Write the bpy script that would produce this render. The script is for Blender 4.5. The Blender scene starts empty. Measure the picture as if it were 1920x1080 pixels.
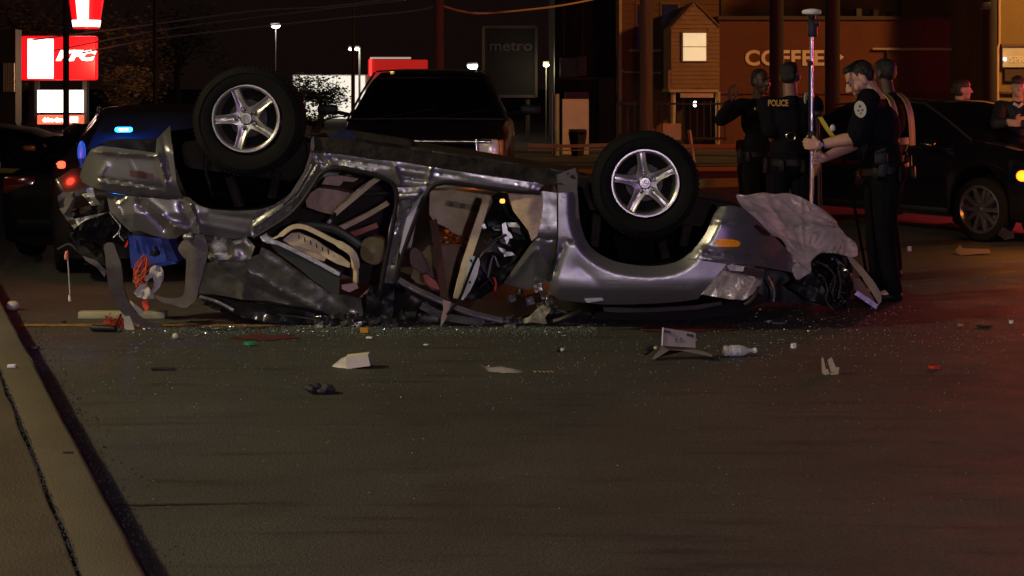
import bpy, bmesh, math, random
from mathutils import Vector, Matrix, noise as mnoise
from mathutils.geometry import delaunay_2d_cdt

# ---------------------------------------------------------------- camera, world, lights, exposure
S = bpy.context.scene
COL = S.collection
F = 3000.0            # focal length in units of 1/1920 of the frame width
EYE = 1.64
HOR = 155.0
cam_d = bpy.data.cameras.new('camera')
cam = bpy.data.objects.new('camera', cam_d); COL.objects.link(cam)
cam.location = (0, 0, EYE); cam.rotation_euler = (math.pi/2, 0, 0)
cam_d.sensor_width = 36.0; cam_d.lens = 36.0*F/1920
cam_d.shift_y = -(540-HOR)/1920
cam_d.clip_start = 0.1; cam_d.clip_end = 600
S.camera = cam
S.view_settings.view_transform = 'Standard'
try: S.view_settings.look = 'None'
except Exception: pass
S.view_settings.exposure = 0.0; S.view_settings.gamma = 1.0
S.view_settings.use_curve_mapping = False
S.cycles.use_denoising = True
S.cycles.max_bounces = 6
S.cycles.sample_clamp_indirect = 3.0

W = bpy.data.worlds.new('World'); S.world = W; W.use_nodes = True
bg = W.node_tree.nodes['Background']
bg.inputs[0].default_value = (0.80, 0.40, 0.36, 1); bg.inputs[1].default_value = 0.0065

def light(kind, name, loc, energy, color, size=0.15, aim=None, angle=150, blend=0.6):
    l = bpy.data.lights.new(name, kind); l.energy = energy; l.color = color
    if kind in ('POINT', 'SPOT'): l.shadow_soft_size = size
    if kind == 'SPOT':
        l.spot_size = math.radians(angle); l.spot_blend = blend
    o = bpy.data.objects.new(name, l); COL.objects.link(o); o.location = loc
    if aim is not None:
        o.rotation_euler = (Vector(aim)-Vector(loc)).to_track_quat('-Z', 'Y').to_euler()
    return o
# moonlight: the one sun lamp, very faint on this night
sun = bpy.data.lights.new('moonlight', 'SUN'); sun.energy = 0.02; sun.angle = math.radians(0.5); sun.color = (0.8, 0.85, 1.0)
so = bpy.data.objects.new('moonlight', sun); COL.objects.link(so); so.rotation_euler = (math.radians(50), 0, math.radians(-60))
# street lamp over the left kerb, out of the frame (its post and head are built below)
LAMP_LEFT = Vector((-8.9, 7.2, 6.2))
light('SPOT', 'street_light_kerb', LAMP_LEFT, 2650, (1.0, 0.82, 0.43), 0.28, aim=(0.8, 6.6, 0), angle=114, blend=0.75)
# street lamp on the near pavement behind the photographer
LAMP_BACK = Vector((-4.5, -5.0, 7.5))
light('SPOT', 'street_light_near', LAMP_BACK, 1000, (0.98, 0.88, 0.62), 0.3, aim=(-1.0, 10.0, 0.5), angle=120)
# sodium street lamp in front of the shops
LAMP_SHOP = Vector((13.5, 29.0, 7.5))
light('SPOT', 'street_light_shops', LAMP_SHOP, 5200, (1.0, 0.50, 0.13), 0.3, aim=(10.0, 38.0, 2.0), angle=150)

# ---------------------------------------------------------------- helpers
def P(px, py, d, yo=0.0):
    """World point that sits at distance d and shows at picture position px, py (1920 x 1080)."""
    return Vector(((px-960)/F*d, d+yo, EYE+(HOR-py)/F*d))
def GD(py): return EYE*F/(py-HOR)
def G(px, py, z=0.0):
    d = (EYE-z)*F/(py-HOR)
    return Vector(((px-960)/F*d, d, z))

MATS = {}
def mat(name, color=(0.5, 0.5, 0.5), rough=0.6, metal=0.0, var=0.0, vscale=8.0, bump=0.0, bscale=60.0,
        emit=None, estr=0.0, coat=0.0, alpha=1.0, trans=0.0, ior=1.45, streak=None, spec=0.5):
    if name in MATS: return MATS[name]
    m = bpy.data.materials.new(name); m.use_nodes = True; MATS[name] = m
    nt = m.node_tree; b = nt.nodes['Principled BSDF']
    b.inputs['Base Color'].default_value = (*color, 1)
    b.inputs['Roughness'].default_value = rough; b.inputs['Metallic'].default_value = metal
    b.inputs['Specular IOR Level'].default_value = spec
    b.inputs['Coat Weight'].default_value = coat; b.inputs['Coat Roughness'].default_value = 0.08
    b.inputs['Alpha'].default_value = alpha; b.inputs['Transmission Weight'].default_value = trans; b.inputs['IOR'].default_value = ior
    if emit:
        b.inputs['Emission Color'].default_value = (*emit, 1); b.inputs['Emission Strength'].default_value = estr
    tc = nt.nodes.new('ShaderNodeTexCoord')
    co = tc.outputs['Object']
    if streak:
        mp = nt.nodes.new('ShaderNodeMapping'); mp.inputs['Scale'].default_value = streak
        nt.links.new(co, mp.inputs[0]); co = mp.outputs[0]
    if var > 0:
        n = nt.nodes.new('ShaderNodeTexNoise'); n.inputs['Scale'].default_value = vscale; n.inputs['Detail'].default_value = 6
        n.inputs['Roughness'].default_value = 0.65
        nt.links.new(co, n.inputs['Vector'])
        r = nt.nodes.new('ShaderNodeMapRange'); r.inputs[1].default_value = 0.28; r.inputs[2].default_value = 0.72
        r.inputs[3].default_value = 1-var; r.inputs[4].default_value = 1+var
        nt.links.new(n.outputs[0], r.inputs[0])
        mx = nt.nodes.new('ShaderNodeMix'); mx.data_type = 'RGBA'; mx.blend_type = 'MULTIPLY'; mx.inputs[0].default_value = 1
        mx.inputs[6].default_value = (*color, 1); nt.links.new(r.outputs[0], mx.inputs[7])
        nt.links.new(mx.outputs[2], b.inputs['Base Color'])
        rr = nt.nodes.new('ShaderNodeMapRange'); rr.inputs[3].default_value = max(0.02, rough-0.12*var-0.05); rr.inputs[4].default_value = min(1, rough+0.2*var+0.05)
        nt.links.new(n.outputs[0], rr.inputs[0]); nt.links.new(rr.outputs[0], b.inputs['Roughness'])
    if bump > 0:
        n2 = nt.nodes.new('ShaderNodeTexNoise'); n2.inputs['Scale'].default_value = bscale; n2.inputs['Detail'].default_value = 4
        nt.links.new(co, n2.inputs['Vector'])
        bp = nt.nodes.new('ShaderNodeBump'); bp.inputs['Strength'].default_value = bump; bp.inputs['Distance'].default_value = 0.02
        nt.links.new(n2.outputs[0], bp.inputs['Height']); nt.links.new(bp.outputs[0], b.inputs['Normal'])
    return m

def wloc(o):
    v = Vector((0, 0, 0))
    while o is not None:
        v = v+o.location; o = o.parent
    return v

def tag(o, label=None, cat=None, group=None, kind=None):
    if label: o['label'] = label
    if cat: o['category'] = cat
    if group: o['group'] = group
    if kind: o['kind'] = kind
    return o
def thing(name, label, cat, loc=(0, 0, 0), group=None, rz=0.0):
    o = bpy.data.objects.new(name, None); COL.objects.link(o); o.location = loc; o.rotation_euler = (0, 0, rz)
    o.empty_display_size = 0.1
    return tag(o, label, cat, group)
def link_mesh(name, me, m, parent=None):
    o = bpy.data.objects.new(name, me); COL.objects.link(o)
    if m is not None and not me.materials: me.materials.append(m)
    if parent is not None: o.parent = parent
    return o
def dup_tree(o, parent=None):
    c = o.copy(); COL.objects.link(c); c.parent = parent
    for ch in list(o.children): dup_tree(ch, c)
    return c

class MB:
    """Collects simple shapes and links them as one mesh object."""
    def __init__(s): s.v = []; s.f = []
    def add(s, vs, fs):
        n = len(s.v); s.v += [Vector(v) for v in vs]; s.f += [tuple(i+n for i in f) for f in fs]; return s
    def box(s, c, size, rz=0.0, R=None):
        x, y, z = [a/2 for a in size]; c = Vector(c)
        if R is None: R = Matrix.Rotation(rz, 3, 'Z')
        vs = [c+R@Vector((sx*x, sy*y, sz*z)) for sz in (-1, 1) for sx, sy in ((-1, -1), (1, -1), (1, 1), (-1, 1))]
        return s.add(vs, [(3, 2, 1, 0), (4, 5, 6, 7), (0, 1, 5, 4), (1, 2, 6, 5), (2, 3, 7, 6), (3, 0, 4, 7)])
    def bbox(s, c, size, bev=0.01, rz=0.0, R=None):
        """box with chamfered edges"""
        bm = bmesh.new(); bmesh.ops.create_cube(bm, size=1.0)
        for v in bm.verts: v.co = Vector((v.co.x*size[0], v.co.y*size[1], v.co.z*size[2]))
        bmesh.ops.bevel(bm, geom=bm.edges[:], offset=min(bev, min(size)*0.45), segments=2, affect='EDGES', profile=0.5)
        if R is None: R = Matrix.Rotation(rz, 3, 'Z')
        bm.verts.index_update()
        s.add([Vector(c)+R@v.co for v in bm.verts], [[v.index for v in f.verts] for f in bm.faces]); bm.free(); return s
    def tube(s, pts, r, n=8, caps=True):
        pts = [Vector(p) for p in pts]; m = len(pts)
        rs = r if isinstance(r, (list, tuple)) else [r]*m
        vs = []; up = None
        for i, p in enumerate(pts):
            t = (pts[min(i+1, m-1)]-pts[max(i-1, 0)])
            if t.length < 1e-9: t = Vector((0, 0, 1))
            t.normalize()
            if up is None:
                up = Vector((0, 0, 1)) if abs(t.z) < 0.9 else Vector((1, 0, 0))
            a = t.cross(up)
            if a.length < 1e-6: a = t.orthogonal()
            a.normalize(); b = a.cross(t).normalized(); up = b
            for k in range(n):
                th = 2*math.pi*k/n
                vs.append(p+(a*math.cos(th)+b*math.sin(th))*rs[i])
        fs = []
        for i in range(m-1):
            for k in range(n):
                k2 = (k+1) % n
                fs.append((i*n+k, (i+1)*n+k, (i+1)*n+k2, i*n+k2))
        if caps:
            fs.append(tuple(range(n))); fs.append(tuple((m-1)*n+k for k in reversed(range(n))))
        return s.add(vs, fs)
    def strip(s, pts, w, th, wdir=(0, 0, 1)):
        """flat band of width w and thickness th along pts"""
        pts = [Vector(p) for p in pts]; m = len(pts); vs = []
        ws = w if isinstance(w, (list, tuple)) else [w]*m
        for i, p in enumerate(pts):
            t = (pts[min(i+1, m-1)]-pts[max(i-1, 0)]).normalized()
            wd = Vector(wdir); wd = (wd-t*wd.dot(t))
            if wd.length < 1e-6: wd = t.orthogonal()
            wd.normalize(); nn = t.cross(wd).normalized()
            for a, b in ((-1, -1), (1, -1), (1, 1), (-1, 1)):
                vs.append(p+wd*a*ws[i]/2+nn*b*th/2)
        fs = []
        for i in range(m-1):
            for k in range(4):
                k2 = (k+1) % 4
                fs.append((i*4+k, (i+1)*4+k, (i+1)*4+k2, i*4+k2))
        fs.append((0, 1, 2, 3)); fs.append(tuple((m-1)*4+k for k in (3, 2, 1, 0)))
        return s.add(vs, fs)
    def cone(s, p0, r0, p1, r1, n=12): return s.tube([p0, p1], [r0, r1], n)
    def ell(s, c, r, R=None, nu=14, nv=9):
        c = Vector(c); R = R or Matrix.Identity(3); vs = [c+R@Vector((0, 0, r[2]))]
        for i in range(1, nv):
            a = math.pi*i/nv
            for k in range(nu):
                b = 2*math.pi*k/nu
                vs.append(c+R@Vector((r[0]*math.sin(a)*math.cos(b), r[1]*math.sin(a)*math.sin(b), r[2]*math.cos(a))))
        vs.append(c+R@Vector((0, 0, -r[2]))); fs = []
        for k in range(nu): fs.append((0, 1+k, 1+(k+1) % nu))
        for i in range(nv-2):
            for k in range(nu):
                a = 1+i*nu; b = a+nu; k2 = (k+1) % nu
                fs.append((a+k, b+k, b+k2, a+k2))
        L = len(vs)-1; a = 1+(nv-2)*nu
        for k in range(nu): fs.append((a+k, L, a+(k+1) % nu))
        return s.add(vs, fs)
    def cap(s, p0, r0, p1, r1, n=12):
        """tapered limb with round ends"""
        p0 = Vector(p0); p1 = Vector(p1); t = (p1-p0)
        if t.length < 1e-6: return s.ell(p0, (r0, r0, r0))
        t.normalize()
        pts = []; rs = []
        for a in (0.98, 0.8, 0.45): pts.append(p0-t*r0*a); rs.append(r0*math.sqrt(1-a*a))
        for k in range(5):
            f = k/4; pts.append(p0.lerp(p1, f)); rs.append(r0+(r1-r0)*f)
        for a in (0.45, 0.8, 0.98): pts.append(p1+t*r1*a); rs.append(r1*math.sqrt(1-a*a))
        return s.tube(pts, rs, n)
    def lathe(s, prof, c, axis='Y', n=32, closed=True):
        """prof: (radius, along) pairs, turned about the axis"""
        c = Vector(c); vs = []
        for (r, a) in prof:
            for k in range(n):
                th = 2*math.pi*k/n; x, z = r*math.cos(th), r*math.sin(th)
                if axis == 'Y': vs.append(c+Vector((x, a, z)))
                elif axis == 'Z': vs.append(c+Vector((x, z, a)))
                else: vs.append(c+Vector((a, x, z)))
        m = len(prof); fs = []
        for i in range(m-1):
            for k in range(n):
                k2 = (k+1) % n; fs.append((i*n+k, i*n+k2, (i+1)*n+k2, (i+1)*n+k))
        if closed:
            fs.append(tuple(range(n))); fs.append(tuple((m-1)*n+k for k in reversed(range(n))))
        return s.add(vs, fs)
    def prism(s, poly, d0, d1):
        """outline (points, world) moved along a vector"""
        n = len(poly); off = Vector(d1)-Vector(d0)
        vs = [Vector(p) for p in poly]+[Vector(p)+off for p in poly]
        fs = [tuple(range(n)), tuple(n+i for i in reversed(range(n)))]
        for i in range(n): fs.append((i, i+n, (i+1) % n+n, (i+1) % n))
        return s.add(vs, fs)
    def mesh(s, name, off=Vector((0, 0, 0)), smooth=35):
        me = bpy.data.meshes.new(name)
        me.from_pydata([v-off for v in s.v], [], s.f); me.update()
        bm = bmesh.new(); bm.from_mesh(me)
        bmesh.ops.recalc_face_normals(bm, faces=bm.faces[:]); bm.to_mesh(me); bm.free()
        if smooth:
            me.shade_smooth(); me.set_sharp_from_angle(angle=math.radians(smooth))
        return me
    def build(s, name, m, parent=None, local=False, smooth=35):
        off = Vector((0, 0, 0)) if (local or parent is None) else wloc(parent)
        return link_mesh(name, s.mesh(name, off, smooth), m, parent)

def solo(mb, name, m, label, cat, group=None, smooth=35, origin=None):
    """a top-level thing that is a single mesh, origin at its base"""
    if origin is None:
        xs = [v.x for v in mb.v]; ys = [v.y for v in mb.v]; zs = [v.z for v in mb.v]
        origin = Vector(((min(xs)+max(xs))/2, (min(ys)+max(ys))/2, min(zs)))
    me = mb.mesh(name, origin, smooth); o = link_mesh(name, me, m); o.location = origin
    return tag(o, label, cat, group)

def smooth_line(pts, closed=False, k=6):
    """Catmull-Rom through pts"""
    n = len(pts); out = []
    rng = range(n) if closed else range(n-1)
    for i in rng:
        g = (lambda j: pts[j % n]) if closed else (lambda j: pts[min(max(j, 0), n-1)])
        p0, p1, p2, p3 = g(i-1), g(i), g(i+1), g(i+2)
        for q in range(k):
            t = q/k
            out.append(tuple(0.5*((2*b)+(c-a)*t+(2*a-5*b+4*c-d)*t*t+(-a+3*b-3*c+d)*t**3) for a, b, c, d in zip(p0, p1, p2, p3)))
    if not closed: out.append(tuple(pts[-1]))
    return out
def seg_dist(x, y, a, b):
    dx, dy = b[0]-a[0], b[1]-a[1]; L = dx*dx+dy*dy
    t = 0 if L == 0 else max(0, min(1, ((x-a[0])*dx+(y-a[1])*dy)/L))
    return math.hypot(x-a[0]-t*dx, y-a[1]-t*dy)
def line_dist(x, y, pl): return min(seg_dist(x, y, pl[i], pl[i+1]) for i in range(len(pl)-1))
def inside(x, y, poly):
    c = False; n = len(poly); j = n-1
    for i in range(n):
        xi, yi = poly[i]; xj, yj = poly[j]
        if (yi > y) != (yj > y) and x < (xj-xi)*(y-yi)/(yj-yi)+xi: c = not c
        j = i
    return c

def sheet(poly, depth, th=0.012, step=9, spline=False, yo=0.0, noise=0.0, nscale=0.03, seed=0, folds=(), ridged=False):
    """Pressed sheet of metal, plastic or cloth: outline poly (px), its own depth field in metres, real thickness."""
    mb = MB()
    if spline: poly = smooth_line(poly, True, 5)
    pts = []
    n = len(poly)
    for i in range(n):
        a = poly[i]; b = poly[(i+1) % n]; L = math.hypot(b[0]-a[0], b[1]-a[1]); k = max(1, int(L/step))
        for q in range(k): pts.append((a[0]+(b[0]-a[0])*q/k, a[1]+(b[1]-a[1])*q/k))
    nb = len(pts); rnd = random.Random(seed+7)
    x0 = min(p[0] for p in pts); x1 = max(p[0] for p in pts); y0 = min(p[1] for p in pts); y1 = max(p[1] for p in pts)
    y = y0+step/2; row = 0; inner = []
    while y < y1:
        x = x0+(step/2 if row % 2 else step*0.9)
        while x < x1:
            q = (x+rnd.uniform(-.15, .15)*step, y+rnd.uniform(-.15, .15)*step)
            if inside(q[0], q[1], pts) and min(math.hypot(q[0]-p[0], q[1]-p[1]) for p in pts) > step*0.55: inner.append(q)
            x += step
        y += step*0.87; row += 1
    allp = [Vector(p) for p in pts+inner]
    r = delaunay_2d_cdt(allp, [(i, (i+1) % nb) for i in range(nb)], [list(range(nb))], 1, 1e-4)
    vv, ee, ff = r[0], r[1], r[2]
    fr = []
    for v in vv:
        d = depth(v.x, v.y) if callable(depth) else depth
        if noise:
            q = mnoise.noise(Vector((v.x*nscale+seed*3.1, v.y*nscale, seed*1.7)))
            if ridged: q = (1-2*abs(q)*1.6)
            q2 = mnoise.noise(Vector((v.x*nscale*2.7, v.y*nscale*2.7+seed, 5.0)))
            d -= noise*(q+0.4*q2)
        for (ax, ay, bx, by, wd, am) in folds:
            t = seg_dist(v.x, v.y, (ax, ay), (bx, by))/wd
            if t < 3: d -= am*(math.exp(-1.35*t**1.15)-0.008)
        fr.append(P(v.x, v.y, d, yo))
    n = len(fr); sg = th
    back = [p+Vector((0, sg, 0)) for p in fr]
    faces = [tuple(f) for f in ff]+[tuple(i+n for i in reversed(f)) for f in ff]
    cnt = {}
    for f in ff:
        for i in range(len(f)):
            e = (f[i], f[(i+1) % len(f)]); cnt[e] = 1
    for (a, b) in list(cnt):
        if (b, a) not in cnt: faces.append((b, a, a+n, b+n))
    mb.add(fr+back, faces)
    return mb

def text_mb(txt, size, ext=0.01, off=0.0, shear=0.0, wfit=None, sp=1.0):
    """lettering in the x-z plane, centred, facing -y"""
    cu = bpy.data.curves.new('lettering', 'FONT'); cu.body = txt; cu.size = size; cu.extrude = ext; cu.offset = off; cu.shear = shear
    cu.align_x = 'CENTER'; cu.align_y = 'CENTER'; cu.resolution_u = 3; cu.space_character = sp
    o = bpy.data.objects.new('lettering', cu); COL.objects.link(o)
    dg = bpy.context.evaluated_depsgraph_get()
    me = bpy.data.meshes.new_from_object(o.evaluated_get(dg))
    vs = [Vector((v.co.x, -v.co.z, v.co.y)) for v in me.vertices]; fs = [tuple(p.vertices) for p in me.polygons]
    bpy.data.objects.remove(o); bpy.data.curves.remove(cu); bpy.data.meshes.remove(me)
    if vs:
        xs = [v.x for v in vs]; zs = [v.z for v in vs]; cx = (min(xs)+max(xs))/2; cz = (min(zs)+max(zs))/2
        k = (wfit/(max(xs)-min(xs))) if wfit else 1
        vs = [Vector(((v.x-cx)*k, v.y, (v.z-cz))) for v in vs]
    mb = MB(); mb.add(vs, fs); return mb
def moved(mb, off, R=None):
    R = R or Matrix.Identity(3)
    mb.v = [Vector(off)+R@v for v in mb.v]; return mb

# ---------------------------------------------------------------- shared materials
m_silver = mat('silver_paint', (0.255, 0.252, 0.268), 0.33, 0.7, var=0.07, vscale=2.2, bump=0.012, bscale=30, coat=0.5)
def scuffed(m, cover=0.60, scale=5.0):
    """road dirt and long scratches over a paint"""
    nt = m.node_tree; N = nt.nodes; L = nt.links; b = N['Principled BSDF']; out = N['Material Output']
    tc = N.new('ShaderNodeTexCoord')
    n = N.new('ShaderNodeTexNoise'); n.inputs['Scale'].default_value = scale; n.inputs['Detail'].default_value = 9; n.inputs['Roughness'].default_value = 0.72; L.new(tc.outputs['Object'], n.inputs['Vector'])
    mp = N.new('ShaderNodeMapping'); mp.inputs['Rotation'].default_value = (0, 0.25, 0); mp.inputs['Scale'].default_value = (1.2, 10, 42); L.new(tc.outputs['Object'], mp.inputs[0])
    s = N.new('ShaderNodeTexNoise'); s.inputs['Scale'].default_value = 3.0; s.inputs['Detail'].default_value = 5; L.new(mp.outputs[0], s.inputs['Vector'])
    r1 = N.new('ShaderNodeMapRange'); r1.inputs[1].default_value = cover; r1.inputs[2].default_value = cover+0.07; L.new(n.outputs[0], r1.inputs[0])
    r2 = N.new('ShaderNodeMapRange'); r2.inputs[1].default_value = 0.64; r2.inputs[2].default_value = 0.70; r2.inputs[4].default_value = 0.75; L.new(s.outputs[0], r2.inputs[0])
    mx = N.new('ShaderNodeMath'); mx.operation = 'MAXIMUM'; L.new(r1.outputs[0], mx.inputs[0]); L.new(r2.outputs[0], mx.inputs[1])
    d = N.new('ShaderNodeBsdfPrincipled'); d.inputs['Base Color'].default_value = (0.085, 0.078, 0.068, 1); d.inputs['Roughness'].default_value = 0.8
    ms = N.new('ShaderNodeMixShader'); L.new(mx.outputs[0], ms.inputs[0]); L.new(b.outputs[0], ms.inputs[1]); L.new(d.outputs[0], ms.inputs[2]); L.new(ms.outputs[0], out.inputs['Surface'])
scuffed(m_silver)
m_silver_dirty = mat('scraped_silver_paint', (0.19, 0.19, 0.17), 0.38, 0.65, var=0.45, vscale=9, bump=0.25, bscale=22, coat=0.2)
m_bare = mat('bare_pressed_metal', (0.42, 0.42, 0.44), 0.34, 0.8, var=0.3, vscale=14, bump=0.2, bscale=40)
m_blackp = mat('black_plastic', (0.010, 0.010, 0.011), 0.45, 0, spec=0.35, var=0.3, vscale=20, bump=0.15, bscale=70)
m_rubber = mat('tyre_rubber', (0.007, 0.007, 0.007), 0.85, 0, spec=0.15, var=0.35, vscale=14, bump=0.2, bscale=90)
m_seal = mat('door_seal_rubber', (0.012, 0.012, 0.014), 0.35)
m_alloy = mat('cast_alloy', (0.56, 0.55, 0.55), 0.36, 0.85, var=0.15, vscale=20, bump=0.05, bscale=90)
m_dark = mat('grimy_underbody', (0.022, 0.019, 0.016), 0.85, 0, spec=0.15, var=0.6, vscale=7, bump=0.6, bscale=25)
m_steel = mat('dark_steel', (0.06, 0.058, 0.055), 0.5, 0.6, var=0.5, vscale=18, bump=0.3, bscale=40)
m_beige = mat('beige_trim', (0.55, 0.46, 0.30), 0.6, 0, var=0.22, vscale=10, bump=0.12, bscale=60)
m_beige2 = mat('tan_upholstery', (0.44, 0.33, 0.24), 0.75, 0, var=0.25, vscale=12, bump=0.3, bscale=50)
m_grey = mat('grey_trim', (0.088, 0.076, 0.078), 0.6, 0, var=0.3, vscale=8, bump=0.12, bscale=50)
m_chrome = mat('chrome', (0.75, 0.75, 0.75), 0.2, 1.0)
m_glassd = mat('dark_window_glass', (0.004, 0.004, 0.005), 0.06, 0, spec=0.6)
m_blackcar = mat('black_car_paint', (0.004, 0.004, 0.006), 0.3, 0, coat=0.35, spec=0.3, var=0.1, vscale=4)
m_white = mat('white_plastic', (0.72, 0.72, 0.70), 0.5, 0, var=0.1, vscale=15)
# ================================================================ SETTING: ground, kerb, markings
def road_material():
    m = bpy.data.materials.new('asphalt'); m.use_nodes = True; nt = m.node_tree; N = nt.nodes; L = nt.links
    b = N['Principled BSDF']; tc = N.new('ShaderNodeTexCoord')
    def nz(scale, det=5, mp=None, rough=0.6):
        n = N.new('ShaderNodeTexNoise'); n.inputs['Scale'].default_value = scale; n.inputs['Detail'].default_value = det; n.inputs['Roughness'].default_value = rough
        if mp:
            k = N.new('ShaderNodeMapping'); k.inputs['Scale'].default_value = mp; L.new(tc.outputs['Object'], k.inputs[0]); L.new(k.outputs[0], n.inputs['Vector'])
        else: L.new(tc.outputs['Object'], n.inputs['Vector'])
        return n.outputs[0]
    def rng(src, a, c, lo, hi):
        r = N.new('ShaderNodeMapRange'); r.inputs[1].default_value = a; r.inputs[2].default_value = c; r.inputs[3].default_value = lo; r.inputs[4].default_value = hi
        L.new(src, r.inputs[0]); return r.outputs[0]
    def mul(a, c):
        k = N.new('ShaderNodeMath'); k.operation = 'MULTIPLY'; L.new(a, k.inputs[0]); L.new(c, k.inputs[1]); return k.outputs[0]
    fine = rng(nz(75, 4), 0.3, 0.7, 0.45, 1.55)
    med = rng(nz(0.7, 7), 0.3, 0.7, 0.72, 1.28)
    streak = rng(nz(1.0, 7, (1.0, 8.0, 1), 0.68), 0.53, 0.68, 1.0, 0.46)
    vor = N.new('ShaderNodeTexVoronoi'); vor.inputs['Scale'].default_value = 170; L.new(tc.outputs['Object'], vor.inputs['Vector'])
    agg = rng(vor.outputs['Distance'], 0.0, 0.5, 1.5, 0.75)
    f = mul(mul(fine, med), mul(streak, agg))
    mx = N.new('ShaderNodeMix'); mx.data_type = 'RGBA'; mx.blend_type = 'MULTIPLY'; mx.inputs[0].default_value = 1
    mx.inputs[6].default_value = (0.060, 0.0575, 0.0525, 1); L.new(f, mx.inputs[7]); L.new(mx.outputs[2], b.inputs['Base Color'])
    L.new(rng(nz(3, 4), 0.3, 0.7, 0.62, 0.85), b.inputs['Roughness'])
    bp = N.new('ShaderNodeBump'); bp.inputs['Strength'].default_value = 0.55; bp.inputs['Distance'].default_value = 0.006
    L.new(mul(vor.outputs['Distance'], fine), bp.inputs['Height']); L.new(bp.outputs[0], b.inputs['Normal'])
    return m
m_road = road_material()
m_conc = mat('kerb_concrete', (0.115, 0.096, 0.066), 0.85, 0, var=0.22, vscale=1.6, bump=0.35, bscale=120)
m_walk = mat('pavement_concrete', (0.102, 0.082, 0.053), 0.85, 0, var=0.25, vscale=2.2, bump=0.35, bscale=110)

def flat(name, pts, z, m, kind='structure'):
    mb = MB(); mb.add([(p[0], p[1], z) for p in pts], [tuple(range(len(pts)))])
    o = mb.build(name, m, smooth=0); o['kind'] = kind; return o
flat('ground', [(-300, -40), (300, -40), (300, 400), (-300, 400)], -0.03, mat('dark_soil', (0.03, 0.026, 0.02), 0.95, 0, var=0.4, vscale=0.6, bump=0.3, bscale=8))
flat('road', [(-60, -20), (60, -20), (60, 27.5), (-60, 27.5)], 0.0, m_road)

# kerb line on the ground: two points seen on the road edge of the kerb top (height 0.14)
KH = 0.14
ka = G(282, 1080, KH); kb = G(78, 700, KH)
kd = (kb-ka); kd.z = 0; kd.normalize(); kn = Vector((-kd.y, kd.x, 0))     # kn points to the pavement side
if kn.x > 0: kn = -kn
def along(base, t, off, z): 
    p = base+kd*t+kn*off; return Vector((p.x, p.y, z))
ca = G(153, 1080, KH); cb = G(7, 700, KH)
KW = (ca-ka).dot(kn); KW2 = (cb-kb).dot(kn); KW = (KW+KW2)/2
rnd = random.Random(3)
mb = MB()
ring = [(-0.004, -0.02), (0.0, 0.10), (0.006, 0.127), (0.03, KH), (KW-0.008, KH), (KW-0.004, -0.02)]
T0, T1 = -8.0, 26.0
nseg = 140; prevn = len(ring)
vs = []; fs = []
for i in range(nseg+1):
    t = T0+(T1-T0)*i/nseg
    for k, (o_, z_) in enumerate(ring):
        j = 0.006*mnoise.noise(Vector((t*2.3, k*0.3, 0)))+0.004*mnoise.noise(Vector((t*9, k, 3)))
        jj = j*1.6 if k >= 4 else j*0.8
        vs.append(along(ka, t, o_+jj, z_+(0.003*mnoise.noise(Vector((t*3, 1, k))) if k > 1 else 0)))
for i in range(nseg):
    for k in range(prevn-1):
        a = i*prevn+k; fs.append((a, a+prevn, a+prevn+1, a+1))
mb.add(vs, fs); o = mb.build('kerb', m_conc, smooth=50); o['kind'] = 'structure'
# pavement slabs beside the kerb, with an open, ragged joint
mb = MB(); vs = []; fs = []
for i in range(nseg+1):
    t = T0+(T1-T0)*i/nseg
    j = 0.010*mnoise.noise(Vector((t*2.3+9, 0, 0)))+0.009*mnoise.noise(Vector((t*8, 2, 0)))
    e = KW+0.016+j
    for (o_, z_) in ((e, -0.02), (e, KH-0.008), (e+0.012, KH), (KW+1.4, KH+0.004), (KW+8, KH+0.02)):
        vs.append(along(ka, t, o_, z_))
for i in range(nseg):
    for k in range(4):
        a = i*5+k; fs.append((a, a+5, a+6, a+1))
mb.add(vs, fs); o = mb.build('pavement', m_walk, smooth=40); o['kind'] = 'structure'
# grit and moss lying in the joint
mb = MB(); r2 = random.Random(5)
for i in range(1500):
    t = r2.uniform(-1.0, 10.0); q = KW+0.004+r2.gauss(0, 0.007); s_ = r2.uniform(0.002, 0.006)
    c = along(ka, t, q, KH-0.012+r2.uniform(0, 0.010))
    mb.add([c+Vector((s_, 0, 0)), c+Vector((-s_*.6, s_, 0)), c+Vector((-s_*.6, -s_, 0)), c+Vector((0, 0, s_))], [(0, 1, 2), (0, 3, 1), (1, 3, 2), (2, 3, 0)])
o = mb.build('joint_gravel', mat('joint_grit', (0.07, 0.064, 0.058), 0.9, 0, var=0.5, vscale=60), smooth=0); o['kind'] = 'stuff'; o['label'] = 'grey grit packed in the ragged joint of the kerb'
# dirt washed against the foot of the kerb
mb = MB()
for i in range(2600):
    t = r2.uniform(-1.0, 12.0); q = -abs(r2.gauss(0, 0.09))-0.004; s_ = r2.uniform(0.002, 0.007)
    c = along(ka, t, q, 0.0005)
    mb.add([c+Vector((s_, 0, 0)), c+Vector((-s_*.6, s_, 0)), c+Vector((-s_*.6, -s_, 0)), c+Vector((0, 0, s_*1.2))], [(0, 1, 2), (0, 3, 1), (1, 3, 2), (2, 3, 0)])
o = mb.build('gutter_dirt', mat('gutter_dirt_grains', (0.035, 0.03, 0.03), 0.9, 0, var=0.5, vscale=60), smooth=0); o['kind'] = 'stuff'; o['label'] = 'dark dirt washed against the foot of the kerb'

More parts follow.
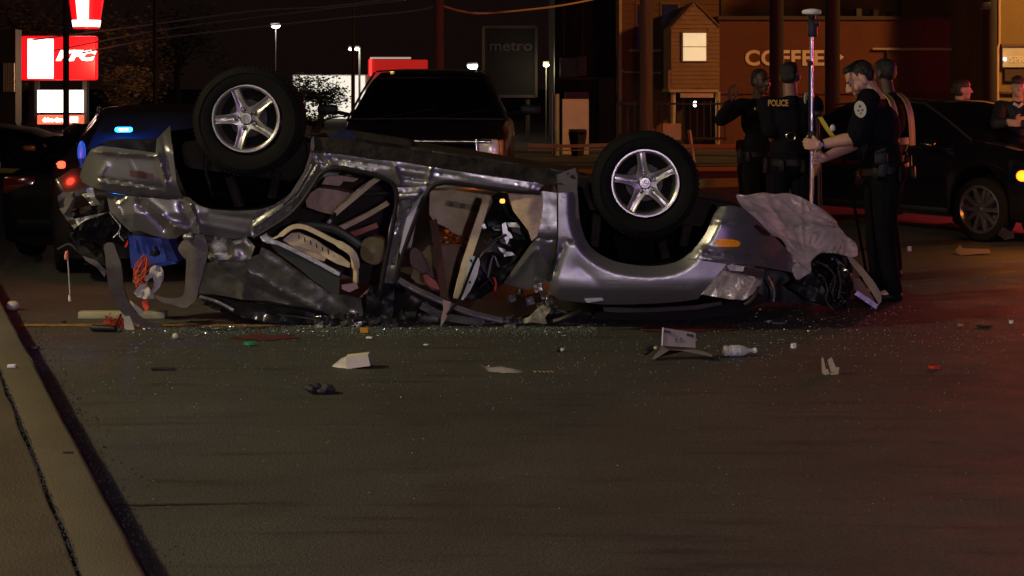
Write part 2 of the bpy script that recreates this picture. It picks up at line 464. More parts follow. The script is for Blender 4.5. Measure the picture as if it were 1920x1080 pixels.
# yellow lane line that runs under the wreck; worn, slightly wavy edge
mb = MB(); vs = []; fs = []
for i in range(121):
    x = -3.40+i*0.018; y = 10.78-0.006*x
    w = 0.055+0.012*mnoise.noise(Vector((x*3, 0, 0)))
    vs += [(x, y-w, 0.004), (x, y+w+0.01*mnoise.noise(Vector((x*4, 7, 0))), 0.004)]
for i in range(120): fs.append((2*i, 2*i+2, 2*i+3, 2*i+1))
mb.add(vs, fs); o = mb.build('lane_line_marking', mat('worn_yellow_paint', (0.22, 0.125, 0.04), 0.85, 0, var=0.6, vscale=18, bump=0.3, bscale=80), smooth=0); o['kind'] = 'structure'
# sealed seam across the road from the kerb
mb = MB(); vs = []; fs = []
for i in range(61):
    q = G(205+i*6.2, 949-i*0.10+1.6*mnoise.noise(Vector((i*.35, 0, 0)))); w = 0.010*(1-i/61)*(1+0.6*mnoise.noise(Vector((i*.8, 3, 0))))+0.001
    vs += [(q.x, q.y-w, 0.0042), (q.x, q.y+w, 0.0042)]
for i in range(60): fs.append((2*i, 2*i+2, 2*i+3, 2*i+1))
mb.add(vs, fs); o = mb.build('road_seam', mat('tar_seam', (0.016, 0.014, 0.013), 0.7, var=0.4, vscale=30), smooth=0); o['kind'] = 'structure'
# dark red patches on the road at the near side of the wreck
m_redpatch = mat('red_patch', (0.085, 0.013, 0.010), 0.75, 0, var=0.55, vscale=9)
for k, (cx, cy, rx, ry) in enumerate([(500, 634, 62, 5), (1290, 617, 95, 6), (1752, 691, 13, 3), (150, 572, 90, 14)]):
    if k >= 2: continue
    pts = []
    for i in range(40):
        a = 2*math.pi*i/40; q = 1+0.75*mnoise.noise(Vector((math.cos(a)*2, math.sin(a)*2, k*5)))
        pts.append(G(cx+rx*q*math.cos(a), cy+ry*q*math.sin(a)))
    o = flat('red_patch', pts, 0.0045+0.0006*k, m_redpatch)

# far pavement and dark lot behind the cars
mb = MB(); mb.box((0, 33.5, 0.04), (120, 12, 0.16)); o = mb.build('far_pavement', mat('far_concrete', (0.035, 0.03, 0.026), 0.9, 0, var=0.3, vscale=1), smooth=0); o['kind'] = 'structure'

# ================================================================ SKY-LINE: buildings
def wall_box(mb, x0, x1, y0, y1, d, dep, zb=None):
    """front face spans px x0..x1, y0..y1 at distance d; y1 None = down to the ground"""
    a = P(x0, y0, d); b = P(x1, y0, d); zt = a.z; z0 = 0.0 if y1 is None else P(0, y1, d).z
    mb.box(((a.x+b.x)/2, d+dep/2, (zt+z0)/2), (b.x-a.x, dep, zt-z0)); return mb
def px_box(x0, x1, y0, y1, d, dep): return wall_box(MB(), x0, x1, y0, y1, d, dep)

m_brownwall = mat('red_brown_wall', (0.10, 0.028, 0.014), 0.85, 0, var=0.25, vscale=1.2, bump=0.2, bscale=30)
m_ochre = mat('ochre_wall', (0.26, 0.13, 0.035), 0.85, 0, var=0.2, vscale=0.8, bump=0.2, bscale=30)
m_orangeside = mat('orange_siding', (0.12, 0.05, 0.02), 0.8, 0, var=0.2, vscale=1.5)
m_yellowwall = mat('yellow_render', (0.165, 0.105, 0.032), 0.8, 0, var=0.15, vscale=1, bump=0.2, bscale=30)
m_bayboard = mat('cream_clapboard', (0.21, 0.115, 0.058), 0.75, 0, var=0.18, vscale=4, bump=0.15, bscale=40)
m_darkwall = mat('dark_brown_wall', (0.02, 0.012, 0.010), 0.9, 0, var=0.3, vscale=1)
m_void = mat('dark_pane', (0.006, 0.006, 0.007), 0.25)
m_trimw = mat('pale_trim', (0.35, 0.24, 0.14), 0.7, 0, var=0.2, vscale=5)
m_lettercream = mat('cream_letter_paint', (0.62, 0.46, 0.34), 0.7, 0, var=0.1, vscale=6)

# coffee shop wall
b_ = thing('coffee_shop', 'dark red brown coffee shop wall with big cream lettering', 'building', (8.0, 40, 0))
px_box(1348, 1872, 36, None, 40, 8).build('wall', m_brownwall, b_)
px_box(1346, 1874, 30, 37, 39.9, 8.3).build('roof_edge', mat('dark_fascia', (0.05, 0.03, 0.02), 0.8, var=0.2), b_)
c_ = P(1471, 108.5, 39.97)
moved(text_mb('COFFEE', 0.52, 0.012, 0.016, wfit=148/F*40, sp=1.08), c_).build('lettering', m_lettercream, b_, smooth=0)
mb = MB(); mb.prism([P(1566, 95, 39.98), P(1582, 107, 39.98), P(1566, 120, 39.98)], (0, 0, 0), (0, -0.02, 0)); mb.build('arrow', m_lettercream, b_, smooth=0)
MB().tube([P(1636, 92, 39.9), P(1846, 92.5, 39.9)], 0.035, 8).build('conduit', m_trimw, b_)
MB().tube([P(1664, 95, 39.9), P(1664, 170, 39.9)], 0.03, 8).build('downspout', mat('dark_pipe', (0.05, 0.03, 0.02), 0.6), b_)
px_box(1350, 1870, 170, 176, 39.93, 0.2).build('ledge', m_brownwall, b_)
for (x0, x1, y0, y1) in ((1606, 1616, 16, 32), (1638, 1648, 18, 32), (1668, 1677, 22, 31)): px_box(x0, x1, y0, y1, 40.6, 0.4).build('roof_vent', mat('vent_metal', (0.05, 0.03, 0.02), 0.7), b_)
px_box(1775, 1842, 14, 30, 40.4, 1.2).build('rooftop_unit', mat('unit_dark', (0.03, 0.016, 0.010), 0.8), b_)
px_box(1820, 1828, 15, 30, 40.2, 0.1).build('unit_panel', m_brownwall, b_)
# taller ochre building behind it
b_ = thing('ochre_building', 'tall ochre building rising behind the coffee shop roof', 'building', (8.0, 49, 0))
px_box(1352, 1900, -260, None, 49, 8).build('wall', m_ochre, b_)
for x in (1480, 1640, 1790): px_box(x, x+50, -150, -70, 48.9, 0.2).build('window', m_void, b_)
# yellow building at the right
b_ = thing('yellow_shop', 'bright yellow rendered shop front at far right with a lamp lit sign', 'building', (12.5, 36, 0))
px_box(1873, 2260, -230, None, 36, 9).build('wall', m_yellowwall, b_)
sg = px_box(1880, 1990, 86, 126, 35.85, 0.12).build('shop_sign', mat('grey_sign_board', (0.42, 0.40, 0.34), 0.5, var=0.15, vscale=4), b_)
px_box(1878, 1992, 82, 87, 35.8, 0.18).build('sign_hood', mat('sign_hood_brown', (0.10, 0.05, 0.02), 0.6), sg)
moved(text_mb('SPRAY', 0.2, 0.006, 0.004, wfit=52/F*36), P(1919, 111, 35.84)).build('lettering', mat('sign_letter_grey', (0.62, 0.60, 0.50), 0.5), sg, smooth=0)
MB().ell(P(1884, 111, 35.78), (0.035, 0.03, 0.04)).build('sign_lamp', mat('small_bulb', (1, 1, 1), emit=(1, 0.9, 0.7), estr=4), sg)
px_box(1884, 1935, 130, 152, 35.9, 0.3).build('awning', mat('awning_dark', (0.05, 0.025, 0.02), 0.8), b_)
px_box(1876, 1920, 172, 176, 35.9, 0.15).build('ledge', mat('ledge_dark', (0.06, 0.03, 0.015), 0.8), b_)
MB().tube([P(1874, -200, 35.9), P(1874, 80, 35.9), P(1871, 90, 35.85), P(1871, 240, 35.85)], 0.03, 8).build('downspout', mat('pale_pipe', (0.4, 0.25, 0.15), 0.6), b_)

# house with the gabled bay
b_ = thing('gabled_house', 'orange lit wooden house with a small gabled bay and one bright window', 'house', (4.2, 39, 0))
px_box(1160, 1348, -140, None, 41.2, 7).build('wall', m_orangeside, b_)
for i in range(26):
    y = -135+i*12.0
    px_box(1161, 1347, y, y+11.0, 41.2-0.03, 0.04).build('clapboard', m_orangeside, b_, smooth=0)
for (x0, x1) in ((1192, 1222), (1238, 1275)):
    w_ = px_box(x0, x1, 4, 92, 41.14, 0.05).build('window', mat('window_timber', (0.16, 0.07, 0.03), 0.7), b_)
    px_box(x0+4, x1-4, 8, 46, 41.12, 0.03).build('pane', m_void, w_); px_box(x0+4, x1-4, 50, 88, 41.12, 0.03).build('pane', m_void, w_)
px_box(1180, 1284, 92, 97, 41.08, 0.1).build('sill', m_trimw, b_)
px_box(1161, 1166, -140, 250, 41.05, 0.1).build('corner_board', m_trimw, b_)
MB().tube([P(1164, 128, 41), P(1170, 135, 41), P(1200, 136, 41), P(1258, 137, 41)], 0.03, 6).build('cable', m_trimw, b_)
# bay
bd = 38.6
mb = MB(); mb.prism([P(1258, 52, bd), P(1303, 2, bd), P(1349, 48, bd), P(1349, 168, bd), P(1258, 168, bd)], (0, 0, 0), (0, 2.5, 0))
bay = mb.build('bay', m_bayboard, b_, smooth=0)
i = 0; y = 6.0
while y < 166:
    half = 45 if y > 50 else max(4, 45*(y-2)/48)
    x0, x1 = 1303.5-half, 1303.5+half
    segs = [(x0, x1)] if (y < 52 or y > 112) else [(x0, 1278), (1327, x1)]
    for (a, c) in segs: px_box(a, c, y, y+7.2, bd-0.03+0.006*(i % 2), 0.035).build('clapboard', m_bayboard, bay, smooth=0)
    y += 8.0; i += 1
for (a, c) in (((1257, 53), (1303, 2)), ((1303, 2), (1350, 49))):
    MB().strip([P(a[0], a[1]+1, bd-0.02), P(c[0], c[1]+1, bd-0.02)], 0.035, 0.10, (0, 0, 1)).build('roof_board', mat('roof_board_brown', (0.14, 0.07, 0.035), 0.8, var=0.2), bay, smooth=0)
w_ = px_box(1278, 1327, 59, 116, bd-0.07, 0.05).build('window', mat('lit_window_frame', (0.20, 0.12, 0.06), 0.7), b_)
m_lit = mat('lit_curtain', (0.6, 0.5, 0.35), 0.8, emit=(0.82, 0.66, 0.38), estr=0.75, var=0.3, vscale=3)
px_box(1281, 1324, 62, 87, bd-0.085, 0.03).build('pane', m_lit, w_); px_box(1281, 1324, 88.5, 114, bd-0.085, 0.03).build('pane', m_lit, w_)
px_box(1253, 1300, 131, 169, bd-0.012, 0.3).build('bay_jog', m_bayboard, bay, smooth=0)
px_box(1255, 1348, 168, 173, bd-0.05, 2.4).build('bay_base', m_trimw, b_)
px_box(1276, 1338, 175, 183, bd-0.02, 0.12).build('porch_beam', mat('pink_beam', (0.45, 0.28, 0.26), 0.7, var=0.2), b_)
for x in (1262, 1346): MB().tube([P(x, 172, bd+0.1), Vector((P(x, 172, bd).x, bd+0.1, 0))], 0.06, 8).build('porch_post', m_trimw, b_)
px_box(1264, 1346, 174, None, 41.0, 0.2).build('porch_back', mat('porch_dark', (0.05, 0.03, 0.02), 0.9, var=0.3), b_)
MB().ell(P(1303, 195, bd+0.4), (0.045, 0.045, 0.07)).build('porch_bulb', mat('porch_bulb_glow', (1, 1, 1), emit=(0.95, 1, 0.85), estr=9), b_)
light('POINT', 'porch_light', P(1303, 199, bd+0.2), 3, (1, 0.9, 0.7), 0.05)

# dark shop building between the billboard and the house
b_ = thing('dark_shop', 'nearly black shop building behind the pale pillar', 'building', (2.0, 43, 0))
px_box(1040, 1160, -160, None, 43, 7).build('wall', m_darkwall, b_)
px_box(1046, 1150, 145, 149, 42.8, 0.2).build('ledge', mat('ledge_grey', (0.06, 0.05, 0.05), 0.8), b_)
for x in (1058, 1092): MB().tube([P(x, -100, 42.9), P(x, 104, 42.9)], 0.03, 6).build('conduit', mat('conduit_brown', (0.06, 0.035, 0.03), 0.6), b_)
px_box(1050, 1083, 108, 144, 42.6, 0.35).build('meter_box', mat('meter_grey', (0.06, 0.06, 0.055), 0.6, var=0.3), b_)
px_box(1084, 1100, 106, 142, 42.55, 0.4).build('meter_box', mat('meter_grey'), b_)
px_box(1123, 1158, 146, None, 42.8, 0.25).build('door_panel', mat('red_brown_door', (0.10, 0.04, 0.03), 0.8, var=0.2), b_)
px_box(1060, 1104, 173, 186, 42.3, 0.6).build('fascia', mat('mauve_fascia', (0.16, 0.07, 0.10), 0.7), b_)
# pale pillar, grey post, bin
mb = px_box(1055, 1104, 186, None, 34, 0.5); solo(mb, 'gate_pillar', mat('pale_pillar_paint', (0.62, 0.54, 0.40), 0.8, var=0.12, vscale=3, bump=0.1), 'pale cream gate pillar with a dark bin in front', 'pillar')
mb = MB(); mb.tube([P(1042, 176, 33.5), Vector((P(1042, 176, 33.5).x, 33.5, 0.1))], 0.075, 12); solo(mb, 'steel_post', mat('galvanised', (0.24, 0.22, 0.20), 0.5, 0.4, var=0.2), 'grey steel post just beside the cream pillar', 'post')
bn = thing('wheelie_bin', 'black bin standing against the cream pillar', 'bin', (P(1083, 300, 32.8).x, 32.8, 0.12))
c_ = Vector((P(1083, 0, 32.8).x, 32.8, 0))
mb = MB(); mb.tube([c_+Vector((0, 0, 0.14)), c_+Vector((0, 0, 0.62))], [0.12, 0.19], 4); mb.build('bin_body', m_blackp, bn)
MB().bbox(c_+Vector((0, 0, 0.65)), (0.36, 0.36, 0.07), 0.02).build('lid', m_blackp, bn)
mb = px_box(1243, 1277, 232, 262, 31, 0.1); mb.box((P(1260, 0, 31).x, 31.05, 0.3), (0.06, 0.06, 0.5)); solo(mb, 'notice_board', mat('cream_board', (0.50, 0.42, 0.28), 0.7, var=0.2, vscale=6), 'small cream board on a stake near the front porch', 'sign')
mb = MB(); mb.tube([P(1292, 244, 30.5), Vector((P(1301, 275, 30.5).x, 30.5, 0.1))], 0.04, 6); solo(mb, 'leaning_plank', mat('plank_tan', (0.30, 0.20, 0.12), 0.8), 'short tan plank leaning by the porch', 'plank')
fx = thing('iron_railing', 'dark iron railing in front of the house porch', 'railing', (P(1260, 300, 37).x, 37, 0))
for z in (0.25, 1.05): MB().box((P(1262, 0, 37).x, 37, z+0.1), (2.5, 0.05, 0.05)).build('rail', m_blackp, fx)
for i in range(16): MB().box((P(1262, 0, 37).x-1.2+i*0.16, 37.04, 0.75), (0.03, 0.03, 0.95)).build('baluster', m_blackp, fx)

# billboard reading metro
b_ = thing('billboard', 'dark unlit billboard reading metro on a frame', 'billboard', (P(956, 0, 45).x, 45, 0))
px_box(908, 1005, 52, 180, 45, 0.25).build('panel', mat('billboard_dark', (0.006, 0.005, 0.007), 0.7, var=0.2), b_)
for (x0, x1, y0, y1) in ((904, 909, 50, 182), (1003, 1008, 50, 182), (908, 1005, 48, 53), (908, 1005, 178, 183)): px_box(x0, x1, y0, y1, 44.95, 0.35).build('frame', mat('billboard_frame', (0.07, 0.05, 0.052), 0.6), b_)
moved(text_mb('metro', 0.42, 0.012, 0.006, wfit=80/F*45), P(958, 87, 44.97)).build('lettering', mat('billboard_letters', (0.07, 0.058, 0.068), 0.6), b_, smooth=0)
for x in (925, 990): MB().tube([P(x, 180, 45.1), Vector((P(x, 180, 45.1).x, 45.1, 0))], 0.06, 8).build('leg', mat('billboard_frame'), b_)

# restaurant with the red band, far behind the tree
b_ = thing('fast_food_restaurant', 'far bright white restaurant with a red roof band', 'building', (P(640, 0, 72).x, 72, 0))
mb = px_box(548, 760, 140, None, 72, 8); mb.build('wall', mat('white_restaurant_wall', (0.8, 0.78, 0.72), 0.7), b_)
m_wall_glow = mat('lit_wall_glow', (0.8, 0.8, 0.8), 0.4, emit=(1.0, 0.93, 0.78), estr=0.95, var=0.35, vscale=0.7)
for i in range(5): px_box(551+i*27, 576+i*27, 142, 222, 71.95, 0.04).build('window', m_wall_glow, b_)  # glowing panels put in for the brightly lit white wall
px_box(690, 800, 112, 140, 71.7, 1.0).build('roof_band', mat('lit_red_band', (0.5, 0.02, 0.02), 0.5, emit=(0.65, 0.015, 0.012), estr=0.55), b_)
px_box(694, 770, 107, 110.5, 71.65, 0.2).build('neon_strip', mat('pale_neon', (0.6, 0.4, 0.35), emit=(0.9, 0.6, 0.5), estr=0.5), b_)
px_box(692, 697, 110, 142, 71.6, 0.3).build('neon_strip', mat('red_neon', (0.6, 0.02, 0.02), emit=(1, 0.06, 0.05), estr=1.3), b_)

# pale building at far left with slats
b_ = thing('slatted_building', 'dim pale building with vertical slats at far left', 'building', (P(-60, 0, 48).x, 48, 0))
px_box(-260, 29, 55, None, 48, 0.6).build('wall', mat('dim_render', (0.018, 0.015, 0.012), 0.85, var=0.3), b_)
for i in range(5): px_box(6+i*4.4, 9+i*4.4, 118, 172, 47.93, 0.06).build('slat', mat('pale_slat', (0.30, 0.25, 0.19), 0.7), b_)

# ================================================================ SIGNS
m_red_em = mat('lit_red_face', (0.7, 0.01, 0.015), 0.4, emit=(0.80, 0.004, 0.010), estr=1.0)
m_white_em = mat('lit_white_face', (0.9, 0.9, 0.9), 0.4, emit=(1.0, 0.95, 0.82), estr=2.6)
m_redor_em = mat('lit_orange_red_face', (0.8, 0.1, 0.05), 0.4, emit=(0.95, 0.16, 0.08), estr=1.0)
sd = 52.0
b_ = thing('restaurant_sign', 'tall lit red KFC road sign with white reader board below', 'sign', (P(112, 0, sd).x, sd, 0))
mb = MB(); mb.bbox(((P(42, 0, sd).x+P(182, 0, sd).x)/2, sd, P(0, 109, sd).z), (140/F*sd, 0.4, 83/F*sd), 0.07); mb.build('sign_face', m_red_em, b_)
moved(text_mb('KFC', 0.42, 0.012, 0.030, shear=0.3, wfit=76/F*sd), P(143, 104, sd-0.22)).build('lettering', m_white_em, b_, smooth=0)
# plain white panel where the sign carries its portrait
mb = MB(); mb.bbox(P(76, 110, sd-0.215), (48/F*sd, 0.03, 74/F*sd), 0.012); mb.build('white_panel', m_white_em, b_)
for (x0, x1, y0, y1) in ((70, 120, 169, 211), (128, 154, 169, 211)): px_box(x0, x1, y0, y1, sd-0.15, 0.3).build('reader_board', m_white_em, b_)
for k, (x0, x1, y0) in enumerate(((76, 112, 181), (76, 105, 190), (130, 147, 200))): px_box(x0, x1, y0, y0+1.6, sd-0.17, 0.02).build('reader_line', mat('reader_line_dark', (0.25, 0.22, 0.16), 0.6), b_)
for (x0, x1) in ((70, 120), (128, 155)):
    px_box(x0, x1, 216, 233, sd-0.15, 0.3).build('small_sign', m_redor_em, b_)
moved(text_mb('drive-thru', 0.2, 0.006, 0.012, wfit=40/F*sd), P(100, 224.5, sd-0.17)).build('lettering', m_white_em, b_, smooth=0)
px_box(131, 146, 219, 230, sd-0.17, 0.02).build('arrow_panel', m_white_em, b_)
for x in (68, 158): MB().box((P(x, 0, sd).x, sd+0.1, P(0, 150, sd).z/2), (0.14, 0.14, P(0, 150, sd).z)).build('post', mat('sign_post_dark', (0.02, 0.02, 0.018), 0.6), b_)
# bucket shaped sign above
b_ = thing('bucket_sign', 'red and white bucket shaped sign at the top left edge', 'sign', (P(162, 0, sd+1).x, sd+1, 0))
cx = P(162, 0, sd+1).x; zt = P(0, -30, sd+1).z; zb = P(0, 54, sd+1).z
mb = MB(); mb.lathe([(0.42, zb), (0.64, zt)], (cx, sd+1, 0), 'Z', 24); mb.build('bucket', m_red_em, b_)
mb = MB(); mb.lathe([(0.435, zb+0.06), (0.47, zb+0.28)], (cx, sd+1, 0), 'Z', 24); mb.build('white_stripe', m_white_em, b_)
vs = []; fs = []
for j in range(7):
    for i in range(7):
        a = math.radians(-112+i*7.5); z = zb+0.28+j*(zt-zb-0.3)/6; r_ = 0.42+(0.64-0.42)*(z-zb)/(zt-zb)+0.012
        vs.append((cx+r_*math.cos(a)+0.0, sd+1+r_*math.sin(a), z))
for j in range(6):
    for i in range(6): a = j*7+i; fs.append((a, a+1, a+8, a+7))
MB().add(vs, fs).build('white_panel', m_white_em, b_)
MB().tube([(cx, sd+1, zb), (cx, sd+1, 0)], 0.09, 10).build('post', mat('sign_post_dark'), b_)
light('POINT', 'sign_glow', P(190, 120, sd-3.0), 620, (1.0, 0.58, 0.34), 0.6)

# ================================================================ POLES, LAMPS, WIRES
m_wood = mat('pole_timber', (0.016, 0.010, 0.008), 0.9, 0, var=0.4, vscale=3, bump=0.4, bscale=20, streak=(6, 6, 0.4))
m_woodl = mat('pale_pole_timber', (0.15, 0.115, 0.065), 0.9, 0, var=0.3, vscale=3, bump=0.4, bscale=20, streak=(6, 6, 0.4))
def pole(px, wpx, d, ztop, m, label, name='utility_pole', parts=True):
    x = P(px, 0, d).x; r = wpx/F*d/2
    t = thing(name, label, 'pole', (x, d, 0))
    MB().tube([(x, d, -0.02), (x, d, ztop*0.5), (x, d, ztop)], [r*1.05, r, r*0.82], 14).build('shaft', m, t)
    if parts:
        MB().box((x, d-r*0.6, ztop-0.5), (1.8, 0.09, 0.11)).build('crossarm', m, t)
        for q in (-0.8, -0.3, 0.3, 0.8): MB().cone((x+q, d-r*0.6, ztop-0.44), 0.035, (x+q, d-r*0.6, ztop-0.3), 0.025, 8).build('insulator', m_grey, t)
    return t
pole(124, 11, 30, 9.5, m_wood, 'thin black pole crossing the lit red sign')
pole(291, 8, 34, 9, m_wood, 'slim dim pole right of the red sign', 'slim_pole', False)
pole(822, 20, 27, 10, mat('reddish_timber', (0.10, 0.05, 0.025), 0.9, 0, var=0.3, vscale=3, bump=0.4, bscale=20, streak=(6, 6, 0.4)), 'reddish timber pole behind the pickup roof')
pole(662, 7, 40, 9, m_wood, 'dark thin pole beside the twin lamps', 'slim_pole', False)
pole(1212, 24, 34, 10, m_woodl, 'pale timber pole in front of the orange house')
pole(1456, 26, 30, 10, m_wood, 'black timber pole between the coffee letters C and F')
pole(1561, 27, 29, 10, m_wood, 'black timber pole right of the word coffee')
pp = pole(1856, 25, 31, 10, m_wood, 'black pole at the edge of the yellow shop')
MB().bbox(P(1848, 12, 30.6), (0.16, 0.2, 0.16), 0.02).build('camera_box', m_blackp, pp)
def lamp_post(px, py, d, label, heads, col, wpx=3.0, power=60, grp=None, em=14, hr=0.10):
    x = P(px, 0, d).x; z = P(0, py, d).z
    t = thing('street_lamp', label, 'street lamp', (x, d, 0), grp)
    MB().tube([(x, d, 0), (x, d, z+0.05)], wpx/F*d/2, 8).build('post', mat('lamp_post_grey', (0.25, 0.24, 0.22), 0.5, 0.3), t)
    for hx in heads:
        q = P(px+hx, py, d-0.15)
        a = MB(); a.bbox(q+Vector((0, 0, 0.07)), (hr*2.6, hr*2.2, 0.08), 0.02); a.tube([q+Vector((0, 0.1, 0.08)), (x, d, z+0.05)], 0.03, 6); a.build('arm', mat('lamp_post_grey'), t)
        MB().ell(q, (hr*1.25, hr, hr*0.75)).build('lamp', mat('lamp_glow_'+('w' if col[2] > 0.7 else 'y'), (1, 1, 1), emit=col, estr=em), t)
    light('POINT', 'lamp_light', P(px, py+8, d-0.4), power*0.35, col, 0.15)
lamp_post(517, 48, 62, 'single far lamp with a white head above the left tyre', [0], (1.0, 0.96, 0.85), 2, 60, hr=0.14)
lamp_post(674, 92, 55, 'twin headed far lamp beside the red roof band', [-16, -5], (1.0, 0.96, 0.85), 4, 60, hr=0.065)
lamp_post(893, 124, 50, 'bright far lamp just above the pickup roof corner', [-7], (1.0, 0.97, 0.85), 3, 60, hr=0.13)
lamp_post(1024, 122, 44, 'small yellow lamp right of the dark billboard', [0], (1.0, 0.82, 0.45), 2, 90, hr=0.065)
# the near lamps that light the road, outside the picture
for nm, pos, lab, toward in (('street_lamp', LAMP_LEFT, 'street lamp over the left kerb', 1.0), ('street_lamp', LAMP_BACK, 'street lamp on the near pavement', 0.0), ('street_lamp', LAMP_SHOP, 'sodium street lamp before the shops', 0.0)):
    base = Vector((pos.x-0.9, pos.y, 0))
    t = thing(nm, lab, 'street lamp', base)
    MB().tube([base, base+Vector((0, 0, pos.z*0.7)), base+Vector((0, 0, pos.z+0.1)), base+Vector((0.4, 0, pos.z+0.35)), pos+Vector((0, 0, 0.22))], [0.09, 0.07, 0.06, 0.05, 0.045], 10).build('post', mat('lamp_post_grey'), t)
    MB().bbox(pos+Vector((0, 0, 0.17)), (0.6, 0.3, 0.1), 0.03).build('lamp_head', mat('lamp_post_grey'), t)
# overhead wires
m_wire = mat('wire', (0.40, 0.32, 0.28), 0.6)
def wire(pts, label, r=0.012, m=m_wire):
    q = smooth_line([tuple(P(*p)) for p in pts], False, 8)
    return solo(MB().tube(q, r*1.4, 6), 'overhead_wire', m, label, 'wire', 'overhead wires')
wire([(60, 75, 34), (291, 45, 34), (480, 20, 32), (620, 12, 30), (822, -14, 27)], 'topmost overhead wire left of the reddish pole', 0.012)
wire([(100, 95, 34), (291, 58, 34), (470, 34, 32), (620, 16, 30), (760, 0, 28)], 'middle overhead wire over the left tyre', 0.010)
wire([(150, 100, 34), (291, 73, 34), (480, 51, 32), (640, 34, 30), (780, 20, 28), (822, 8, 27)], 'lowest overhead wire over the left tyre', 0.012)
wire([(822, 8, 27), (860, 20, 28), (900, 25, 30), (960, 21, 31), (1040, 12, 32), (1115, -2, 34), (1200, -24, 34)], 'pale overhead wire sagging above the dark billboard', 0.014, mat('pale_wire', (0.36, 0.22, 0.10), 0.6))
# police tape
m_tape = mat('yellow_tape', (0.22, 0.18, 0.018), 0.45, 0, var=0.15, vscale=5)
def tape(pts, label, w=0.075):
    q = smooth_line([tuple(P(*p)) for p in pts], False, 5)
    return solo(MB().strip(q, w, 0.004), 'barrier_tape', m_tape, label, 'tape', 'yellow police tape lines')
tape([(-40, 258, 27), (40, 261, 27), (110, 264, 26.5), (200, 262, 26)], 'upper yellow tape at the far left', 0.07)
tape([(-40, 318, 24), (20, 320, 24), (48, 321, 24)], 'lower yellow tape at the far left', 0.07)
tape([(990, 272, 26), (1060, 274, 26), (1130, 272, 26), (1212, 271, 26), (1300, 274, 26), (1440, 272, 26), (1560, 268, 26)], 'upper yellow tape in front of the pillar and porch', 0.055)
tape([(990, 281, 26), (1060, 282, 26), (1130, 280, 26), (1212, 280, 26), (1300, 282, 26), (1440, 282, 26)], 'second yellow tape strand just under the upper one', 0.02)
tape([(990, 322, 24), (1060, 321, 24), (1130, 321, 24), (1212, 319, 24), (1300, 317, 24), (1400, 316, 24), (1500, 314, 24)], 'lower yellow tape low behind the right wheel', 0.06)
tape([(1290, 345, 22), (1340, 343, 22), (1400, 341, 22)], 'slack yellow tape sagging between right wheel and dark sedan', 0.12)

# ================================================================ TREES AND BUSHES
def tree(cx, cy, d, rx, ry, rz, n, leaf, m, label, zbase=0.0, name='street_tree', seed=1, nclump=0, cat='tree'):
    r = random.Random(seed); c = P(cx, cy, d)
    t = thing(name, label, cat, (c.x, d, zbase))
    tr = MB(); tr.tube([(c.x, d, zbase-0.02), (c.x+0.05, d, (c.z+zbase)*0.5), (c.x, d, c.z)], [0.16*min(1, rx/1.5)+0.03, 0.11*min(1, rx/1.5)+0.02, 0.05], 8)
    for i in range(9):
        a = r.uniform(0, 6.28); e = Vector((c.x+rx*.75*math.cos(a), d+ry*.75*math.sin(a), c.z+rz*r.uniform(-.4, .7)))
        s0 = Vector((c.x, d, zbase+(c.z-zbase)*r.uniform(.45, .95))); tr.tube([s0, s0.lerp(e, .5)+Vector((0, 0, .1*rz)), e], [0.05, 0.03, 0.012], 5)
    tr.build('trunk', m_wood, t)
    vs = []; fs = []; k = 0
    clumps = [Vector((r.gauss(0, .45), r.gauss(0, .45), r.gauss(0, .45))) for _ in range(nclump or int(9+rx*5))]
    while k < n:
        cl = r.choice(clumps); q = cl+Vector((r.gauss(0, .16), r.gauss(0, .16), r.gauss(0, .13)))
        if q.length > 1.05: continue
        p = Vector((c.x+q.x*rx, d+q.y*ry, c.z+q.z*rz))
        if p.z < zbase+0.05: continue
        R = Matrix.Rotation(r.uniform(0, 6.28), 3, 'Z')@Matrix.Rotation(r.uniform(-1.2, 1.2), 3, 'X')
        s = leaf*r.uniform(.6, 1.3); b = len(vs)
        vs += [p+R@Vector((-s*.5, 0, 0)), p+R@Vector((0, -s*.32, s*.05)), p+R@Vector((s*.6, 0, 0)), p+R@Vector((0, s*.32, s*.05))]
        fs.append((b, b+1, b+2, b+3)); k += 1
    o = MB().add(vs, fs).build('crown', m, t, smooth=0); o['kind'] = 'stuff'
    return t
m_leaf = mat('dry_leaf', (0.11, 0.07, 0.03), 0.7, 0, var=0.4, vscale=3)
m_leafd = mat('dark_leaf', (0.035, 0.038, 0.018), 0.7, 0, var=0.4, vscale=3)
tree(60, 40, 58, 2.6, 2.0, 2.6, 2200, 0.20, m_leaf, 'brown leafed tree behind the bucket sign', seed=1)
tree(225, 105, 60, 2.0, 2.0, 2.2, 2400, 0.18, m_leaf, 'brown leafed tree right of the lit red sign', seed=2)
tree(252, 175, 57, 1.3, 1.2, 1.0, 1500, 0.14, m_leaf, 'low brown bush at the right foot of the lit sign', name='brown_bush', seed=3, cat='bush')
tree(330, 80, 66, 2.4, 2.0, 2.4, 1500, 0.2, m_leafd, 'dim tree between the slim pole and left tyre', seed=8)
tree(600, 180, 60, 1.15, 0.8, 0.85, 2600, 0.115, m_leafd, nclump=60, label= 'small black tree against the bright restaurant wall', seed=4)
tree(562, 172, 62, 0.6, 0.6, 0.9, 1000, 0.11, m_leafd, nclump=30, label='thin black tree at the left end of the restaurant wall', seed=12)
tree(45, 250, 36, 0.35, 0.3, 0.45, 700, 0.07, m_leafd, 'dark shrub behind the yellow tape at far left', name='dark_shrub', seed=5, cat='shrub')
tree(590, 226, 50, 1.6, 0.7, 0.32, 900, 0.09, m_leafd, 'low dark hedge below the restaurant wall', name='dark_hedge', seed=6, cat='hedge')
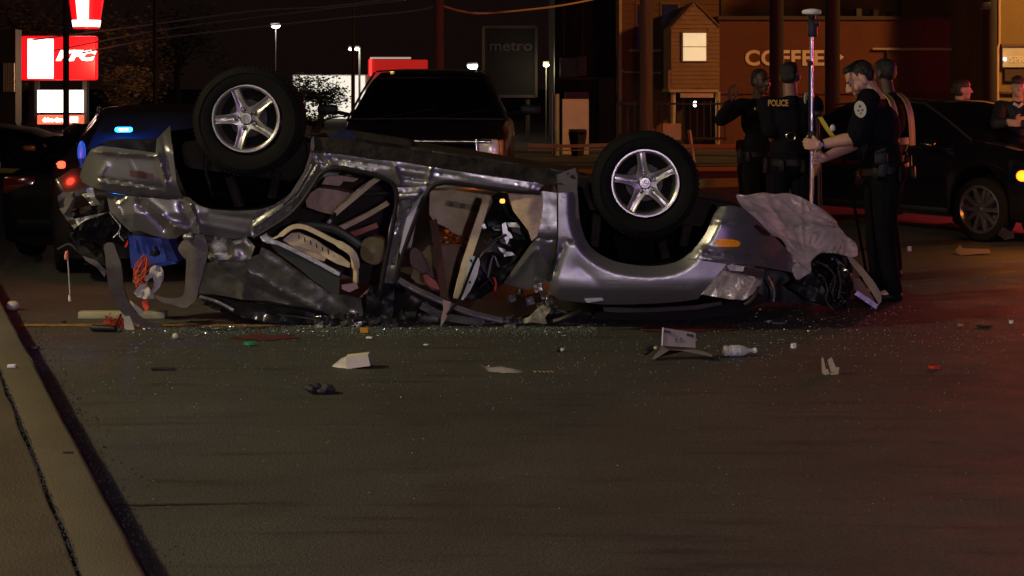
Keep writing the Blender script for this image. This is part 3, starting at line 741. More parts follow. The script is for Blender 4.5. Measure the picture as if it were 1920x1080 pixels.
# ================================================================ VEHICLES BEHIND THE WRECK
def car_wheel(parent, c, r, w, side, nsp, rim_m, steer=0.0, rr=0.70):
    """wheel as a part: tyre mesh with rim and spokes below it; axle along local y, outer face towards side"""
    R = Matrix.Rotation(steer, 3, 'Z')
    def tr(mb):
        mb.v = [Vector(c)+R@Vector((v.x, v.y*side, v.z)) for v in mb.v]; return mb
    mb = MB(); mb.lathe([(r*rr, 0.0), (r*0.93, 0.0), (r*0.985, -0.02), (r, -0.05), (r, -w+0.05), (r*0.985, -w+0.02), (r*0.9, -w), (r*rr, -w)], (0, 0, 0), 'Y', 32, closed=False)
    wh = tr(mb).build('wheel', m_rubber, parent, local=True)
    mb = MB(); mb.lathe([(r*rr*0.92, -0.02), (r*rr, 0.004), (r*rr+0.012, 0.002), (r*rr, -0.05), (r*rr*0.93, -w*0.8)], (0, 0, 0), 'Y', 32, closed=False)
    mb.lathe([(0.02, -w*0.5), (r*rr*0.9, -w*0.5)], (0, 0, 0), 'Y', 24, closed=False)
    tr(mb).build('rim', rim_m, wh, local=True)
    for i in range(nsp):
        a = 2*math.pi*i/nsp; e = Vector((math.cos(a), 0, math.sin(a))); q = Vector((-math.sin(a), 0, math.cos(a)))
        mb = MB(); pts = []
        for t, hw, dy in ((0.12, .022, -.02), (0.5, .018, -.012), (0.96, .02, -.008)):
            for s_ in (-1, 1): pts.append(e*(r*rr*t)+q*hw*s_+Vector((0, dy, 0)))
        b = [p+Vector((0, -0.03, 0)) for p in pts]
        mb.add(pts+b, [(0, 1, 3, 2), (2, 3, 5, 4), (0, 2, 8, 6), (2, 4, 10, 8), (1, 7, 9, 3), (3, 9, 11, 5)])
        tr(mb).build('spoke', rim_m, wh, local=True, smooth=20)
    mb = MB(); mb.lathe([(0.01, -0.008), (r*rr*0.13, -0.012), (r*rr*0.16, -0.03)], (0, 0, 0), 'Y', 16, closed=True); tr(mb).build('hub_cap', rim_m, wh, local=True)
    return wh

def interp(keys, x):
    """keys sorted by x; smooth interpolation of the rest"""
    if x <= keys[0][0]: return keys[0][1:]
    for a, b in zip(keys, keys[1:]):
        if x <= b[0]:
            t = (x-a[0])/(b[0]-a[0]); t = t*t*(3-2*t)*0.5+t*0.5
            return tuple(p+(q-p)*t for p, q in zip(a[1:], b[1:]))
    return keys[-1][1:]

def loft_body(root, keys, wheels, wr, zlow, paint, glass, ws, rw, side_wins, doors, zs=1.0):
    x0, x1 = keys[0][0], keys[-1][0]
    xs = sorted(set([round(x0+(x1-x0)*i/70, 4) for i in range(71)]+[k[0] for k in keys]+[v for p in side_wins+doors for v in p]+list(ws)+list(rw)))
    rings = []
    for x in xs:
        zsh, zt, wb, wsd, wt = interp(keys, x)
        zb = zlow
        for xc in wheels:
            dd = (wr+0.06)**2-(x-xc)**2
            if dd > 0: zb = max(zb, wr+math.sqrt(dd)-0.0)
        zb = min(zb, zsh-0.08)
        zt = max(zt, zsh+0.03)
        h = zt-zsh
        half = [(0.0, zb), (wb*0.86, zb), (wb, zb+min(0.05, (zsh-zb)*.3)), (wb*0.35+wsd*0.68, zb+(zsh-zb)*0.55), (wsd*1.0, zsh-0.06*(zsh-zb)), (wsd*0.985, zsh),
                (wsd*0.985+(wt-wsd*0.985)*0.10, zsh+h*0.08), (wt+0.02, zt-h*0.16), (wt*0.90, zt-h*0.03), (wt*0.5, zt+0.008*min(1, h*3)), (0.0, zt+0.014*min(1, h*3))]
        rings.append([(x, -y, z*zs) for (y, z) in half]+[(x, y, z*zs) for (y, z) in half[-2:0:-1]])
    n = len(rings[0]); H = 10
    groups = {}
    def put(g, q):
        groups.setdefault(g, []).append(q)
    for i in range(len(xs)-1):
        xm = (xs[i]+xs[i+1])/2
        for k in range(n):
            k2 = (k+1) % n; kk = k if k < H else n-1-k        # segment index on either side
            q = [rings[i][k], rings[i+1][k], rings[i+1][k2], rings[i][k2]]
            sd = 'r' if k < H else 'l'
            g = ('body', '')
            if kk == 6:
                for j, (a, b) in enumerate(side_wins):
                    if a < xm < b: g = ('side_window', sd+str(j))
            if kk in (8, 9) and ws[0] < xm < ws[1]: g = ('windshield', '')
            if kk in (8, 9) and rw[0] < xm < rw[1]: g = ('rear_window', '')
            if kk in (2, 3, 4):
                for j, (a, b) in enumerate(doors):
                    if a < xm < b: g = ('door', sd+str(j))
            put(g, q)
    for e, r_ in ((0, rings[0]), (1, rings[-1])):
        groups[('body', '')].append(r_ if e == 0 else r_[::-1])
    out = {}
    for g, qs in groups.items():
        mb = MB(); ix = {}; fs = []
        for q in qs:
            f = []
            for v in q:
                key = tuple(round(c, 5) for c in v)
                if key not in ix: ix[key] = len(ix); mb.v.append(Vector(v))
                if ix[key] not in f: f.append(ix[key])
            if len(f) > 2: mb.f.append(tuple(f))
        out[g] = mb.build(g[0], paint if g[0] in ('body', 'door') else glass, root, local=True, smooth=40)
    return out

SEDAN = [(-2.45, .74, .78, .72, .76, .60), (-2.36, .88, .98, .84, .86, .70), (-2.1, .94, 1.05, .88, .90, .72), (-1.62, .96, 1.09, .90, .92, .72), (-0.85, .96, 1.40, .90, .93, .58),
         (-0.2, .95, 1.46, .90, .93, .60), (0.42, .94, 1.43, .90, .93, .60), (1.22, .93, 1.03, .90, .92, .74), (1.8, .88, .96, .90, .90, .72), (2.25, .74, .82, .86, .86, .66), (2.45, .55, .62, .74, .74, .56)]
m_tail = mat('tail_lens', (0.05, 0.002, 0.002), 0.15, coat=0.5)
m_tail_on = mat('tail_lens_lit', (0.6, 0.02, 0.01), 0.3, emit=(1.0, 0.05, 0.02), estr=5)
m_head = mat('head_lamp_lens', (0.25, 0.25, 0.26), 0.1, 0.3, coat=0.5)
m_amber_on = mat('amber_lamp_lit', (0.8, 0.3, 0.02), 0.3, emit=(1.0, 0.20, 0.01), estr=3)
m_rimd = mat('dark_alloy', (0.16, 0.16, 0.16), 0.3, 0.8, var=0.15)
m_plate = mat('plate_white', (0.5, 0.5, 0.5), 0.5)
def sedan(name, label, cat, loc, rz, group=None, zs=1.0, steer=0.0, nsp=10, lit_tail=(False, False), amber=(False, False), paint=None, rear_glass=None):
    r = thing(name, label, cat, loc, group, rz)
    paint = paint or m_blackcar
    lo = loft_body(r, SEDAN, (-1.42, 1.42), 0.335, 0.22, paint, m_glassd, (0.5, 1.18), (-1.58, -0.88), [(-1.35, -0.62), (-0.56, 0.22), (0.28, 0.95)], [(-0.95, 0.02), (0.04, 1.02)], zs)
    if rear_glass: lo[('rear_window', '')].data.materials[0] = rear_glass
    for x in (-1.42, 1.42):
        for s in (-1, 1):
            car_wheel(r, (x, s*0.90, 0.335), 0.335, 0.22, s, nsp, m_rimd, steer if x > 0 else 0.0)
    for k, s in enumerate((-1, 1)):
        MB().bbox((-2.33, s*0.72, 0.86*zs), (0.16, 0.30, 0.16), 0.03).build('tail_light', m_tail_on if lit_tail[k] else m_tail, r, local=True)
        MB().bbox((2.20, s*0.68, 0.66*zs), (0.26, 0.30, 0.13), 0.04).build('headlight', m_head, r, local=True)
        MB().bbox((2.08, s*0.865, 0.66*zs), (0.22, 0.06, 0.09), 0.025).build('turn_signal', m_amber_on if amber[k] else mat('amber_lens', (0.5, 0.16, 0.01), 0.2, coat=0.4), r, local=True)
        mb = MB(); mb.ell((0.86, s*1.02, 0.99*zs), (0.08, 0.10, 0.07)); mb.tube([(0.9, s*0.9, 0.95*zs), (0.88, s*1.0, 0.97*zs)], 0.025, 6); mb.build('mirror', paint, r, local=True)
        for x in (-0.75, 0.22): MB().bbox((x, s*0.935, 0.80*zs), (0.19, 0.035, 0.028), 0.01).build('door_handle', m_chrome, r, local=True)
        MB().tube([(-1.45, s*0.90, 0.965*zs), (-0.2, s*0.925, 0.955*zs), (1.1, s*0.91, 0.945*zs)], 0.008, 5).build('window_trim', m_chrome, r, local=True)
        MB().tube([(-0.95, s*0.585, 1.385*zs), (-0.2, s*0.605, 1.445*zs), (0.42, s*0.605, 1.415*zs), (0.8, s*0.66, 1.235*zs), (1.18, s*0.735, 1.04*zs)], 0.012, 6).build('glint_trim', mat('dark_gloss_trim', (0.22, 0.2, 0.2), 0.3, 0.9), r, local=True)  # thin metal tube added so the roof line catches light
        MB().bbox((0.0, s*0.905, 0.30), (2.0, 0.03, 0.05), 0.01).build('sill_trim', m_blackp, r, local=True)
    MB().bbox((-2.46, 0, 0.62*zs), (0.02, 0.32, 0.16), 0.005).build('number_plate', m_plate, r, local=True)
    MB().bbox((-2.42, 0, 0.42*zs), (0.14, 1.5, 0.16), 0.05).build('rear_bumper', paint, r, local=True)
    MB().bbox((2.42, 0, 0.40*zs), (0.14, 1.4, 0.18), 0.05).build('front_bumper', m_blackp, r, local=True)
    return r
m_matt = mat('dull_black_paint', (0.003, 0.003, 0.004), 0.5, 0, spec=0.06)
m_gloss = mat('glossy_black_paint', (0.004, 0.004, 0.006), 0.16, 0, coat=0.9, spec=0.5)
# police car at left, seen from behind, blue lamp in its rear window
hd = math.radians(12); H_ = Vector((-math.sin(hd), math.cos(hd), 0)); rc = Vector((-2.85, 13.05, 0))
pc = sedan('police_car', 'black police car with a glowing blue lamp in its rear window', 'car', rc+H_*2.45, math.radians(90)+hd, zs=0.975, rear_glass=mat('dusty_tinted_glass', (0.016, 0.016, 0.020), 0.5, spec=0.2))
def loc_of(o, w):
    return Matrix.Rotation(-o.rotation_euler.z, 3, 'Z')@(Vector(w)-o.location)
m_blue_on = mat('blue_lamp_lit', (0.02, 0.2, 0.8), 0.3, emit=(0.01, 0.30, 1.0), estr=16)
m_blue_core = mat('blue_lamp_core', (0.2, 0.6, 0.9), 0.3, emit=(0.10, 0.75, 1.0), estr=26)
q = loc_of(pc, P(232, 243, 13.98))
lb = MB().bbox(q, (0.05, 0.15, 0.042), 0.02).build('blue_lamp', m_blue_on, pc, local=True)
MB().bbox(q+Vector((-0.012, 0, 0)), (0.05, 0.09, 0.024), 0.011).build('lamp_core', m_blue_core, lb, local=True)
m_shelf = mat('parcel_shelf', (0.045, 0.045, 0.055), 0.8, spec=0.1)
light('POINT', 'blue_lamp_light', P(232, 244, 13.87), 14, (0.0, 0.10, 1.0), 0.03)
q2 = loc_of(pc, P(153, 285, 13.25))
MB().ell(q2, (0.02, 0.035, 0.095)).build('side_blue_glow', mat('blue_oval_glow', (0.02, 0.08, 0.6), 0.3, emit=(0.015, 0.10, 0.75), estr=0.55), pc, local=True)  # small glowing blue oval at the quarter glass
for ch in list(pc.children):
    if ch.name.startswith('tail_light') and sum(v.co.y for v in ch.data.vertices) > 0: bpy.data.objects.remove(ch)
q3 = loc_of(pc, P(115, 309, 12.98))
MB().bbox(q3, (0.05, 0.065, 0.06), 0.02).build('brake_light', m_tail_on, pc, local=True)
light('POINT', 'brake_light_glow', P(114, 312, 12.80), 7, (1.0, 0.04, 0.02), 0.04)
sedan('dark_coupe', 'low black car mostly hidden beyond the police car at left', 'car', Vector((-3.95, 16.8, 0)), math.radians(96), zs=0.84, paint=m_matt)
sedan('parked_car', 'black car parked behind the yellow tape at the far left edge', 'car', Vector((-9.6, 25.5, 0)), math.radians(3), zs=0.95, paint=m_matt)
# black sedan at right
th = math.radians(-57)
fw = Vector((4.80, 16.45, 0)); off = Matrix.Rotation(th, 3, 'Z')@Vector((1.42, -0.90, 0))
rs = sedan('black_sedan', 'black sedan behind the officers with red glints and amber signal', 'car', fw-off, th, amber=(True, False), steer=math.radians(4), paint=m_gloss)
MB().ell(loc_of(rs, P(1917, 330, 15.55)), (0.06, 0.06, 0.055)).build('signal_bulb', m_amber_on, rs, local=True)
light('POINT', 'amber_signal_light', P(1928, 335, 15.2), 22, (1.0, 0.30, 0.03), 0.05)
# police cruiser standing on the right, outside the picture, its light bar flashing red and blue
oc = sedan('unseen_cruiser', 'police cruiser with a red and blue light bar', 'car', Vector((10.4, 15.0, 0)), math.radians(100))
for k, (yo, c_, e_) in enumerate(((-0.42, (1, 0.03, 0.02), 14), (0.42, (0.05, 0.08, 1), 14))):
    MB().bbox((-0.1, yo, 1.55), (0.26, 0.6, 0.11), 0.03).build('light_bar', mat('bar_%s' % ('red' if k == 0 else 'blue'), c_, 0.3, emit=c_, estr=e_), oc, local=True)
light('POINT', 'red_bar_light', Vector((8.8, 16.2, 1.4)), 330, (1.0, 0.15, 0.03), 0.10)
light('POINT', 'unseen_front_light', Vector((0.9, -3.0, 1.95)), 950, (0.92, 0.78, 0.84), 0.10)  # pale fill added near the camera axis to brighten the wreck and its interior
light('POINT', 'unseen_front_light', Vector((5.2, -3.6, 1.75)), 420, (0.50, 0.14, 1.0), 0.08)  # violet light added at right for highlights on the paint, no bar here
oc2 = sedan('unseen_cruiser', 'unseen police cruiser added behind the camera with a violet light bar', 'car', Vector((0.9, -5.1, 0)), math.radians(88))  # unseen cruiser added to go with the front lights
for k, yo in enumerate((-0.42, 0.42)): MB().bbox((-0.1, yo, 1.55), (0.26, 0.6, 0.11), 0.03).build('light_bar', mat('bar_violet', (0.3, 0.1, 1), 0.3, emit=(0.45, 0.12, 1.0), estr=14), oc2, local=True)
oc3 = sedan('unseen_cruiser', 'police cruiser with a red light bar beyond the black sedan', 'car', Vector((9.6, 23.0, 0)), math.radians(170))
for k, yo in enumerate((-0.42, 0.42)): MB().bbox((-0.1, yo, 1.55), (0.26, 0.6, 0.11), 0.03).build('light_bar', mat('bar_red'), oc3, local=True)
light('POINT', 'red_bar_light', Vector((8.6, 21.2, 2.1)), 700, (1.0, 0.05, 0.02), 0.35)
light('POINT', 'violet_rim_light', Vector((9.0, 18.6, 2.2)), 80, (0.45, 0.12, 1.0), 0.15)
light('POINT', 'red_lights_beyond', Vector((0.6, 13.6, 0.55)), 12, (1.0, 0.22, 0.03), 0.10)

# pickup truck facing the camera
PICK = [(-2.75, 1.12, 1.16, .90, .94, .84), (-1.38, 1.12, 1.16, .92, .97, .86), (-1.33, 1.12, 1.20, .92, .97, .86), (-1.2, 1.14, 1.72, .92, .97, .66), (-0.9, 1.14, 1.78, .92, .97, .66), (0.28, 1.14, 1.78, .92, .97, .69), (0.40, 1.13, 1.75, .92, .97, .70),
        (1.12, 1.10, 1.21, .92, .97, .90), (1.3, 1.08, 1.16, .92, .97, .88), (2.45, 1.0, 1.07, .92, .95, .82), (2.7, .92, 1.0, .90, .93, .80), (2.76, .80, .90, .88, .90, .78)]
tk = thing('pickup_truck', 'black pickup truck facing the camera behind the wreck', 'truck', (0, 0, 0))
rzt = math.radians(-91); fp = Vector((-1.02, 17.0, 0))
tk.rotation_euler.z = rzt; tk.location = fp-Matrix.Rotation(rzt, 3, 'Z')@Vector((2.75, 0, 0))
loft_body(tk, PICK, (-1.8, 1.85), 0.39, 0.38, m_blackcar, m_glassd, (0.42, 1.10), (-1.32, -1.22), [(-1.05, -0.3), (-0.25, 0.35)], [(-1.2, -0.28), (-0.26, 0.95)])
for x in (-1.8, 1.85):
    for s in (-1, 1): car_wheel(tk, (x, s*0.96, 0.39), 0.39, 0.25, s, 6, m_rimd, rr=0.62)
gr = MB().bbox((2.77, 0, 0.80), (0.06, 1.25, 0.30), 0.03).build('grille', m_blackp, tk, local=True)
MB().tube([(2.80, -0.8, 1.015), (2.82, 0, 1.02), (2.80, 0.8, 1.015)], 0.022, 12).build('chrome_bar', m_chrome, gr, local=True)
MB().tube([(2.80, -0.65, 0.72), (2.82, 0, 0.72), (2.80, 0.65, 0.72)], 0.018, 12).build('chrome_bar', m_chrome, gr, local=True)
for i in range(4): MB().bbox((2.795, 0, 0.73+i*0.055), (0.03, 1.2, 0.018), 0.006).build('grille_slat', m_steel, gr, local=True)
for s in (-1, 1):
    h = MB().bbox((2.72, s*0.77, 0.91), (0.16, 0.22, 0.26), 0.03).build('headlight', mat('truck_lamp_lens', (0.85, 0.80, 0.75), 0.2, 0.1, coat=0.6), tk, local=True)
    MB().bbox((2.68, s*0.90, 0.91), (0.16, 0.06, 0.25), 0.02).build('turn_signal', mat('amber_lens'), h, local=True)
    MB().bbox((2.80, s*0.645, 0.91), (0.05, 0.03, 0.27), 0.01).build('chrome_trim', m_chrome, h, local=True)
    f = MB().ell((2.80, s*0.72, 0.60), (0.03, 0.07, 0.07)).build('fog_lamp', m_head, tk, local=True)
    mb = MB(); mb.bbox((0.80, s*1.20, 1.32), (0.09, 0.24, 0.12), 0.035); mb.tube([(0.85, s*0.93, 1.26), (0.82, s*1.12, 1.30)], 0.025, 6); mb.build('mirror', m_blackp, tk, local=True)
    MB().bbox((-0.15, s*0.985, 0.98), (0.2, 0.03, 0.03), 0.01).build('door_handle', m_chrome, tk, local=True)
MB().bbox((2.80, 0, 0.52), (0.16, 1.86, 0.16), 0.05).build('front_bumper', m_chrome, tk, local=True)
MB().bbox((-2.80, 0, 0.55), (0.12, 1.8, 0.14), 0.05).build('rear_bumper', m_chrome, tk, local=True)
mb = MB(); mb.bbox((2.80, 0.25, 0.55), (0.02, 0.3, 0.15), 0.004); mb.build('number_plate', m_plate, tk, local=True)
for (px, w) in ((735, 0.05), (806, 0.16), (842, 0.08)):
    MB().bbox(loc_of(tk, P(px, 133.6, 19.5)), (0.05, w, 0.02), 0.008).build('gold_glint', mat('gold_glint_face', (0.8, 0.5, 0.1), 0.3, emit=(1.0, 0.62, 0.12), estr=3.0), tk, local=True)  # glowing slips put in for gold reflections along the roof edge

m_edge = mat('glint_metal', (0.30, 0.25, 0.22), 0.28, 0.9)  # bright metal for trim added so roof edge and pillars catch light
MB().tube([(0.43, -0.66, 1.775), (0.46, -0.3, 1.795), (0.46, 0.3, 1.795), (0.43, 0.66, 1.775)], 0.011, 8).build('glint_trim', m_edge, tk, local=True)
for s in (-1, 1): MB().tube([(0.43, s*0.68, 1.76), (0.75, s*0.80, 1.52), (1.12, s*0.93, 1.20)], 0.014, 8).build('pillar_trim', m_edge, tk, local=True)
MB().tube([(1.16, -0.9, 1.215), (1.22, 0, 1.225), (1.16, 0.9, 1.215)], 0.010, 8).build('cowl_trim', m_steel, tk, local=True)
for (a, b) in (((1.12, -0.6, 1.23), (0.98, 0.1, 1.33)), ((1.12, 0.1, 1.23), (0.98, 0.75, 1.33))): MB().tube([a, b], 0.009, 6).build('wiper', m_seal, tk, local=True)
mb = MB(); mb.ell((0.55, -0.35, 1.5), (0.02, 0.13, 0.035)); mb.build('rear_view_mirror', m_grey, tk, local=True)
# ================================================================ THE OVERTURNED CAR
D0 = 10.5
m_well = mat('black_well_lining', (0.004, 0.004, 0.0045), 0.95, 0, spec=0.04, var=0.3, vscale=12, bump=0.3, bscale=40)
suv = thing('overturned_suv', 'crushed silver SUV lying upside down with its wheels in the air', 'car', (0.2, 11.3, 0))
def side(px, py):                       # flank of the upturned body: leans away towards the crushed roof
    return D0+0.02+max(0.0, py-440)/170*0.34
def part(name, poly, dep, m, parent=suv, **k):
    return sheet(poly, dep, **k).build(name, m, parent, smooth=k.pop('smooth', 40) if 'smooth' in k else 42)
def px_tube(name, pts, r, m, parent=suv, d=None, n=8, sm=True):
    q = smooth_line([tuple(P(p[0], p[1], p[2] if len(p) > 2 else d)) for p in pts], False, 5) if sm else [P(p[0], p[1], p[2] if len(p) > 2 else d) for p in pts]
    return MB().tube(q, r, n).build(name, m, parent)
def px_strip(name, pts, w, th, m, parent=suv, wdir=(0, 0, 1)):
    q = smooth_line([tuple(P(*p)) for p in pts], False, 5)
    return MB().strip(q, w, th, wdir).build(name, m, parent)

# --- wheels
def alloy_wheel(cx, cy, rim_px, tcx, tcy, tyre_px, a0, d):
    s = d/F; R = rim_px*s; T = tyre_px*s; c = P(cx, cy, d); ct = P(tcx, tcy, d)
    # barrel and outer ring
    mb = MB()
    mb.lathe([(R*0.885, 0.022), (R*0.90, 0.004), (R*0.945, -0.004), (R*0.985, -0.004), (R*1.0, 0.006), (R*1.0, 0.03)], c, 'Y', 56, closed=False)
    mb.lathe([(R*0.885, 0.022), (R*0.86, 0.06), (R*0.85, 0.20)], c, 'Y', 56, closed=False)
    wh = mb.build('wheel', m_alloy, suv)
    mb = MB(); mb.lathe([(0.02, 0.135), (R*0.845, 0.135)], c, 'Y', 40, closed=False); mb.build('brake_shield', mat('brake_dark', (0.010, 0.009, 0.009), 0.8, 0.0, spec=0.1, var=0.5), wh)
    mb = MB(); mb.lathe([(0.03, 0.10), (R*0.55, 0.10), (R*0.58, 0.11), (R*0.58, 0.13)], c, 'Y', 40, closed=False); mb.build('brake_disc', mat('brake_disc_grey', (0.035, 0.034, 0.035), 0.5, 0.5, var=0.3, vscale=30), wh)
    # tyre: shoulder, tread grooves; stands deeper than the rim
    w = 0.235
    prof = [(R*1.0, 0.012), (R*1.04, -0.002), (R*1.12, -0.012), (T*0.80, -0.016), (T*0.86, -0.016), (T*0.875, -0.019), (T*0.89, -0.015), (T*0.945, -0.004), (T*0.98, 0.014), (T, 0.035)]
    for g in range(4):
        y0 = 0.05+g*0.045; prof += [(T*1.002, y0), (T*0.972, y0+0.006), (T*0.972, y0+0.012), (T*1.002, y0+0.018)]
    prof += [(T, w-0.04), (T*0.97, w-0.015), (T*0.9, w), (R*1.02, w-0.01)]
    mb = MB(); mb.lathe(prof, ct, 'Y', 72, closed=False)
    for k in range(72):      # shoulder blocks
        a = 2*math.pi*k/72; e = Vector((math.cos(a), 0, math.sin(a))); R_ = Matrix.Rotation(-a, 3, 'Y')
        mb.box(ct+e*(T*0.992)+Vector((0, 0.034, 0)), (0.016, 0.03, 0.020), R=R_)
    mb.build('tyre', m_rubber, wh, smooth=28)
    ring = MB(); ring.lathe([(T*0.862, -0.0175), (T*0.868, -0.0205), (T*0.874, -0.0175)], ct, 'Y', 72, closed=False); ring.build('sidewall_rib', m_rubber, wh)
    # five grooved spokes
    for k in range(5):
        a = math.radians(a0+72*k); e = Vector((math.cos(a), 0, math.sin(a))); q = Vector((-math.sin(a), 0, math.cos(a)))
        rows = [(0.16, .34, .030), (0.26, .245, .026), (0.36, .185, .020), (0.50, .150, .012), (0.66, .135, .005), (0.82, .135, .002), (0.93, .155, .004)]
        prf = [(-1.0, .045), (-0.97, .012), (-0.80, 0.0), (-0.45, .003), (-0.22, .016), (0.22, .016), (0.45, .003), (0.80, 0.0), (0.97, .012), (1.0, .045)]
        vs = []; fs = []
        for (t, hw, dy) in rows:
            gr = min(1.0, max(0.15, (t-0.2)/0.3))
            for (u, v) in prf:
                vv = v if abs(u) > 0.5 else v*gr
                vs.append(c+e*(R*t)+q*(R*hw*u)+Vector((0, dy+vv-0.002, 0)))
        m_ = len(prf)
        for i in range(len(rows)-1):
            for j in range(m_-1): a_ = i*m_+j; fs.append((a_, a_+1, a_+m_+1, a_+m_))
        MB().add(vs, fs).build('spoke', m_alloy, wh, smooth=50)
        # nut in its dark pocket at the root of the spoke
        nc = c+e*(R*0.27)
        MB().lathe([(R*0.085, 0.026), (R*0.082, 0.020), (R*0.066, 0.020), (R*0.06, 0.034)], nc, 'Y', 18, closed=False).build('nut_pocket', mat('pocket_dark', (0.03, 0.028, 0.028), 0.5), wh)
        MB().lathe([(0.001, 0.008), (R*0.035, 0.009), (R*0.052, 0.014), (R*0.056, 0.035)], nc, 'Y', 6, closed=False).build('lug_nut', mat('nut_steel', (0.20, 0.19, 0.19), 0.3, 0.9), wh, smooth=25)
    MB().lathe([(0.001, 0.012), (R*0.05, 0.0115), (R*0.15, 0.013), (R*0.165, 0.017), (R*0.19, 0.026), (R*0.2, 0.04)], c, 'Y', 32, closed=False).build('centre_cap', m_alloy, wh)
    # emblem: slim calliper-like A in a ring
    mb = MB(); k = R*0.075
    for s_ in (-1, 1): mb.tube([c+Vector((s_*k*0.75, 0.010, -k)), c+Vector((s_*k*0.62, 0.009, -k*.1)), c+Vector((s_*k*0.10, 0.009, k))], 0.0016, 5)
    mb.tube([c+Vector((-k*.6, 0.009, -k*.1)), c+Vector((k*.6, 0.009, -k*.1))], 0.0014, 5)
    mb.tube([c+Vector((k*1.25*math.cos(a), 0.011, k*1.25*math.sin(a))) for a in [i*math.pi/10 for i in range(21)]], 0.0014, 5)
    mb.build('emblem', mat('emblem_dark', (0.16, 0.155, 0.16), 0.35, 0.8), wh)
    return wh
alloy_wheel(461, 222, 64.5, 464, 227, 103.5, 111, D0-0.02)
alloy_wheel(1210, 343.5, 64.5, 1211, 346, 100, 98, D0-0.02)
for (cx, cy) in ((464, 240), (1211, 356)):
    MB().tube([P(cx, cy, D0)+Vector((0, 0.14, 0)), P(cx, cy+20, D0)+Vector((0, 1.5, 0))], 0.05, 8).build('axle', m_dark, suv)

# --- underbody (now on top), wheel wells
def under(name, poly, y0, y1, m, n=1):
    a = [P(p[0], p[1], D0)+Vector((0, y0, 0)) for p in poly]
    mb = MB(); mb.prism(a, (0, 0, 0), (0, y1-y0, 0)); return mb.build(name, m, suv, smooth=30)
under('floor_pan', [(575, 268), (640, 270), (700, 278), (800, 290), (900, 306), (1040, 330), (1100, 340), (1098, 352), (1000, 345), (900, 326), (760, 306), (640, 292), (575, 290)], 0.03, 1.70, m_dark)
under('rear_floor', [(300, 300), (330, 268), (560, 262), (585, 290), (560, 330), (530, 345), (420, 330), (340, 320)], 0.30, 1.5, m_dark)
under('front_subframe', [(1090, 345), (1150, 352), (1290, 372), (1400, 392), (1440, 430), (1400, 445), (1250, 420), (1110, 400)], 0.28, 1.5, m_dark)
r = random.Random(11)
for i in range(26):      # ribs, pipes and flanges along the grimy floor
    x = r.uniform(595, 1080); y = 262+(x-590)*0.148+r.uniform(-10, 10); L = r.uniform(40, 160)
    dd = D0+r.uniform(0.1, 0.6)
    MB().tube([P(x, y, dd), P(x+L*.5, y+L*.075+r.uniform(-2, 2), dd+r.uniform(-.05, .05)), P(x+L, y+L*.15, dd)], r.uniform(.008, .028), 7).build('floor_pipe', r.choice([m_dark, m_steel, m_dark]), suv)
px_tube('exhaust_pipe', [(560, 258, 11.0), (700, 276, 11.0), (840, 292, 11.0), (1000, 322, 11.05), (1120, 345, 11.1)], 0.035, m_steel)
MB().cap(P(640, 268, 11.3), 0.10, P(760, 286, 11.3), 0.10).build('muffler', m_dark, suv)
part('sill_flange', [(586, 257), (640, 258), (700, 272), (800, 284), (900, 298), (1035, 321), (1083, 326), (1080, 346), (1020, 346), (900, 325), (800, 309), (700, 296), (640, 287), (584, 283)], lambda x, y: D0+0.015, m_dark, th=0.03, noise=0.02, nscale=0.05, seed=4)
part('grey_flap', [(1044, 328), (1068, 318), (1079, 315), (1083, 330), (1082, 360), (1046, 366)], D0+0.01, m_grey, th=0.006)
part('grey_flap', [(1068, 360), (1083, 358), (1086, 412), (1070, 405)], D0-0.005, m_grey, th=0.006)
part('blue_rag', [(618, 258), (628, 248), (645, 243), (662, 248), (668, 262), (650, 268), (630, 266)], lambda x, y: D0+0.25, mat('blue_cloth', (0.035, 0.045, 0.10), 0.9, var=0.4), th=0.05, noise=0.05, nscale=0.1)
def arch_liner(name, pts, d0, d1, m):
    vs = []; fs = []; n = len(pts)
    for dd in (d0, (d0+d1)/2, d1):
        for p in pts: vs.append(P(p[0], p[1], D0)+Vector((0, dd, 0)))
    for j in range(2):
        for i in range(n-1): a = j*n+i; fs.append((a, a+1, a+n+1, a+n))
    b = len(vs); fs.append(tuple(2*n+i for i in range(n)))
    return MB().add(vs, fs).build(name, m, suv, smooth=40)
rear_arch = smooth_line([(318, 246), (324, 290), (336, 335), (352, 368), (375, 386), (398, 392), (440, 395), (480, 393), (512, 384), (546, 360), (570, 322), (583, 284), (587, 262)], False, 3)
front_arch = smooth_line([(1086, 345), (1086, 400), (1092, 432), (1103, 457), (1122, 475), (1150, 489), (1182, 496), (1216, 499), (1250, 496), (1275, 488), (1296, 472), (1314, 452), (1328, 428), (1338, 404), (1346, 388)], False, 3)
arch_liner('wheel_well', rear_arch, 0.02, 0.75, m_well)
arch_liner('wheel_well', front_arch, 0.02, 0.75, m_well)
for (x, y, dx, dy) in ((430, 330, 20, 60), (520, 320, -10, 50), (1240, 450, 10, 38), (1120, 400, -6, 60), (1290, 420, -8, 40)):
    MB().tube([P(x, y, D0+0.3), P(x+dx, y+dy, D0+0.34)], 0.035, 8).build('strut', m_dark, suv)
part('splash_shield', [(1150, 440), (1225, 448), (1230, 495), (1160, 490)], D0+0.22, m_well, th=0.01, noise=0.02)
px_tube('brake_hose', [(395, 250, 10.75), (385, 310, 10.72), (392, 345, 10.7), (400, 370, 10.75)], 0.012, m_seal)

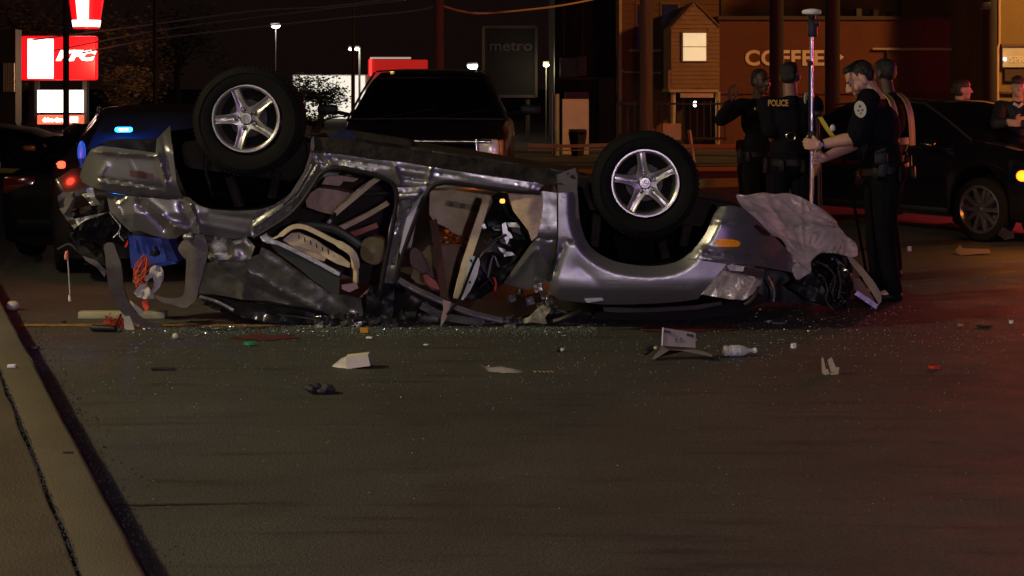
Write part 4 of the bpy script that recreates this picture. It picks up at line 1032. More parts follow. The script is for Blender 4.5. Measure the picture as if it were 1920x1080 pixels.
# --- rear bumper and quarter
def d_bumper(x, y):
    d = D0-0.02
    if x < 195: d += ((195-x)/45)**2*0.16
    if y < 290: d += ((290-y)/20)**2*0.04
    if y > 335: d += ((y-335)/25)**2*0.035
    return d
part('rear_bumper', [(164, 291), (170, 280), (189, 274), (215, 277), (250, 281), (292, 287), (293, 262), (304, 250), (319, 235), (322, 262), (326, 300), (331, 340), (343, 373), (313, 370), (249, 366), (202, 359), (170, 350), (154, 342), (150, 330), (154, 312)], d_bumper, m_silver, th=0.02, noise=0.0015, seed=2,
     folds=[(172, 284, 292, 292, 5, 0.025), (185, 334, 306, 352, 2.5, -0.014), (183, 341, 312, 359, 4, 0.014), (296, 290, 313, 350, 5, 0.022), (306, 258, 318, 330, 4, -0.02), (200, 310, 186, 332, 6, 0.012), (244, 303, 252, 318, 3, 0.004)], step=4)
part('bumper_reflector', [(243, 319), (287, 326), (286, 337), (244, 331)], D0-0.045, mat('dull_red_lens', (0.10, 0.05, 0.045), 0.3), th=0.008)
part('bumper_hook_cover', [(257, 320), (270, 322), (269, 332), (258, 331)], D0-0.055, mat('tow_cover', (0.04, 0.012, 0.012), 0.5), th=0.01)
part('bumper_underside', [(180, 272), (210, 262), (290, 262), (295, 288), (250, 281), (200, 274)], lambda x, y: D0+0.12, m_blackp, th=0.2, noise=0.03, seed=9)
part('quarter_panel', [(198, 360), (240, 367), (292, 372), (351, 380), (398, 393), (440, 396), (481, 394), (475, 408), (470, 424), (468, 443), (440, 448), (412, 445), (392, 441), (372, 440), (352, 436), (340, 440), (330, 447), (313, 448), (285, 441), (262, 432), (245, 435), (226, 417), (206, 396)],
     lambda x, y: D0+0.01+max(0, 395-y)*0.0002+max(0, y-400)/50*0.07+max(0, 250-x)/60*0.10, m_silver, th=0.012, step=4, noise=0.002, nscale=0.02, seed=12,
     folds=[(256, 366, 332, 428, 7, 0.030), (262, 382, 310, 430, 9, -0.028), (357, 384, 376, 436, 4, 0.040), (342, 384, 356, 432, 9, -0.030), (330, 425, 350, 432, 8, 0.035), (212, 372, 232, 410, 6, 0.02), (236, 372, 222, 384, 4, 0.018), (395, 400, 470, 410, 10, -0.015), (378, 420, 460, 436, 8, 0.012)])
part('quarter_lower', [(352, 438), (372, 441), (392, 442), (440, 449), (462, 444), (478, 462), (470, 486), (448, 490), (420, 486), (396, 492), (386, 478), (388, 456)], lambda x, y: D0+0.10, m_silver_dirty, th=0.012, noise=0.03, nscale=0.05, seed=3, step=7)
part('arch_flare', [(583, 262), (588, 255), (590, 275), (584, 300), (572, 330), (556, 358), (534, 380), (528, 384), (546, 360), (570, 322), (582, 285)], D0-0.005, m_grey, th=0.02)
# body frame between rear arch and rear door opening, with pressed ridges
part('rear_door_frame', [(583, 284), (600, 300), (613, 318), (598, 335), (577, 368), (552, 397), (518, 424), (486, 440), (470, 443), (470, 424), (481, 395), (512, 385), (546, 361), (570, 323)], lambda x, y: D0+0.02, m_silver, th=0.015, step=3.6,
     folds=[(595, 310, 560, 368, 3.2, 0.035), (560, 368, 478, 425, 3.2, 0.035), (583, 305, 548, 366, 3, -0.03), (548, 366, 478, 408, 3, -0.03), (603, 322, 572, 372, 3, -0.03), (572, 372, 480, 436, 3, -0.03)])
# sill strip with the two dented pillar roots
part('sill_panel', [(583, 284), (612, 286), (640, 289), (700, 297), (760, 303), (830, 315), (900, 326), (1000, 341), (1020, 347), (1008, 358), (985, 357), (940, 353), (900, 347), (850, 339), (824, 340), (806, 349), (797, 352), (742, 352), (736, 343), (716, 331), (680, 321), (650, 315), (634, 313), (613, 318), (598, 305)],
     lambda x, y: D0+0.0+max(0, (y-(286+(x-585)*0.14))/30)**2*0.02, m_silver, th=0.02, step=3.8, noise=0.002, nscale=0.04, seed=21,
     folds=[(590, 292, 1015, 352, 3, -0.010), (600, 300, 612, 306, 5, -0.03), (608, 288, 622, 312, 4, 0.02), (740, 312, 752, 350, 5, 0.025), (808, 316, 800, 345, 4, 0.025), (752, 330, 800, 338, 6, -0.03), (620, 308, 700, 322, 4, 0.016), (870, 330, 1000, 352, 6, 0.012)])
px_tube('sill_seam', [(583, 284), (640, 288), (700, 297), (760, 303), (830, 315), (900, 325.5), (1000, 341)], 0.006, m_seal, d=D0-0.005)
part('centre_pillar', [(742, 352), (772, 351), (801, 349), (791, 364), (776, 384), (762, 404), (757, 425), (753, 450), (748, 471), (744, 495), (739, 521), (713, 518), (718, 490), (726, 456), (729, 430), (737, 398), (745, 373)], lambda x, y: D0+0.0+max(0, y-440)/80*0.10, m_silver, th=0.03, step=3.6, noise=0.006, nscale=0.05, seed=31,
     folds=[(750, 365, 745, 410, 4, 0.03), (745, 410, 722, 505, 4, -0.02), (770, 368, 786, 362, 5, 0.035), (768, 392, 744, 500, 3.5, 0.035), (758, 395, 738, 495, 4, -0.03), (748, 378, 778, 378, 5, -0.03), (735, 440, 730, 450, 5, 0.03)])
MB().cap(P(754, 367, D0-0.05), 0.022, P(783, 364, D0-0.05), 0.018).build('hinge_boss', m_bare, suv)
part('hinge_plate', [(752, 376), (770, 372), (772, 386), (756, 389)], D0-0.03, m_steel, th=0.02, noise=0.01)
part('pillar_base', [(713, 517), (739, 520), (737, 532), (712, 529)], D0+0.10, m_grey, th=0.04)
part('pillar_trim', [(782, 386), (777, 412), (767, 438), (752, 484), (749, 472), (757, 432), (763, 408)], D0-0.01, mat('lavender_grey_trim', (0.40, 0.38, 0.45), 0.35, 0.2), th=0.01)
px_tube('door_seal', [(1014, 362), (960, 358), (905, 351), (850, 343), (824, 344), (806, 354), (788, 388), (769, 436), (752, 486), (742, 522), (741, 530)], 0.016, m_seal, d=D0-0.005)
px_tube('door_seal', [(475, 446), (505, 428), (540, 405), (566, 378), (588, 346), (604, 324), (634, 315), (680, 323), (718, 333), (738, 347), (744, 371), (741, 400), (731, 452), (722, 500), (713, 545)], 0.015, m_seal, d=D0-0.008)

# --- front door remains, fender, bumper corner, headlight
part('hinge_panel', [(1006, 447), (1014, 420), (1018, 390), (1017, 358), (1045, 362), (1045, 450), (1041, 490), (1031, 527), (1014, 537), (989, 543), (964, 537), (944, 531), (958, 511), (972, 491), (984, 474), (994, 460)], lambda x, y: side(x, y)-0.01+max(0, 1000-x)/60*0.10, m_silver, th=0.012, step=4.5, noise=0.010, nscale=0.022, seed=41,
     folds=[(1004, 446, 1044, 452, 3, -0.02), (1010, 470, 1030, 500, 10, 0.03), (960, 520, 1000, 470, 6, 0.02), (1028, 520, 1040, 490, 5, -0.03)])
part('torn_lining', [(951, 358), (985, 357), (1016, 359), (1019, 385), (1015, 420), (1006, 444), (997, 452), (990, 432), (975, 412), (962, 395)], lambda x, y: D0-0.01+0.0012*abs(x-995), m_beige2, th=0.012, noise=0.03, nscale=0.03, seed=8)
def d_fender(x, y):
    t = min(1.0, line_dist(x, y, front_arch)/21)
    d = D0-0.045+0.060*(1-t)**1.08
    d += max(0, y-520)/50*0.10*max(0, y-520)/50
    d += 0.02*math.exp(-((y-515)/10)**2)*0
    d += max(0, 1046-x)/20*0.02
    return d
part('front_fender', [(1047, 362), (1074, 360), (1086, 398)]+[tuple(p) for p in front_arch if 399 < p[1] and p[0] < 1297]+[(1289, 484), (1326, 490), (1363, 495), (1340, 522), (1314, 552), (1309, 561), (1270, 566), (1230, 569), (1180, 571), (1130, 571), (1080, 566), (1048, 562), (1030, 546), (1031, 527), (1042, 490), (1047, 450)],
     d_fender, m_silver, th=0.012, step=5, noise=0.001, seed=51, folds=[(1050, 451, 1098, 458, 2.2, -0.014), (1050, 540, 1300, 545, 16, 0.014), (1085, 500, 1130, 540, 18, -0.008), (1040, 510, 1056, 460, 5, -0.018)])
px_tube('panel_gap', [(1046, 364), (1046, 450), (1042, 490), (1031, 527)], 0.006, m_seal, d=D0-0.035)
part('crease_dent', [(1095, 560), (1128, 558), (1132, 563), (1100, 568)], D0+0.0, m_silver, th=0.01)
def d_corner(x, y):
    t = min(1.0, line_dist(x, y, front_arch)/17)
    d = D0-0.05+0.05*(1-t)**1.1
    if x > 1350: d += ((x-1350)/150)**2*0.55
    if y < 425: d += ((425-y)/45)**2*0.05
    return d
part('front_bumper', [(1289, 484)]+[tuple(p) for p in front_arch if p[0] > 1296]+[(1372, 386), (1397, 392), (1420, 412), (1450, 442), (1476, 468), (1500, 494), (1514, 516), (1490, 512), (1466, 507), (1438, 502), (1408, 496), (1363, 494), (1326, 489)],
     d_corner, m_silver, th=0.015, step=4.5, noise=0.001, seed=61, folds=[(1322, 468, 1405, 474, 3.5, 0.022), (1318, 476, 1440, 486, 3, -0.022), (1322, 484, 1450, 494, 4, 0.012), (1340, 413, 1412, 424, 4, 0.014), (1310, 478, 1322, 464, 3, 0.012)])
mk = part('side_marker', smooth_line([(1341, 452), (1352, 448.5), (1376, 449.5), (1388, 455), (1384, 462), (1368, 463), (1348, 461)], True, 4), lambda x, y: d_corner(x, y)-0.018, mat('orange_lens', (0.85, 0.28, 0.01), 0.2, coat=0.6, var=0.25, vscale=60, emit=(1.0, 0.3, 0.01), estr=0.05), th=0.02)
part('bumper_slot', [(1412, 424), (1420, 421), (1442, 437), (1444, 443), (1430, 440)], lambda x, y: d_corner(x, y)-0.01, m_blackp, th=0.012)
hl = part('headlight', [(1314, 552), (1326, 538), (1340, 522), (1366, 494), (1400, 499), (1434, 507), (1429, 530), (1420, 546), (1396, 563), (1360, 560)], lambda x, y: D0+0.06+max(0, (x-1350)/85)**2*0.12, mat('lamp_reflector', (0.90, 0.83, 0.66), 0.2, 0.8, var=0.3, vscale=26, bump=0.5, bscale=34), th=0.02, noise=0.012, nscale=0.09, seed=5, step=4, folds=[(1352, 556, 1384, 500, 5, 0.05), (1376, 562, 1404, 508, 5, 0.05), (1400, 560, 1420, 520, 4, 0.04), (1330, 548, 1364, 506, 4, -0.03)])
part('lens', [(1316, 551), (1340, 523), (1358, 508), (1427, 527), (1420, 545), (1396, 562), (1360, 559)], lambda x, y: D0-0.02+max(0, (x-1350)/85)**2*0.13, mat('lamp_lens', (0.8, 0.78, 0.72), 0.08, alpha=0.16, coat=0.8), hl, th=0.004, step=6)
part('signal_lens', [(1362, 498), (1372, 496), (1396, 500), (1393, 509), (1368, 507)], D0-0.025, mat('ribbed_clear_lens', (0.62, 0.58, 0.60), 0.25, 0.2, bump=0.8, bscale=140, streak=(1, 1, 0.02)), hl, th=0.01)
part('signal_housing', [(1396, 500), (1434, 508), (1430, 523), (1395, 514), (1356, 508), (1366, 505)], lambda x, y: D0-0.02+max(0, (x-1350)/85)**2*0.13, mat('mauve_chrome', (0.40, 0.33, 0.38), 0.22, 0.9, bump=0.3, bscale=30), hl, th=0.015, noise=0.006)
MB().ell(P(1372, 541, D0+0.045), (0.014, 0.014, 0.014)).build('bulb', mat('pale_bulb', (0.85, 0.85, 0.8), 0.1), hl)
for k in range(5): px_tube('lens_rib', [(1332+k*5, 550-k*1), (1346+k*5, 528-k*2.5)], 0.0022, m_chrome, hl, d=D0+0.02, n=5, sm=False)
px_strip('chrome_trim', [(1396, 571, D0+0.02), (1408, 562, D0+0.03), (1418, 549, D0+0.05), (1423, 537, D0+0.07)], [0.02]*15+[0.012], 0.01, m_chrome, hl, (1, 0, .5))
part('hood_edge', [(1130, 577), (1180, 578), (1230, 577), (1300, 573), (1352, 566), (1354, 571), (1310, 580), (1230, 585), (1160, 586), (1133, 584)], lambda x, y: D0+0.10+(y-566)*0.004, m_silver, th=0.03)
part('hood', [(1120, 584), (1230, 584), (1310, 579), (1360, 569), (1420, 558), (1440, 565), (1380, 590), (1280, 600), (1160, 600), (1110, 596)], lambda x, y: D0+0.22, mat('black_hood_metal', (0.006, 0.006, 0.006), 0.7, 0, spec=0.15, var=0.3), th=1.2)  # hood coloured near black

# --- interior seen through the two openings
part('rear_seat_base', [(573, 374), (585, 360), (597, 352), (630, 356), (657, 362), (650, 380), (637, 390), (626, 403), (600, 397), (575, 388)], lambda x, y: 10.95+0.05*((x-615)/40)**2, m_beige2, th=0.25, noise=0.02, step=7)
part('seat_bracket', [(603, 345), (612, 331), (640, 329), (672, 335), (664, 341), (644, 340), (636, 349)], 11.0, m_beige2, th=0.08, noise=0.01)
px_strip('trim_bar', [(722, 327, 10.85), (690, 347, 10.85), (660, 372, 10.82), (627, 400, 10.8)], 0.036, 0.03, m_beige, wdir=(0.5, 0, 0.8))
px_tube('black_rod', [(629, 399), (620, 415), (608, 438)], 0.010, m_seal, d=10.78)
MB().cap(P(619, 414, 10.78), 0.016, P(615, 421, 10.78), 0.016).build('rod_clamp', m_bare, suv)
px_strip('trim_bar', [(728, 380, 10.95), (690, 402, 10.95), (632, 431, 10.9)], 0.034, 0.03, m_beige2, wdir=(0.4, 0, 0.9))
px_strip('trim_bar', [(708, 422, 11.0), (680, 432, 11.0), (652, 441, 10.95)], 0.035, 0.03, mat('reddish_trim', (0.28, 0.10, 0.08), 0.6, var=0.3), wdir=(0.4, 0, 0.9))
px_tube('roof_channel', [(560, 420, 10.75), (620, 428, 10.72), (650, 442, 10.70), (676, 460, 10.7)], 0.030, mat('dark_grey_channel', (0.05, 0.05, 0.055), 0.4, 0.2, var=0.3))
part('head_rest', smooth_line([(676, 470), (680, 452), (695, 445), (712, 446), (720, 455), (718, 485), (706, 496), (690, 493), (678, 484)], True, 3), lambda x, y: 10.9+0.0005*((x-698)**2+(y-470)**2)**0.5*6, mat('olive_tan_leather', (0.27, 0.22, 0.12), 0.55, var=0.2, bump=0.25), th=0.14)
part('load_floor', [(470, 440), (560, 390), (600, 340), (700, 330), (740, 350), (735, 450), (715, 540), (600, 500), (520, 470)], 12.05, mat('dark_carpet', (0.025, 0.02, 0.018), 0.95, var=0.4), th=0.05)
for (x0, y0, x1, y1) in ((648, 362, 700, 352), (660, 365, 735, 362)): px_tube('seat_rail', [(x0, y0, 11.3), (x1, y1, 11.3)], 0.014, m_steel, sm=False)
part('far_door_trim', [(806, 358), (850, 356), (926, 367), (914, 384), (900, 402), (888, 436), (877, 452), (852, 441), (836, 433), (818, 424), (805, 402)], 11.95, m_beige, th=0.05, noise=0.01, step=9)
for (pl) in ([(836, 378), (840, 376), (899, 387), (896, 397), (834, 386)],): part('arm_pull', pl, 11.93, mat('dark_beige_slot', (0.26, 0.20, 0.13), 0.6), th=0.03)
for (x, y) in ((846, 384), (868, 386)): MB().bbox(P(x, y, 11.90), (0.035, 0.02, 0.03), 0.008).build('window_switch', mat('switch_brown', (0.12, 0.09, 0.06), 0.5), suv)
part('seat_back', [(804, 460), (880, 456), (872, 500), (860, 552), (842, 572), (800, 548), (770, 520), (785, 480)], 11.6, mat('dim_tan_seat', (0.20, 0.14, 0.085), 0.7, var=0.3), th=0.12, noise=0.03, step=10)
part('shiny_ribbon', [(818, 418), (832, 424), (852, 438), (883, 450), (880, 460), (848, 457), (822, 455), (812, 440)], lambda x, y: 11.5, mat('orange_reflection', (0.75, 0.32, 0.10), 0.25, 0.9, bump=0.5, bscale=25), th=0.01, noise=0.03, nscale=0.12, step=5)  # shiny ribbon, orange reflection put into its colour
px_strip('seat_belt', [(812, 412, 11.2), (817, 440, 11.15), (824, 490, 11.1), (834, 560, 10.95)], 0.055, 0.006, mat('brown_webbing', (0.10, 0.05, 0.03), 0.8), wdir=(1, 0, 0))
part('door_pocket', smooth_line([(770, 470), (782, 466), (792, 480), (802, 500), (804, 512), (796, 514), (782, 505), (770, 495)], True, 3), 11.3, mat('dark_red_plastic', (0.06, 0.018, 0.014), 0.4), th=0.06)
part('red_pad', [(793, 516), (800, 514), (818, 528), (826, 545), (812, 540), (797, 530)], 11.0, mat('red_pad_cloth', (0.40, 0.10, 0.08), 0.6), th=0.06, noise=0.01)
part('orange_lit_ground', [(742, 556), (760, 548), (790, 556), (815, 570), (812, 578), (770, 580), (744, 580)], 11.3, mat('orange_lit_paint', (0.50, 0.14, 0.04), 0.6, var=0.4, bump=0.5), th=0.05, noise=0.04, nscale=0.08)  # orange light on the ground beyond, put into the colour of a sheet
px_strip('inner_pillar', [(916, 372, 10.85), (905, 400, 10.8), (888, 450, 10.78), (868, 510, 10.78), (856, 558, 10.80)], [0.05]*8+[0.055]*7+[0.045]*6, 0.05, m_beige, wdir=(1, 0, 0.2))
br = part('white_bracket', [(880, 482), (888, 480), (898, 484), (900, 492), (895, 516), (882, 545), (868, 563), (862, 560), (870, 532)], 10.72, mat('primer_white', (0.50, 0.52, 0.45), 0.45, 0.2, var=0.15), th=0.02, noise=0.01)
for (x, y) in ((883, 489), (881, 529)): MB().lathe([(0.001, -0.012), (0.009, -0.012), (0.011, 0.02)], P(x, y, 10.71), 'Y', 12, closed=False).build('bolt_hole', m_seal, br)
px_tube('loose_seal', [(950, 440), (925, 452), (897, 478), (880, 515), (862, 560), (838, 590)], 0.009, m_seal, d=10.66)
part('dash_black', [(905, 392), (945, 366), (965, 398), (992, 430), (1005, 450), (978, 500), (948, 530), (900, 560), (872, 566), (900, 490), (925, 455)], lambda x, y: 11.1, m_blackp, th=0.7, noise=0.08, nscale=0.03)
r = random.Random(17)
for i in range(16):      # torn bright metal and cables around the hinge
    x = r.uniform(905, 960); y = r.uniform(415, 475); L = r.uniform(8, 22); a = r.uniform(0, 3.1)
    part('torn_metal', [(x, y), (x+L*math.cos(a), y+L*.5*math.sin(a)-4), (x+L*math.cos(a)+r.uniform(2, 7), y+L*.7*math.sin(a)+5), (x+r.uniform(2, 6), y+r.uniform(4, 9))], r.uniform(10.7, 11.0), r.choice([m_bare, m_steel, m_bare, m_grey]), th=0.006, noise=0.02, step=4, seed=i)
part('check_strap', [(941, 420), (948, 417), (952, 432), (955, 450), (950, 458), (943, 440)], 10.68, m_bare, th=0.012, noise=0.01)
for (pl) in ([(905, 470), (925, 455), (945, 440)], [(935, 500), (925, 480), (915, 520)], [(900, 540), (925, 520), (932, 538)], [(905, 500), (926, 535)], [(946, 366), (950, 400), (975, 420), (1003, 458)]):
    px_tube('torn_cable', pl, 0.006, r.choice([m_steel, m_bare, m_blackp]), d=10.75)
px_tube('red_wire', [(926, 520), (930, 532), (928, 545)], 0.008, mat('red_insulation', (0.5, 0.03, 0.02), 0.5), d=10.72)
MB().bbox(P(942, 377, 10.6), (0.035, 0.03, 0.03), 0.01).build('amber_glint', mat('amber_glint_face', (0.6, 0.25, 0.05), 0.3, emit=(1.0, 0.45, 0.08), estr=1.8), suv)  # glowing block put in for an amber reflection, no lamp here

# --- rear door hanging open and its lining
part('rear_door', [(372, 548), (384, 496), (398, 490), (420, 486), (447, 491), (470, 483), (486, 476), (490, 464), (505, 470), (530, 486), (565, 512), (600, 538), (632, 552), (655, 554), (676, 560), (681, 585), (680, 606), (664, 612), (640, 600), (600, 582), (560, 574), (500, 564), (455, 562), (425, 556)],
     lambda x, y: D0+0.10+max(0, y-470)/140*0.22+max(0, 480-x)/100*0.05, m_silver_dirty, th=0.03, step=6, noise=0.010, nscale=0.02, seed=71,
     folds=[(463, 514, 488, 526, 4, 0.045), (464, 516, 455, 560, 7, 0.035), (490, 527, 600, 582, 9, 0.030), (486, 540, 580, 584, 9, -0.02), (400, 500, 450, 500, 10, 0.02), (500, 470, 660, 580, 12, -0.03), (640, 560, 670, 600, 6, 0.025)])
part('window_frame', [(368, 553), (400, 554), (450, 566), (500, 570), (560, 580), (610, 592), (650, 608), (600, 612), (550, 611), (500, 604), (445, 590), (410, 577), (378, 563)], lambda x, y: D0+0.30, mat('gloss_black_frame', (0.012, 0.012, 0.013), 0.18, coat=0.4), th=0.05, noise=0.02, nscale=0.03, step=8)
px_tube('frame_edge', [(374, 556), (402, 564), (420, 572), (438, 582)], 0.012, m_bare, d=D0+0.27)
px_tube('frame_edge', [(520, 590), (570, 596), (620, 606)], 0.008, m_steel, d=D0+0.27)
MB().cap(P(591, 594, D0+0.25), 0.010, P(602, 593, D0+0.25), 0.010).build('door_clip', m_chrome, suv)
part('door_glass_channel', [(506, 458), (520, 458), (560, 474), (600, 494), (638, 514), (636, 552), (620, 548), (590, 528), (556, 500), (520, 474)], lambda x, y: D0+0.04, mat('blue_grey_glass', (0.045, 0.055, 0.055), 0.2, 0.2, coat=0.3), th=0.02)
px_strip('bright_channel', [(500, 452, D0), (520, 455, D0), (560, 473, D0), (600, 494, D0), (637, 514, D0)], 0.025, 0.03, m_bare, wdir=(0.3, 0, 0.9))
part('channel_end', [(484, 436), (500, 440), (518, 455), (512, 458), (492, 452)], D0-0.01, m_bare, th=0.02, noise=0.015)
part('door_lining', [(530, 450), (546, 437), (560, 436), (592, 450), (614, 466), (642, 482), (657, 494), (655, 502), (632, 495), (612, 484), (596, 476), (570, 466), (545, 460)], D0+0.08, m_beige, th=0.03, noise=0.008, step=6)
part('door_lining_lower', [(545, 460), (570, 466), (596, 476), (612, 484), (608, 490), (570, 478), (548, 468)], D0+0.06, m_beige2, th=0.03)
for k in range(6): px_tube('lining_slot', [(560+k*11, 440+k*5.5), (561+k*11, 448+k*5.5)], 0.0035, m_seal, d=D0+0.062, n=5, sm=False)
px_strip('lining_rim', [(496, 437, D0+0.02), (510, 447, D0+0.02), (528, 440, D0+0.01), (548, 426, D0), (572, 426, D0), (612, 445, D0), (652, 467, D0), (664, 482, D0+0.01), (667, 505, D0+0.03), (667, 530, D0+0.06)], [0.014]*10+[0.03]*18+[0.045]*12+[0.02]*6, 0.03, m_beige, wdir=(0.2, 0, 0.9))
part('pink_clip', [(640, 534), (668, 530), (672, 540), (655, 548), (641, 542)], D0+0.08, mat('pinkish_plastic', (0.42, 0.27, 0.25), 0.4), th=0.02, noise=0.006)
# crushed roof lying on the road
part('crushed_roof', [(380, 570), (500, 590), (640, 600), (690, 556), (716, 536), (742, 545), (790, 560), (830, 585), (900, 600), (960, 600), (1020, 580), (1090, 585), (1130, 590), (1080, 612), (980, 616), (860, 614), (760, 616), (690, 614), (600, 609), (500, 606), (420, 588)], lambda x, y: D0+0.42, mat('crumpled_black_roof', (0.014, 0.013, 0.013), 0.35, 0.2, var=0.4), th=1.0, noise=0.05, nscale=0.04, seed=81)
part('pillar_foot', [(690, 545), (714, 528), (740, 532), (738, 585), (730, 612), (700, 612), (682, 590)], lambda x, y: D0+0.30, m_blackp, th=0.1, noise=0.05, nscale=0.06, seed=6)
rr_ = [(748, 524, 10.75), (775, 540, 10.75), (830, 565, 10.74), (880, 585, 10.74), (942, 601, 10.76)]
px_strip('roof_rail', rr_, 0.040, 0.04, m_grey, wdir=(0.2, 0, 0.9))
px_tube('rail_trim', [(x, y+3, d-0.03) for (x, y, d) in rr_], 0.006, m_bare)
px_strip('roof_rail', [(790, 572, 10.78), (840, 594, 10.77), (905, 604, 10.78)], 0.05, 0.03, m_steel, wdir=(0.2, 0, 0.9))
part('belt_end', [(830, 562), (846, 566), (842, 585), (834, 602), (826, 613), (827, 596), (831, 580)], 10.68, mat('mauve_webbing', (0.26, 0.19, 0.19), 0.7), th=0.008, noise=0.01)
part('torn_beige', [(978, 600), (992, 594), (1006, 580), (1016, 572), (1034, 578), (1022, 596), (1026, 608), (1010, 606), (996, 604), (982, 606)], 10.72, mat('soiled_beige', (0.24, 0.23, 0.16), 0.6, var=0.3), th=0.012, noise=0.03, nscale=0.1, step=5)
px_tube('ribbed_hose', [(1022, 604, 10.78), (1045, 602, 10.74), (1070, 592, 10.72), (1090, 584, 10.74)], 0.024, m_blackp)
for i in range(8):
    a = [(1000, 535), (1012, 548), (1020, 560), (965, 545), (985, 560), (1005, 570), (950, 555), (1030, 575)][i]
    part('crumpled_scrap', [(a[0], a[1]), (a[0]+14, a[1]-5), (a[0]+18, a[1]+9), (a[0]+4, a[1]+14)], 10.66+0.02*i, [m_bare, m_grey, m_silver, m_steel][i % 4], th=0.008, noise=0.03, nscale=0.15, step=4, seed=i+90)
part('crumpled_scrap', [(655, 595), (664, 586), (676, 596), (679, 610), (668, 612)], 10.74, m_bare, th=0.01, noise=0.02, nscale=0.1, step=4)
r = random.Random(23)
for i in range(26):
    x = r.choice([r.uniform(690, 760), r.uniform(900, 1010), r.uniform(560, 690)]); y = r.uniform(585, 610); L = r.uniform(10, 34)
    part('roof_scrap', [(x, y), (x+L, y-r.uniform(-3, 8)), (x+L*.9, y+r.uniform(3, 9)), (x+2, y+r.uniform(4, 9))], r.uniform(10.70, 10.82), r.choice([m_steel, m_grey, m_blackp, m_silver_dirty]), th=0.01, noise=0.03, nscale=0.1, step=5, seed=i)

# --- crushed tail at the left: tailgate, pillar trims, hanging wires
part('tailgate', [(128, 396), (160, 388), (196, 374), (212, 398), (226, 418), (244, 436), (236, 448), (205, 456), (190, 474), (170, 466), (150, 460), (132, 446)], lambda x, y: D0+0.28+0.001*(x-128), mat('dark_wrecked_tail', (0.035, 0.033, 0.034), 0.4, 0.4, var=0.5, vscale=20), th=0.10, noise=0.07, nscale=0.05, seed=33, ridged=True)
part('torn_fascia', [(108, 368), (118, 360), (139, 360), (143, 374), (137, 388), (134, 404), (147, 420), (140, 430), (126, 414), (112, 392)], lambda x, y: D0+0.18, m_grey, th=0.008, noise=0.05, nscale=0.06, seed=34)
part('torn_fascia', [(150, 357), (164, 349), (174, 352), (178, 370), (190, 384), (172, 386), (160, 372)], D0+0.15, m_silver, th=0.01, noise=0.04, nscale=0.08, seed=35)
part('torn_fascia', [(140, 410), (170, 404), (205, 397), (188, 404), (160, 413), (146, 424)], D0+0.1, m_bare, th=0.008, noise=0.03, nscale=0.08, seed=36)
part('torn_fascia', [(155, 480), (180, 488), (200, 508), (196, 520), (182, 502), (160, 488)], D0+0.12, m_grey, th=0.008, noise=0.02, seed=37)
part('tailgate_glass', [(136, 452), (190, 470), (200, 500), (170, 488), (140, 470)], D0+0.32, m_blackp, th=0.05, noise=0.05, seed=38)
part('curved_pillar_trim', smooth_line([(196, 458), (212, 456), (218, 471), (226, 492), (229, 512), (231, 534), (240, 563), (255, 586), (274, 602), (300, 609), (304, 619), (292, 622), (277, 625), (258, 606), (232, 590), (215, 567), (203, 535), (199, 502), (197, 480)], True, 3), lambda x, y: D0+0.02+0.0012*max(0, y-500), m_grey, th=0.02, step=7)
part('pillar_cap_trim', smooth_line([(334, 464), (342, 452), (354, 446), (379, 440), (386, 450), (390, 470), (382, 505), (374, 535), (368, 561), (356, 572), (345, 578), (320, 570), (304, 567), (289, 554), (315, 560), (338, 558), (346, 545), (348, 515), (349, 488), (344, 483), (337, 474)], True, 3), lambda x, y: D0-0.04+0.0008*abs(x-365), m_grey, th=0.04, step=6, noise=0.008)
MB().cap(P(349, 444, D0-0.06), 0.022, P(357, 443, D0-0.06), 0.020).build('strut_ball', m_bare, suv)
px_tube('frayed_wire', [(205, 398), (216, 412), (225, 424), (222, 436), (212, 446)], 0.005, m_bare, d=D0+0.0)
px_tube('frayed_wire', [(224, 430), (224, 442), (232, 452)], 0.004, m_bare, d=D0+0.0)
px_tube('hanging_wire', [(126, 470), (128, 500), (130, 530), (131, 552)], 0.004, mat('pale_cable', (0.5, 0.48, 0.42), 0.5), d=D0+0.0)
MB().cap(P(130, 555, D0), 0.007, P(131, 563, D0), 0.010).build('wire_plug', m_white, suv)
MB().cap(P(125, 474, D0), 0.012, P(124, 484, D0), 0.014).build('hanging_bulb', mat('salmon_plastic', (0.65, 0.22, 0.14), 0.4), suv)
px_strip('lamp_bracket', [(108, 467, D0+.02), (125, 458, D0+.02), (136, 460, D0+.02), (143, 468, D0+.02)], 0.01, 0.02, m_steel)
part('red_tail_chip', [(233, 463), (239, 450), (240, 458), (236, 464)], D0-0.02, mat('red_lens_chip', (0.6, 0.03, 0.02), 0.3), th=0.01)

# --- far flank, firewall and roof so the body is closed from other sides
m_shade = mat('far_flank_paint', (0.20, 0.20, 0.21), 0.4, 0.5, var=0.15)
for nm, pl in (('far_fender', [(1047, 362), (1086, 362)]+[tuple(p) for p in front_arch if p[1] > 400 and p[0] < 1297][::2]+[(1400, 400), (1480, 480), (1420, 545), (1310, 561), (1130, 571), (1040, 560)]),
               ('far_quarter', [(170, 285), (318, 246)]+[tuple(p) for p in rear_arch[3::3]]+[(600, 330), (550, 400), (470, 440), (380, 445), (245, 430), (198, 360), (160, 340)]),
               ('far_sill', [(583, 286), (1020, 349), (1008, 362), (800, 352), (740, 352), (640, 316)]), ('far_pillar', [(742, 352), (801, 349), (760, 410), (739, 521), (713, 518), (735, 400)])):
    sheet(pl, D0, th=0.03, step=22, yo=1.72).build(nm, m_shade, suv)
under('firewall', [(1050, 372), (1110, 480), (1060, 560), (1046, 556), (1040, 400)], 0.1, 1.6, m_blackp)
under('engine_block', [(1120, 500), (1300, 500), (1380, 470), (1420, 500), (1380, 555), (1140, 565)], 0.35, 1.3, m_steel)
